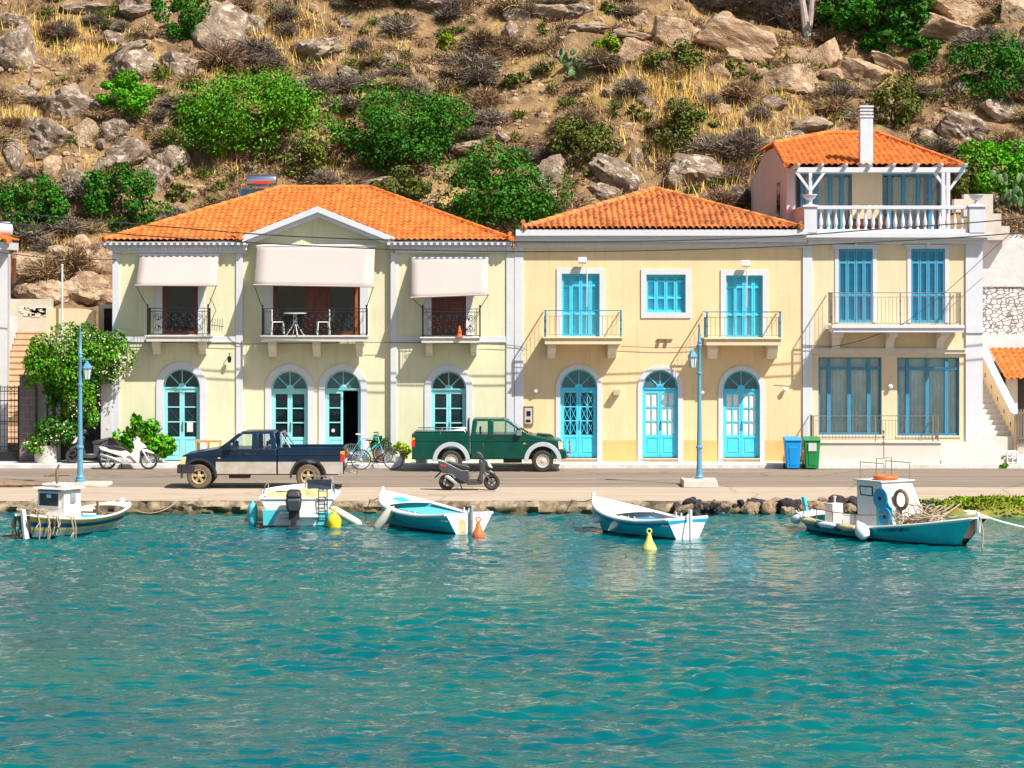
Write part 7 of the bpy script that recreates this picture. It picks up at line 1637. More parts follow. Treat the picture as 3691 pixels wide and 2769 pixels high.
for px, lb in ((2120, 'white awning rod hanging in front of the left blue balcony shutter'), (2696, 'white awning rod hanging in front of the right blue balcony shutter')):
    t = thing('awning_rod', lb, 'rod', (X(px-4, 84.7), 84.7, Z(975, 84.7))); m = MB(); m.tube([(0, 0, .35), (0, 0, 0)], .008, 4); m.tube([(0, 0, 0), (-.01, 0, -1.2)], .022, 6); m.tube([(-.01, 0, -1.2), (-.02, .02, -2.1)], .009, 4); obj('rod', m, 'trim', t)
# wires
def wire(label, pts, D, r=.022):
    P = [Vector((X(a, D), D, Z(b, D))) for a, b in pts]; Q = []
    for i in range(len(P)-1):
        p0 = P[max(i-1, 0)]; p1, p2 = P[i], P[i+1]; p3 = P[min(i+2, len(P)-1)]
        for k in range(8):
            t = k/8; Q.append(.5*((2*p1)+(p2-p0)*t+(2*p0-5*p1+4*p2-p3)*t*t+(-p0+3*p1-3*p2+p3)*t*t*t))
    Q.append(P[-1]); m = MB(); m.tube(Q, r, 6); tag(obj('power_cable', m, 'cable', world=True, smooth=True, loc=tuple(Q[0])), label, 'cable')
wire('upper black power cable strung across all three houses', [(-600, 735), (0, 767), (500, 809), (1000, 849), (1450, 866), (1900, 871), (2350, 869), (2800, 853), (3200, 824), (3595, 795), (4200, 735)], 82.4)
wire('lower black power cable strung across all three houses', [(-600, 765), (0, 803), (500, 848), (1000, 880), (1450, 900), (1900, 907), (2350, 903), (2800, 889), (3369, 861), (3691, 838), (4200, 790)], 82.4)
wire('thin black cable from the left edge to the corner bracket of the yellow house', [(-300, 870), (0, 910), (200, 932), (420, 936)], 84.6, .016)
wire('thin grey cable running along the string course of the yellow and cream houses', [(410, 1234), (700, 1236), (860, 1240), (1100, 1238), (1400, 1235), (1700, 1240), (1850, 1246), (1900, 1262)], 84.9, .010)
wire('thin grey cable between the two balconies of the cream house', [(2236, 1248), (2400, 1254), (2540, 1248)], 84.9, .010)
wire('thin cable swooping under the terrace house balcony', [(2890, 1243), (3000, 1248), (3110, 1225), (3260, 1165)], 84.2, .012)
wire('thin cable sloping from the terrace house balcony to the right', [(3250, 1172), (3400, 1060), (3600, 880), (3760, 740)], 83.9, .010)
# ================================================================ surroundings right
D = 92.2; t = thing('rubble_wall', 'whitewashed rubble stone wall rising right of the terrace house', 'wall', (X(3640, D), D, 0))
def rubble_mat():
    m = bpy.data.materials.new('whitewashed_rubble'); m.use_nodes = True; n = m.node_tree; L = n.links; b = n.nodes['Principled BSDF']; b.inputs['Roughness'].default_value = .9
    tc = _n(n, 'ShaderNodeTexCoord'); mp = _n(n, 'ShaderNodeMapping'); mp.inputs['Scale'].default_value = (1, 1, 1.7); L.new(tc.outputs['Object'], mp.inputs[0]); v = _n(n, 'ShaderNodeTexVoronoi', feature='DISTANCE_TO_EDGE'); v.inputs['Scale'].default_value = 4.6; L.new(mp.outputs[0], v.inputs['Vector'])
    r = _n(n, 'ShaderNodeMapRange'); r.inputs[2].default_value = .10; L.new(v.outputs['Distance'], r.inputs[0]); mx = _n(n, 'ShaderNodeMix', data_type='RGBA'); mx.inputs[6].default_value = (.42, .38, .33, 1); mx.inputs[7].default_value = (.66, .64, .62, 1); L.new(r.outputs[0], mx.inputs[0]); L.new(mx.outputs[2], b.inputs['Base Color'])
    bp = _n(n, 'ShaderNodeBump'); bp.inputs['Strength'].default_value = 1; bp.inputs['Distance'].default_value = .09; L.new(r.outputs[0], bp.inputs['Height']); L.new(bp.outputs[0], b.inputs['Normal']); return m
M['rubble'] = rubble_mat()
m = MB(); N = 60; a, b = X(3536, D), X(4300, D)
topz = lambda x: Z(846, D)+.12*noise.noise(Vector((x*2, 0, 1)))
for i in range(N): u, v = a+(b-a)*i/N, a+(b-a)*(i+1)/N; m.hexa([(u, D, 0), (v, D, 0), (v, D+.5, 0), (u, D+.5, 0), (u, D, topz(u)), (v, D, topz(v)), (v, D+.5, topz(v)), (u, D+.5, topz(u))])
obj('stones', m, 'rubble', t, world=True)
m = MB(); m.box(a, b, D-.12, D-.002, 0, Z(1206, D)); obj('lower_render', m, 'white', t, world=True)
m = MB(); m.box(a, a+5, D-.06, D-.003, Z(1035, D)+.0, Z(860, D)); obj('upper_render', m, pm('lumpy_whitewash', (.62, .61, .60), .85, scale=1.6, col2=(.52, .50, .48), bump=1., bscale=3), t, world=True, bevel=.02)
M['greenery_w'] = None
# outbuilding roof
t = thing('outbuilding', 'small outbuilding with orange tiled lean-to roof behind the outer stairs', 'outbuilding', (X(3650, 87), 87, .6))
m = MB(); x0, x1 = 16.98, 26.; ye_, yb2 = 88.5, 91.8; ze = Z(1372, ye_); zr_ = Z(1258, yb2); L_ = math.hypot(yb2-ye_, zr_-ze)
tile_roof(m, (x0, ye_, ze), (1, 0, 0), (0, yb2-ye_, zr_-ze), x1-x0, lambda u: L_, lambda u: 0, amp=.07, S=.5, col=.215, course=.4); obj('roof', m, 'tileroof', t, world=True, recalc=False)
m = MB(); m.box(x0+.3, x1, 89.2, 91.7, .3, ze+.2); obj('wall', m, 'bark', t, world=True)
m = MB(); m.box(X(3628, 89), X(3668, 89), 89.0, 89.19, Z(1500, 89), Z(1365, 89)); obj('white_pillar', m, 'white', t, world=True)
# outer staircase
t = thing('outer_staircase', 'white outer staircase with yellow side wall right of the terrace house', 'stairs', (X(3600, 85), 85, PF))
m = MB(); n = 13; z0, z1 = PF, 2.85; ya, yb = Y0+.05, 91.4; xa_, xb_ = xr_s, xr_e = X(3545, Y0), X(3545, Y0)+1.0
for k in range(n): m.box(xa_+.002, xb_-.0, ya+(yb-ya)*k/n, yb+.01*0+.0005*k, z0-.3 if k == 0 else z0+(z1-z0)*k/n-.2, z0+(z1-z0)*(k+1)/n)
obj('steps', m, 'stepwhite', t, world=True)
m = MB(); zl = lambda y: z0+.92+(z1-z0)*(y-ya)/(yb-ya)
m.prism([(84.9, PB), (84.9, zl(ya)-.05), (ya+.35, zl(ya)), (yb, zl(yb)), (yb, PB)], xb_+.002, xb_+.22, 'x'); q = obj('side_wall', m, 'cream', t, world=True)
m = MB(); m.prism([(84.86, zl(ya)-.05), (84.86, zl(ya)+.0), (ya+.35, zl(ya)+.05), (yb, zl(yb)+.05), (yb, zl(yb)+.001), (ya+.35, zl(ya)+.001), (84.9, zl(ya)-.049)], xb_-.02, xb_+.25, 'x'); obj('coping', m, 'stepwhite', q, world=True)
for k in range(5): yy = ya+.4+k*1.15; m = MB(); m.box(xb_-.02, xb_+.0, yy, yy+.1, zl(yy)-.55, zl(yy)-.42); obj('step_light', m, 'wood', q, world=True)
t = thing('garden_railing', 'dark slatted railing at the right edge beside the entrance steps', 'railing', (X(3680, 84.8), 84.8, PB)); m = MB()
for k in range(12): x = X(3668, 84.8)+.09*k; m.box(x, x+.04, 84.78, 84.82, PB+.6, PB+1.75)
m.box(X(3668, 84.8), X(3668, 84.8)+1.1, 84.76, 84.775, PB+1.6, PB+1.66); m.box(X(3668, 84.8), X(3668, 84.8)+1.1, 84.76, 84.775, PB+.75, PB+.81); obj('slats', m, 'greyiron', t, world=True)
m = MB(); m.box(X(3668, 84.8), X(3668, 84.8)+2, 84.85, 85.2, PB, PB+.75); obj('base', m, 'concrete', t, world=True)
t = thing('plastic_crate', 'white plastic chair frame lying at the right end of the entrance steps', 'crate', (X(3650, 83.95), 84.06, PB)); m = MB()
for z in (.02, .2, .36): m.box(-.17, .17, -.12, -.10, z, z+.03); m.box(-.17, .17, .08, .10, z, z+.03)
for x in (-.17, 0, .16): m.box(x-.015, x+.015, -.122, .102, .0, .40)
obj('crate_frame', m, 'hwhite', t)
m = mobj('weed_tuft', leafmesh('weed', 160, (.18, .1, .10), .05, 99, clump=8), 'leafbright', None, (X(3615, 83.8), 83.8, .08)); tag(m, 'small green weed growing at the kerb below the entrance steps', 'weed')
t = thing('terrace_back_wall', 'pale concrete block wall steps behind the right urn', 'wall', (X(3570, 91), 91, 8)); m = MB(); D = 91.5
for px0, px1, py0, py1 in ((3440, 3500, 718, 760), (3475, 3580, 700, 775), (3545, 3610, 770, 850), (3560, 3640, 815, 860)): m.box(X(px0, D), X(px1, D), D+.001*px0/100, D+.5, Z(py1, D)-.05, Z(py0, D))
obj('blocks', m, 'concrete', t, world=True)
# laundry pole etc skipped
# ================================================================ hillside: boulders, bushes, dry shrubs, grass
def rock_mat(name, c1, c2, lich):
    m = bpy.data.materials.new(name); m.use_nodes = True; n = m.node_tree; L = n.links; b = n.nodes['Principled BSDF']; b.inputs['Roughness'].default_value = .92; b.inputs['Specular IOR Level'].default_value = .15
    tc = _n(n, 'ShaderNodeTexCoord'); oi = _n(n, 'ShaderNodeObjectInfo'); ad = _n(n, 'ShaderNodeVectorMath', operation='ADD'); L.new(tc.outputs['Object'], ad.inputs[0]); sc_ = _n(n, 'ShaderNodeVectorMath', operation='SCALE'); sc_.inputs[0].default_value = (31, 17, 9); L.new(oi.outputs['Random'], sc_.inputs['Scale']); L.new(sc_.outputs[0], ad.inputs[1])
    def nz(s, d=8, r=.65):
        a = _n(n, 'ShaderNodeTexNoise'); a.inputs['Scale'].default_value = s; a.inputs['Detail'].default_value = d; a.inputs['Roughness'].default_value = r; L.new(ad.outputs[0], a.inputs['Vector']); return a.outputs['Fac']
    def rg(f, a, b_, lo=0, hi=1):
        r = _n(n, 'ShaderNodeMapRange'); r.inputs[1].default_value = a; r.inputs[2].default_value = b_; r.inputs[3].default_value = lo; r.inputs[4].default_value = hi; L.new(f, r.inputs[0]); return r.outputs[0]
    def mixc(f, c, prev):
        mx = _n(n, 'ShaderNodeMix', data_type='RGBA'); mx.inputs[7].default_value = (*c, 1); L.new(f, mx.inputs[0])
        if isinstance(prev, tuple): mx.inputs[6].default_value = (*prev, 1)
        else: L.new(prev, mx.inputs[6])
        return mx.outputs[2]
    c = mixc(rg(nz(.9), .38, .62), c2, c1); c = mixc(rg(nz(2.6, 9, .75), .52, .60, 0, .8), lich, c); c = mixc(rg(nz(5, 6), .58, .68, 0, .75), (.09, .065, .05), c)
    v = _n(n, 'ShaderNodeTexVoronoi', feature='DISTANCE_TO_EDGE'); v.inputs['Scale'].default_value = 1.1
    ml = _n(n, 'ShaderNodeMix', data_type='RGBA'); ml.inputs[0].default_value = .25; L.new(ad.outputs[0], ml.inputs[6]); nn = _n(n, 'ShaderNodeTexNoise'); nn.inputs['Scale'].default_value = 2; nn.inputs['Detail'].default_value = 5; L.new(ad.outputs[0], nn.inputs['Vector']); L.new(nn.outputs['Color'], ml.inputs[7]); L.new(ml.outputs[2], v.inputs['Vector'])
    ck = rg(v.outputs['Distance'], 0, .022, .22, 0); c = mixc(ck, (.06, .045, .035), c); L.new(c, b.inputs['Base Color'])
    h = _n(n, 'ShaderNodeMath', operation='MULTIPLY_ADD'); L.new(ck, h.inputs[0]); h.inputs[1].default_value = -.6; L.new(nz(3.5, 10, .7), h.inputs[2])
    bp = _n(n, 'ShaderNodeBump'); bp.inputs['Strength'].default_value = .9; bp.inputs['Distance'].default_value = .2; L.new(h.outputs[0], bp.inputs['Height']); L.new(bp.outputs[0], b.inputs['Normal']); return m
M['rock'] = rock_mat('grey_brown_boulder', (.42, .31, .22), (.20, .14, .10), (.74, .64, .52))
M['rocktan'] = rock_mat('tan_fractured_rock', (.60, .42, .27), (.38, .235, .135), (.70, .56, .40))
M['rockdark'] = rock_mat('shadow_dark_rock', (.10, .085, .09), (.05, .042, .05), (.22, .18, .16))  # dark tone stands in for the shadow band under the quay edge
def rock_mesh(seed, facets=9, rough=.10, sub=4, sharp=.9):
    import bmesh
    rng = random.Random(seed); b = bmesh.new(); bmesh.ops.create_icosphere(b, subdivisions=sub, radius=1)
    pl = []
    if sharp >= 1:
        rot = Matrix.Rotation(rng.uniform(-.4, .4), 3, 'X') @ Matrix.Rotation(rng.uniform(-.4, .4), 3, 'Y') @ Matrix.Rotation(rng.uniform(0, 1.5), 3, 'Z')
        for ax_ in ((1, 0, 0), (-1, 0, 0), (0, 1, 0), (0, -1, 0), (0, 0, 1), (0, 0, -1)):
            d = Vector(ax_)+Vector((rng.uniform(-.3, .3), rng.uniform(-.3, .3), rng.uniform(-.3, .3))); pl.append(((rot @ d).normalized(), rng.uniform(.46, .64)))
    for i in range(facets if sharp < 1 else 4):
        d = Vector((rng.gauss(0, 1), rng.gauss(0, 1), rng.gauss(0, .8))).normalized(); pl.append((d, rng.uniform(.55, .92)))
    off = Vector((rng.uniform(0, 99), rng.uniform(0, 99), rng.uniform(0, 99)))
    for v in b.verts:
        p = v.co.normalized(); r = 1.0
        for d, q in pl:
            c = p.dot(d)
            if c > .05: r = min(r, q/c)
        r = r*sharp+(1-sharp)*.85
        r += rough*noise.noise(p*1.8+off)+rough*.5*noise.noise(p*4+off)+rough*.3*noise.noise(p*9+off)
        rg_ = 1-abs(noise.noise(p*2.6+off*2))*2; r += (.10 if sharp < 1 else .04)*rg_*rg_-.04
        v.co = p*(r*(1.25 if sharp >= 1 else 1))
    me = bpy.data.meshes.new('boulder'); b.to_mesh(me); b.free(); me.polygons.foreach_set('use_smooth', [True]*len(me.polygons))
    try: me.set_sharp_from_angle(angle=R(32))
    except Exception: pass
    return me
def on_hill(px, py): return hit(px, py)
RG = random.Random(21)
def rock(px, py, w, h, mat, label, tilt=0, seed=None, facets=9, cat='boulder', name='boulder', group=None, sharp=.9, rough=.10, flat=.8, me=None, yaw=None):
    p = on_hill(px, py+h*.25); sc_ = p.y/F; s = (w/2*sc_*1.28, w/2*sc_*flat, h/2*sc_*1.32)
    mt = me or rock_mesh(seed or int(px*7+py), facets, rough, 4 if w > 90 else 3, sharp)
    if not me: me_ = mt; me_.materials.append(M[mat])
    o = _link(name, mt, None, (p.x, p.y+s[1]*.25, p.z+s[2]*.25)); o.scale = s; o.rotation_euler = (RG.uniform(-.15, .15), R(-tilt), RG.uniform(-.3, .3) if yaw is None else yaw)
    tag(o, label, cat, group); return o
A_ = lambda x, y, w, h: (x/1.7015, y/1.7015, w/1.7015, h/1.7015)
B_ = lambda x, y, w, h: (1200+x/1.7015, y/1.7015, w/1.7015, h/1.7015)
C3 = lambda x, y, w, h: (2391+x/1.7015, y/1.7015, w/1.7015, h/1.7015)
L_ = lambda x, y, w, h: (x/2.212, 600+y/2.212, w/2.212, h/2.212)
big = [
 (A_(1350, 200, 330, 330), 'rock', 'huge pale lichen covered boulder below the dark green bush at the upper left', -20), (A_(1560, 150, 180, 140), 'rock', 'smaller boulder leaning on the right of the huge pale boulder', -25),
 (A_(830, 400, 260, 180), 'rock', 'pale rounded boulder above the bright green bush on the left slope', 10), (A_(1080, 390, 250, 190), 'rock', 'broad cracked boulder between the huge pale boulder and the rounded one', -5), (A_(770, 320, 320, 80), 'rock', 'long pale rock slab sloping down to the left', 22),
 (A_(90, 290, 200, 240), 'rock', 'dark rounded boulder at the left edge beside the dry straw', 0), (A_(700, 240, 150, 120), 'rock', 'small grey boulder right of the tall dry straw', 0), (A_(430, 640, 370, 240), 'rock', 'wide pale topped boulder left of the bright green bush', -8), (A_(520, 810, 140, 180), 'rocktan', 'orange brown boulder face under the wide pale topped boulder', -15),
 (A_(300, 840, 330, 220), 'rock', 'long sloping boulder below the wide pale topped one', -25), (A_(700, 790, 180, 160), 'rock', 'grey boulder left of the big green bush with a pale crown', -20), (A_(60, 930, 130, 200), 'rock', 'square boulder with pale top at the left edge', 0), (A_(770, 930, 240, 170), 'rock', 'pale rounded boulder with a brown hollow face', 8), (A_(640, 1020, 110, 100), 'rock', 'small pale boulder at the foot of the brown hollow boulder', 0),
 (A_(1100, 860, 110, 90), 'rocktan', 'small round tan boulder beside the big green bush', 0), (A_(1050, 1000, 180, 210), 'rock', 'dark brown boulder standing upright above the solar heater', -25), (A_(950, 1060, 160, 190), 'rock', 'dark brown boulder leaning against the upright one', -15), (A_(940, 1140, 110, 80), 'rock', 'low brown rock under the pair of dark brown boulders', 0),
 (A_(120, 570, 180, 110), 'rock', 'flat topped pinkish rock near the left edge', 5), (A_(1940, 300, 340, 150), 'rock', 'broad grey boulder with a dark undercut ledge', 12), (A_(2130, 440, 180, 90), 'rock', 'pale grey rock above the dark green bush', -8), (A_(90, 130, 170, 110), 'rock', 'tan rock at the upper left corner beside straw', 0), (A_(520, 50, 300, 70), 'rock', 'long low grey rock at the top left', 0), (A_(870, 70, 220, 80), 'rock', 'low pale rock left of the dark bush at the top', 8), (A_(2120, 140, 110, 60), 'rock', 'small pale rock near the top among dry shrubs', 0), (A_(980, 820, 130, 90), 'rock', 'weathered grey rock among twigs left of the big green bush', 0),
 (A_(470, 1110, 180, 120), 'rock', 'pale grey slab above the two round bushes on the left', -15),
 (B_(1330, 70, 270, 100), 'rock', 'smooth pale grey boulder at the top middle', 5), (B_(1500, 60, 180, 90), 'rock', 'second smooth pale grey boulder at the top middle', 0), (B_(1110, 80, 170, 90), 'rock', 'low pale rock left of the smooth grey boulders', -12), (B_(590, 30, 300, 60), 'rock', 'thin pale rock ledge at the top edge', 5), (B_(330, 370, 95, 100), 'rock', 'squarish pale rock on the bare middle slope', -15), (B_(1570, 170, 250, 80), 'rock', 'grey ledge left of the tan rockfall', 3),
 (B_(1860, 310, 200, 160), 'rocktan', 'pale tan block left of the dark faced block', -30), (B_(2070, 200, 300, 220), 'rocktan', 'big tan block with a dark brown shaded face', -30), (B_(1900, 220, 240, 60), 'rocktan', 'thin tan slab jutting out left of the rockfall', -12), (B_(1890, 130, 120, 110), 'rocktan', 'upright tan slab at the upper left of the rockfall', -50),
 (B_(1320, 1080, 220, 200), 'rock', 'bright pale boulder right of the dark green bush above the cream house', 15), (B_(1660, 1180, 220, 110), 'rock', 'pale boulder just above the left slope of the cream house roof', -20), (B_(1740, 1070, 320, 170), 'rock', 'long grey slab sloping down to the right above the cream house roof', -35), (B_(860, 900, 290, 60), 'rock', 'low stone ledge between the two dark green bushes', 5), (B_(220, 1130, 250, 80), 'rock', 'pale flat rock above the yellow house ridge', 8), (B_(1910, 620, 120, 90), 'rock', 'small pale rock below the straw patch', -10), (B_(2100, 670, 130, 50), 'rock', 'small flat pale rock right of the straw patch', 0),
 (C3(450, 240, 580, 230), 'rocktan', 'largest tan slab of the rockfall, tilted down to the right', -22), (C3(970, 350, 200, 240), 'rocktan', 'tall tan block right of the largest slab', -30), (C3(780, 480, 280, 180), 'rocktan', 'pale triangular block under the largest slab', 5), (C3(1050, 460, 140, 100), 'rocktan', 'small square tan block in the middle of the rockfall', 0), (C3(1230, 440, 280, 160), 'rocktan', 'pale sloping block at the right of the rockfall', -25),
 (C3(420, 330, 130, 100), 'rocktan', 'small tan block under the left end of the largest slab', 0), (C3(360, 440, 110, 80), 'rocktan', 'small angular block at the lower left of the rockfall', -25), (C3(520, 430, 130, 90), 'rocktan', 'brown block tucked under the largest slab', 0), (C3(620, 460, 90, 100), 'rocktan', 'pointed tan splinter beside the triangular block', 30), (C3(820, 330, 130, 90), 'rocktan', 'small tan block between the largest slab and the tall block', 0), (C3(1390, 310, 160, 80), 'rocktan', 'flat tan block below the pine branches', 20), (C3(1420, 400, 290, 90), 'rocktan', 'long tan wedge at the right end of the rockfall', -28),
 (C3(1770, 170, 420, 150), 'rocktan', 'broad peach cliff slab at the upper right', -10), (C3(1820, 40, 330, 160), 'rocktan', 'tan cliff block at the top right', 0), (C3(2150, 60, 180, 200), 'rocktan', 'upright brown cliff block in the top right corner', 0), (C3(2080, 680, 340, 160), 'rock', 'pale ridge of rock at the right edge', -28), (C3(1860, 790, 340, 200), 'rock', 'brown overhanging rock right of the white chimney', -28), (C3(1620, 850, 220, 110), 'rock', 'grey rock behind the right end of the terrace house roof', -20),
 (C3(200, 1060, 330, 210), 'rock', 'cracked boulder with a dark hollow between the cream house and the terrace house', -15), (C3(720, 880, 160, 130), 'rock', 'pale pointed rock above the terrace house side wall', 20), (C3(840, 830, 190, 80), 'rock', 'flat pale rock behind the terrace house ridge', -18), (C3(670, 630, 140, 90), 'rock', 'tan rock below the triangular block', -15), (C3(350, 660, 130, 80), 'rocktan', 'small brown rock left of the tall straw', 0), (C3(900, 770, 230, 110), 'rock', 'rounded brown rock left of the white chimney', 0), (C3(90, 670, 130, 50), 'rock', 'low pale rock at the left of the straw clump', 0), (C3(470, 1200, 180, 110), 'rock', 'brown rock against the pink side wall of the terrace house', 0),
]
for i, (g, mt, lab, tl) in enumerate(big): rock(*g, mt, lab, tl, seed=100+i, facets=8 if mt == 'rocktan' else 15, sharp=1.0 if (mt == 'rocktan' or i % 4 == 1) else .93, rough=.05 if mt == 'rocktan' else .12)
gap = [((300, 850, 420, 260), 'long cracked tan boulder in the gap left of the yellow house'), ((330, 1000, 380, 220), 'rounded tan boulder under the long cracked one in the left gap'), ((700, 990, 360, 260), 'pale fronted boulder right of the white pole'), ((640, 760, 300, 190), 'brown boulder above the pale fronted one'), ((830, 760, 200, 220), 'brown rock touching the corner of the yellow house'), ((110, 880, 160, 340), 'upright brown rock beside the left house wall'), ((480, 700, 260, 120), 'tan ledge at the top of the left gap'), ((850, 1060, 160, 150), 'brown rock above the small grey hut'), ((480, 1040, 120, 120), 'small grey boulder in front of the long cracked one'), ((230, 720, 260, 130), 'dry tan boulder top in the left gap')]
for i, (g, lab) in enumerate(gap): rock(*L_(*g), 'rocktan', lab, RG.uniform(-15, 15), seed=300+i, facets=10, sharp=.85, rough=.12, flat=.9)
def area_ok(px, py):
    if py > 1080: return False
    if 372 < px < 1850: 
        top = 871 if px < 380 else (871-(px-373)*.297 if px < 1013 else (681 if px < 1334 else 681+(px-1334)*.372)); return py < top+30
    if px < 372: return py < 1040
    if px < 2890: top = 804-(px-1881)*.252 if px < 2349 else 686+(px-2349)*.264; return py < top+30
    if px < 3541: return py < 600
    return py < 860
# small loose rocks: 4 shapes shared
proto = [rock_mesh(500+i, 8, .08, 3, .95) for i in range(5)]
for i, me in enumerate(proto): me.materials.append(M['rock'] if i % 2 else M['rocktan'])
k = 0
while k < 170:
    px, py = RG.uniform(-250, 3950), RG.uniform(-180, 1000)
    if not area_ok(px, py): continue
    w_ = RG.choice((18, 24, 30, 38, 50, 70)); rock(px, py, w_*RG.uniform(.9, 1.5), w_*RG.uniform(.6, 1.), 'rock', 'small loose rock lying on the dry slope', RG.uniform(-30, 30), cat='rock', name='small_rock', group='small loose rocks on the hillside', me=proto[k % 5], yaw=RG.uniform(0, 6)); k += 1
# green bushes
GB = [((470, 350, 230, 125), 'leafbright', 'bright green bush below the rounded boulder on the left slope', 2200), ((905, 420, 520, 250), 'leaf', 'largest bright green bush on the slope above the yellow house', 7500), ((1435, 475, 430, 250), 'leafdark', 'wide dark green bush right of the largest bright green one', 6500), ((1780, 690, 400, 260), 'leafdark', 'big dark green bush between the roofs of the yellow and cream houses', 5500), ((110, 745, 230, 230), 'leafdark', 'round dark green bush at the left edge above the white house', 3000), ((445, 725, 250, 210), 'leafdark', 'round dark green bush above the left hip of the yellow house', 3000), ((2090, 515, 240, 150), 'leafolive', 'olive green bush above the cream house roof', 2200), ((650, 60, 160, 180), 'leafdark', 'dark green bush left of the huge pale boulder', 1800), ((2180, 165, 105, 70), 'leaflime', 'small light green bush left of the tan rockfall', 700), ((1615, 150, 70, 60), 'leaflime', 'small lime green bush near the top middle', 500), ((3355, 205, 120, 100), 'leafdark', 'dark green bush right of the rockfall', 900), ((3560, 255, 300, 190), 'leafdark', 'wide dark green bush at the right edge', 2600), ((3600, 620, 270, 210), 'leafbright', 'bright green bush right of the terrace house roof', 3600), ((3225, 365, 150, 190), 'leafolive', 'dull green bush behind the white chimney', 1300), ((3480, 690, 120, 190), 'leafolive', 'olive green bush beside the right pergola post', 900), ((1450, 670, 200, 110), 'leafolive', 'brownish olive bush just right of the yellow house ridge', 1300), ((1120, 590, 180, 120), 'leafolive', 'sparse olive bush below the largest green bush', 800), ((2440, 480, 130, 190), 'leafolive', 'thin grey green bush below the straw', 600), ((2440, 215, 170, 110), 'leafolive', 'grey green bush at the foot of the largest tan slab', 900), ((2480, 430, 180, 110), 'leafolive', 'yellowish olive bush beside the straw patch', 900), ((650, 690, 90, 50), 'leafolive', 'small olive bush left of the solar heater', 300)]
for i, ((px, py, w_, h_), mt, lab, n) in enumerate(GB):
    p = on_hill(px, py+h_*.42); s = p.y/F; rx, rz = w_/2*s, h_/2*s
    t = thing('green_bush', lab, 'bush', (p.x, p.y, p.z-.1)); dn = int(n*(1.1))
    mobj('foliage', leafmesh('bush_foliage', int(dn*2.5), (rx*1.3, rx*.95, rz*1.36), .084, 700+i, clump=max(16, int(n/100)), spread=.27, elong=1.5), mt, t, (0, 0, rz*.95))
    m = MB()
    for q in range(4): trunk(m, (0, 0, -.1), (rx*RG.uniform(-.6, .6), RG.uniform(-.2, .2), rz*1.1), .06, .02, .1, seed=i*5+q)
    obj('stems', m, 'bark', t)
# prickly pears
def pear(px, py, n, lab, sc0=1.):
    p = on_hill(px, py); t = thing('prickly_pear', lab, 'cactus', tuple(p)); m = MB(); rng = random.Random(int(px))
    for k in range(n):
        c = Vector((rng.uniform(-.7, .7)*sc0, rng.uniform(-.3, .3), rng.uniform(.1, 1.2)*sc0)); a = rng.uniform(-.7, .7); b_ = MB(); b_.ball((0, 0, 0), (.13, .03, .19), 10, 6); rot = Matrix.Rotation(rng.uniform(-1, 1), 3, 'Z') @ Matrix.Rotation(a, 3, 'Y'); m.add([rot @ Vector(v)+c for v in b_.v], b_.f)
    obj('pads', m, M['cactus'], t, smooth='all')
M['cactus'] = pm('prickly_pear_green', (.13, .24, .08), .6, var=.2, scale=3, island=.4)
pear(3655, 770, 46, 'prickly pear cactus above the whitewashed rubble wall', 1.3); pear(1560, 575, 30, 'prickly pear patch at the foot of the wide dark green bush'); pear(1380, 590, 24, 'second prickly pear patch left below the wide dark green bush'); pear(2080, 280, 22, 'prickly pear patch among grey shrubs in the upper middle')
# dry shrubs: shared meshes, individual objects
tw = []
for i in range(7):
    me = twigmesh('dry_shrub', 2600 if i < 5 else 1900, (1.0, .8, .66), 900+i, w=.022); me.materials.append(M['twig'] if i % 2 else M['twiggrey']); tw.append(me)
pool = []
k = 0; tries = 0
bushes = [(g[0][0], g[0][1], g[0][2]/2, g[0][3]/2) for g in GB]; rocks_ = [(g[0][0], g[0][1], g[0][2]/2, g[0][3]/2) for g in big]
while k < 292 and tries < 20000:
    tries += 1; px, py = RG.uniform(-300, 4000), RG.uniform(-250, 1000)
    if not area_ok(px, py): continue
    if any(abs(px-a) < c*.85 and abs(py-b) < d*.85 for a, b, c, d in bushes): continue
    if any(abs(px-a) < c*.8 and abs(py-b-6) < d*.8 for a, b, c, d in rocks_): continue
    if 2250 < px < 3350 and 60 < py < 320 and RG.random() < .85: continue
    if noise.noise(Vector((px*.0042, py*.006, 7)))+.35*noise.noise(Vector((px*.015, py*.02, 3))) < RG.uniform(-.35, .22): continue
    p = on_hill(px, py+20); grey = tw[k % 7]; s = RG.uniform(.65, 1.5)
    o = _link('dry_shrub', grey, None, (p.x, p.y, p.z-.05)); o.scale = (s*RG.uniform(.8, 1.3), s, s*RG.uniform(.75, 1.15)); o.rotation_euler = (0, 0, RG.uniform(0, 6.28)); tag(o, ('brown leafless dry shrub' if k % 7 % 2 else 'grey leafless dry shrub')+' on the hillside', 'shrub', 'dry leafless shrubs on the hillside'); k += 1
# small mixed green low shrubs
gs = leafmesh('low_shrub', 420, (.55, .5, .38), .09, 41, clump=14, spread=.3); gs.materials.append(M['leafolive'])
k = 0
while k < 46:
    px, py = RG.uniform(-200, 3900), RG.uniform(-100, 900)
    if not area_ok(px, py) or any(abs(px-a) < c and abs(py-b) < d for a, b, c, d in bushes): continue
    p = on_hill(px, py); o = _link('low_green_shrub', gs, None, (p.x, p.y, p.z+.12)); s = RG.uniform(.5, 1.1); o.scale = (s, s, s); o.rotation_euler = (0, 0, RG.uniform(0, 6)); tag(o, 'low olive green shrub among the dry ones', 'shrub', 'low olive shrubs on the hillside'); k += 1
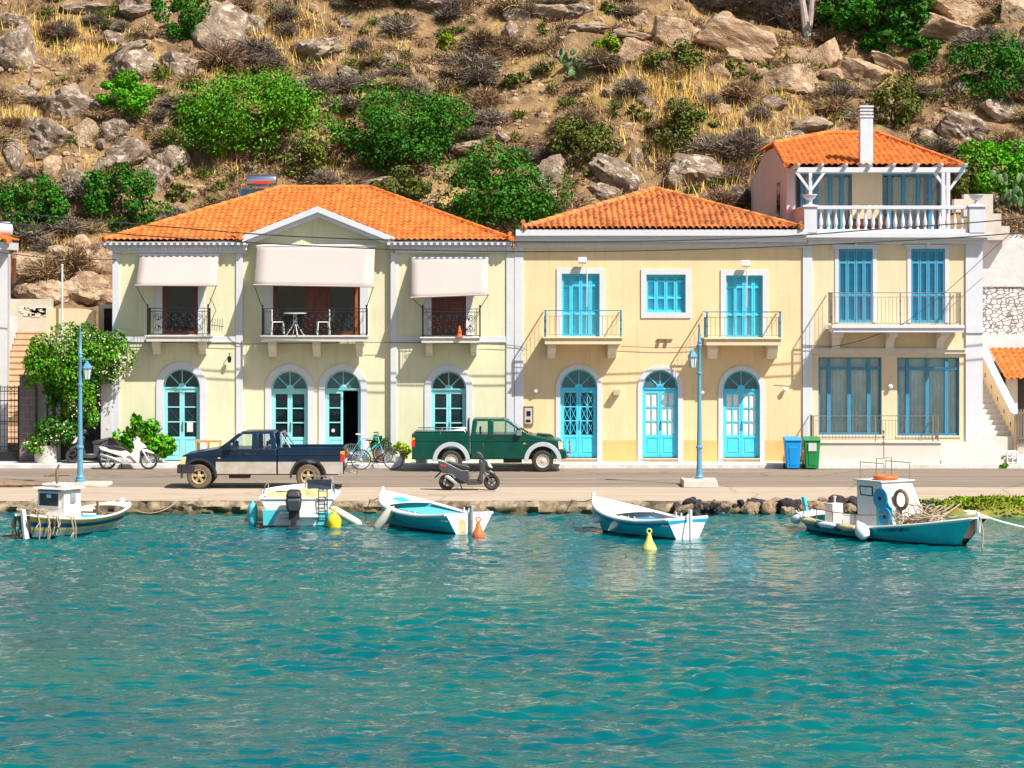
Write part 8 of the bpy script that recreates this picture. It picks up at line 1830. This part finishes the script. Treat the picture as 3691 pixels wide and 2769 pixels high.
# dry straw and ground litter: stuff
def blades(name, spots, mat, hgt, seed, wid=.02, lean=.35):
    rng = np.random.default_rng(seed); V = []
    for (x, y, z, n, sx, sy, hs) in spots:
        px = rng.normal(0, sx, n)+x; py = rng.normal(0, sy, n)+y
        for a, b in zip(px, py):
            zz = base_cache(a, b); h = hgt*hs*rng.uniform(.4, 1.2); dx, dy = rng.normal(0, lean, 2)*h; w_ = wid*rng.uniform(.6, 1.5); t = rng.uniform(0, 3.14); c, s = math.cos(t)*w_, math.sin(t)*w_
            V += [(a-c, b-s, zz-.05), (a+c, b+s, zz-.05), (a+dx, b+dy, zz+h)]
    n = len(V)//3; me = bpy.data.meshes.new(name); me.from_pydata(V, [], [(3*i, 3*i+1, 3*i+2) for i in range(n)]); me.materials.append(M[mat]); o = _link(name, me, None, (0, 0, 0)); return o
def base_cache(a, b): return hill(a, b)
straw = [(*A_(310, 220, 0, 0)[:2], 520, 1.5, .8, 1.0), (*A_(500, 290, 0, 0)[:2], 300, 1.0, .5, .8), (*A_(80, 730, 0, 0)[:2], 420, .9, .7, 1.1), (*A_(1720, 170, 0, 0)[:2], 420, .9, .7, 1.), (*A_(1820, 200, 0, 0)[:2], 200, .9, .4, .8), (*A_(1180, 490, 0, 0)[:2], 300, 1.2, .4, .7), (*A_(1340, 400, 0, 0)[:2], 120, .4, .5, .7), (*B_(2050, 560, 0, 0)[:2], 800, 1.8, .9, .9), (*B_(1960, 500, 0, 0)[:2], 300, .9, .5, 1.), (*C3(50, 560, 0, 0)[:2], 500, 1.1, 1., .9), (*C3(330, 880, 0, 0)[:2], 1500, 1.9, 1.1, 1.1), (*C3(150, 860, 0, 0)[:2], 400, .8, .6, 1.), (*C3(900, 680, 0, 0)[:2], 300, 1.2, .5, .6), (*C3(1480, 500, 0, 0)[:2], 250, 1.2, .3, .5), (*B_(230, 300, 0, 0)[:2], 300, 1.5, .5, .6), (*L_(300, 620, 0, 0)[:2], 300, 1.6, .4, .7), (*L_(200, 600, 0, 0)[:2], 150, .8, .4, .8), (*B_(500, 560, 0, 0)[:2], 300, 1.5, .5, .5), (*B_(780, 600, 0, 0)[:2], 250, .9, .6, .6), (*A_(2000, 980, 0, 0)[:2], 250, 1., .5, .6), (*A_(1450, 960, 0, 0)[:2], 200, .8, .4, .6)]
sp = []
for px, py, n, sx, sy, hs in straw: p = on_hill(px, py+15); sp.append((p.x, p.y, p.z, n, sx, sy, hs))
tag(blades('dry_straw', sp, 'straw', .62, 5, .022, .28), 'tall golden dry straw growing in patches on the slope', 'grass', kind='stuff')
sp = []
for k in range(260):
    px, py = RG.uniform(-300, 4000), RG.uniform(-250, 900)
    if area_ok(px, py): p = on_hill(px, py); sp.append((p.x, p.y, p.z, 55, .9, .9, 1.))
tag(blades('dry_ground_cover', sp, 'twig', .26, 6, .03, .6), 'low dry brown grass and litter covering the slope', 'ground cover', kind='stuff')
sp = sp[::3]; tag(blades('short_dry_grass', [(a, b, c, 60, 1.1, 1.1, 1.) for a, b, c, *_ in sp], 'straw', .22, 8, .024, .5), 'short pale dry grass between the shrubs', 'grass', kind='stuff')
# dense dry scrub between the single shrubs: stuff
def scrub(name, n, mat, seed, hgt, w, wid=.02):
    rng = np.random.default_rng(seed); rr_ = random.Random(seed); A = []; k = 0
    while k < n:
        px, py = rr_.uniform(-350, 4050), rr_.uniform(-300, 1000)
        if not area_ok(px, py) or noise.noise(Vector((px*.004+seed, py*.006, 5)))+.4*noise.noise(Vector((px*.017, py*.02, seed))) < rr_.uniform(-.25, .25): continue
        if any(abs(px-a) < c*.75 and abs(py-b) < d*.75 for a, b, c, d in bushes) or any(abs(px-a) < c*.7 and abs(py-b-4) < d*.7 for a, b, c, d in rocks_): continue
        p = on_hill(px, py); A.append((p.x, p.y, p.z, rr_.uniform(.5, 1.3))); k += 1
    V = []
    for x, y, z, s in A:
        m_ = int(170*s); d = rng.normal(size=(m_, 3)); d[:, 2] = np.abs(d[:, 2])*1.1+.15; d /= np.linalg.norm(d, axis=1)[:, None]; st = rng.uniform(.1, .8, m_)[:, None]
        P = d*st*np.array([w*s, w*s, hgt*s]); e = d*.6+rng.normal(size=(m_, 3))*.5; e /= np.linalg.norm(e, axis=1)[:, None]; Q = P+e*rng.uniform(.08, .26, m_)[:, None]*s
        c = np.cross(Q-P, rng.normal(size=(m_, 3))); c /= np.linalg.norm(c, axis=1)[:, None]+1e-9; ww = wid*rng.uniform(.6, 1.5, m_)[:, None]
        V.append(np.stack([P-c*ww, P+c*ww, Q], 1)+np.array([x, y, z]))
    V = np.concatenate(V).reshape(-1, 3); n_ = len(V)//3
    me = bpy.data.meshes.new(name); me.vertices.add(len(V)); me.vertices.foreach_set('co', V.ravel()); me.loops.add(len(V)); me.loops.foreach_set('vertex_index', np.arange(len(V), dtype=np.int32)); me.polygons.add(n_); me.polygons.foreach_set('loop_start', np.arange(0, 3*n_, 3)); me.polygons.foreach_set('loop_total', np.full(n_, 3)); me.update(); me.validate(); me.materials.append(M[mat]); return _link(name, me, None, (0, 0, 0))
tag(scrub('dry_scrub', 900, 'twig', 3, .45, .6), 'tangled brown dry scrub filling the slope between the shrubs', 'scrub', kind='stuff')
tag(scrub('olive_scrub', 330, 'leafolive', 9, .35, .5, .028), 'thin olive green scrub mixed into the dry slope', 'scrub', kind='stuff')
# loose stones: stuff
import bmesh
bb = bmesh.new(); bmesh.ops.create_icosphere(bb, subdivisions=1, radius=1); bv_ = [v.co.copy() for v in bb.verts]; bf_ = [tuple(v.index for v in f.verts) for f in bb.faces]; bb.free()
m = MB(); k = 0
while k < 2600:
    px, py = RG.uniform(-300, 4000), RG.uniform(-250, 1080)
    if not area_ok(px, py) or noise.noise(Vector((px*.006, py*.008, 1))) < RG.uniform(-.4, .3): continue
    p = on_hill(px, py) if k % 5 == 0 else q0+Vector((RG.gauss(0, .9), RG.gauss(0, .7), 0)); q0 = p if k % 5 == 0 else q0; p = Vector((p.x, p.y, hill(p.x, p.y))); s = RG.uniform(.04, .14); sx, sy, sz = s*RG.uniform(.8, 1.8), s, s*RG.uniform(.5, 1)
    m.add([(p.x+v.x*sx*(1+.3*RG.random()), p.y+v.y*sy, p.z+v.z*sz*(1+.3*RG.random())) for v in bv_], bf_); k += 1
tag(obj('loose_stones', m, 'rocktan', recalc=False), 'small loose stones and scree scattered over the slope', 'stones', kind='stuff')
# eucalyptus trees whose crowns are above the frame, and the pine
def tree(name, label, base_px, base_py, trunks, crown, mat, n, bark, leaf=.16, cat='tree'):
    p = on_hill(base_px, base_py); t = thing(name, label, cat, tuple(p)); s = p.y/F
    m = MB()
    for i, (pts, r0) in enumerate(trunks):
        P = [Vector(((a-base_px)*s, .15*i, -(b-base_py)*s-.15*(k == 0))) for k, (a, b) in enumerate(pts)]; m.tube(P, [r0*(1-.6*k/(len(P)-1)) for k in range(len(P))], 8)
    obj('trunk', m, bark, t, smooth=True)
    for i, (cx, cy, w_, h_) in enumerate(crown): mobj('crown', leafmesh('crown', n, (w_/2*s, w_/2*s*.8, h_/2*s), leaf, int(base_px)+i, clump=40, spread=.24, elong=2.2), mat, t, ((cx-base_px)*s, .3, -(cy-base_py)*s))
    return t
tree('eucalyptus_tree', 'dark leaning twin trunks of a tree rising out of the frame at the upper right', 2850, 100, [([(2855, 105), (2800, 40), (2760, -60), (2700, -250)], .22), ([(2860, 105), (2830, 30), (2790, -80), (2800, -260)], .2)], [(2740, -330, 420, 300)], 'leafdark', 3200, 'bark')
tree('eucalyptus_tree', 'pale grey forked trunk with white bark beside the dark twin trunks', 2910, 135, [([(2912, 140), (2900, 60), (2885, -40), (2860, -240)], .20), ([(2912, 130), (2925, 40), (2930, -60), (2960, -230)], .16), ([(2915, 70), (2950, 20), (3000, -20), (3060, -60)], .07)], [(2940, -320, 460, 280)], 'leafdark', 3200, 'barkpale')
tree('pine_tree', 'bright green pine with drooping branches at the top right', 3190, 215, [([(3190, 225), (3200, 100), (3215, -40)], .12), ([(3195, 180), (3215, 110), (3190, 50), (3230, 10)], .05)], [(3060, 30, 260, 170), (3200, 60, 330, 220), (3160, 155, 150, 100), (3290, 145, 150, 60), (3230, -70, 380, 200)], 'leafdark', 4200, 'bark', .10)
# ---- riprap along the quay, and the algae covered rocks
RP = random.Random(5)
rp = [rock_mesh(600+i, 9, .09, 3, .9) for i in range(6)]
for i, me in enumerate(rp): me.materials.append(M['rockdark'] if i in (0, 1, 3) else M['rocktan'])
k = 0
for i in range(110):
    px = RP.uniform(2385, 3420) if i < 95 else RP.uniform(2360, 3750); D = RP.uniform(70.0, 70.75); x = X(px, 70.5)
    if px < 2440 and RP.random() < .5: continue
    z = RP.uniform(-.34, -.12) if i % 3 else RP.uniform(-.16, -.06)
    o = _link('shore_rock', rp[i % 6], None, (x, D+.15, z)); s = RP.uniform(.13, .27); o.scale = (s*RP.uniform(1, 1.5), s, s*RP.uniform(.6, .9)); o.rotation_euler = (RP.uniform(0, 1), RP.uniform(0, 1), RP.uniform(0, 6)); tag(o, ('dark shadow toned' if i % 6 in (0, 1, 3) else 'pinkish tan')+' rock wedged under the broken quay edge', 'rock', 'loose rocks along the broken quay edge')
M['algae'] = pm('orange_green_algae', (.32, .22, .03), .8, scale=1.6, col2=(.10, .19, .02), bump=.8, bscale=9, island=.0)
m = MB(); nx, ny = 90, 22; a, b = X(3340, 70), X(4100, 70)
for i in range(nx+1):
    for j in range(ny+1):
        x = a+(b-a)*i/nx; y = 69.3+2.2*j/ny; e = min(1, i/14); v = j/ny
        z = (-.55+.62*math.sin(min(1, v*1.5)*PI/2)+.10*noise.noise(Vector((x*1.6, y*1.6, 3)))+.07*noise.noise(Vector((x*5, y*5, 3))))*e+(-.5)*(1-e)
        if v > .8: z -= (v-.8)*.9
        m.v.append((x, y+.25*noise.noise(Vector((x*.8, 1, 1))), z))
for i in range(nx):
    for j in range(ny): q = i*(ny+1)+j; m.f.append((q, q+ny+1, q+ny+2, q+1)); m.m.append(0)
t = obj('algae_rock', m, 'algae', smooth='all', recalc=False); tag(t, 'low shore rock covered in green and orange algae at the right edge', 'rock')
w_ = leafmesh('algae_tufts', 2600, (3.2, .8, .22), .06, 77, clump=60, spread=.2, elong=2); w_.materials.append(M['leaflime']); o = _link('algae_tufts', w_, t, (X(3620, 70), 70.3, -.05))
# small scuffs of timber and net lying on the apron
m = MB(); rng = random.Random(12)
for k in range(12): y = 75.6+rng.random()*1.2; x = X(rng.uniform(-60, 120), 76); m.tube([(x+rng.uniform(-1, 1)*.8*q, y+.1*math.sin(q*2), .03+.05*rng.random()) for q in range(4)], .035, 5)
tag(obj('net_pile', m, 'wood', world=True, loc=(X(60, 76), 76, 0)), 'flat pile of brown fishing net on the quay at the left edge', 'net')
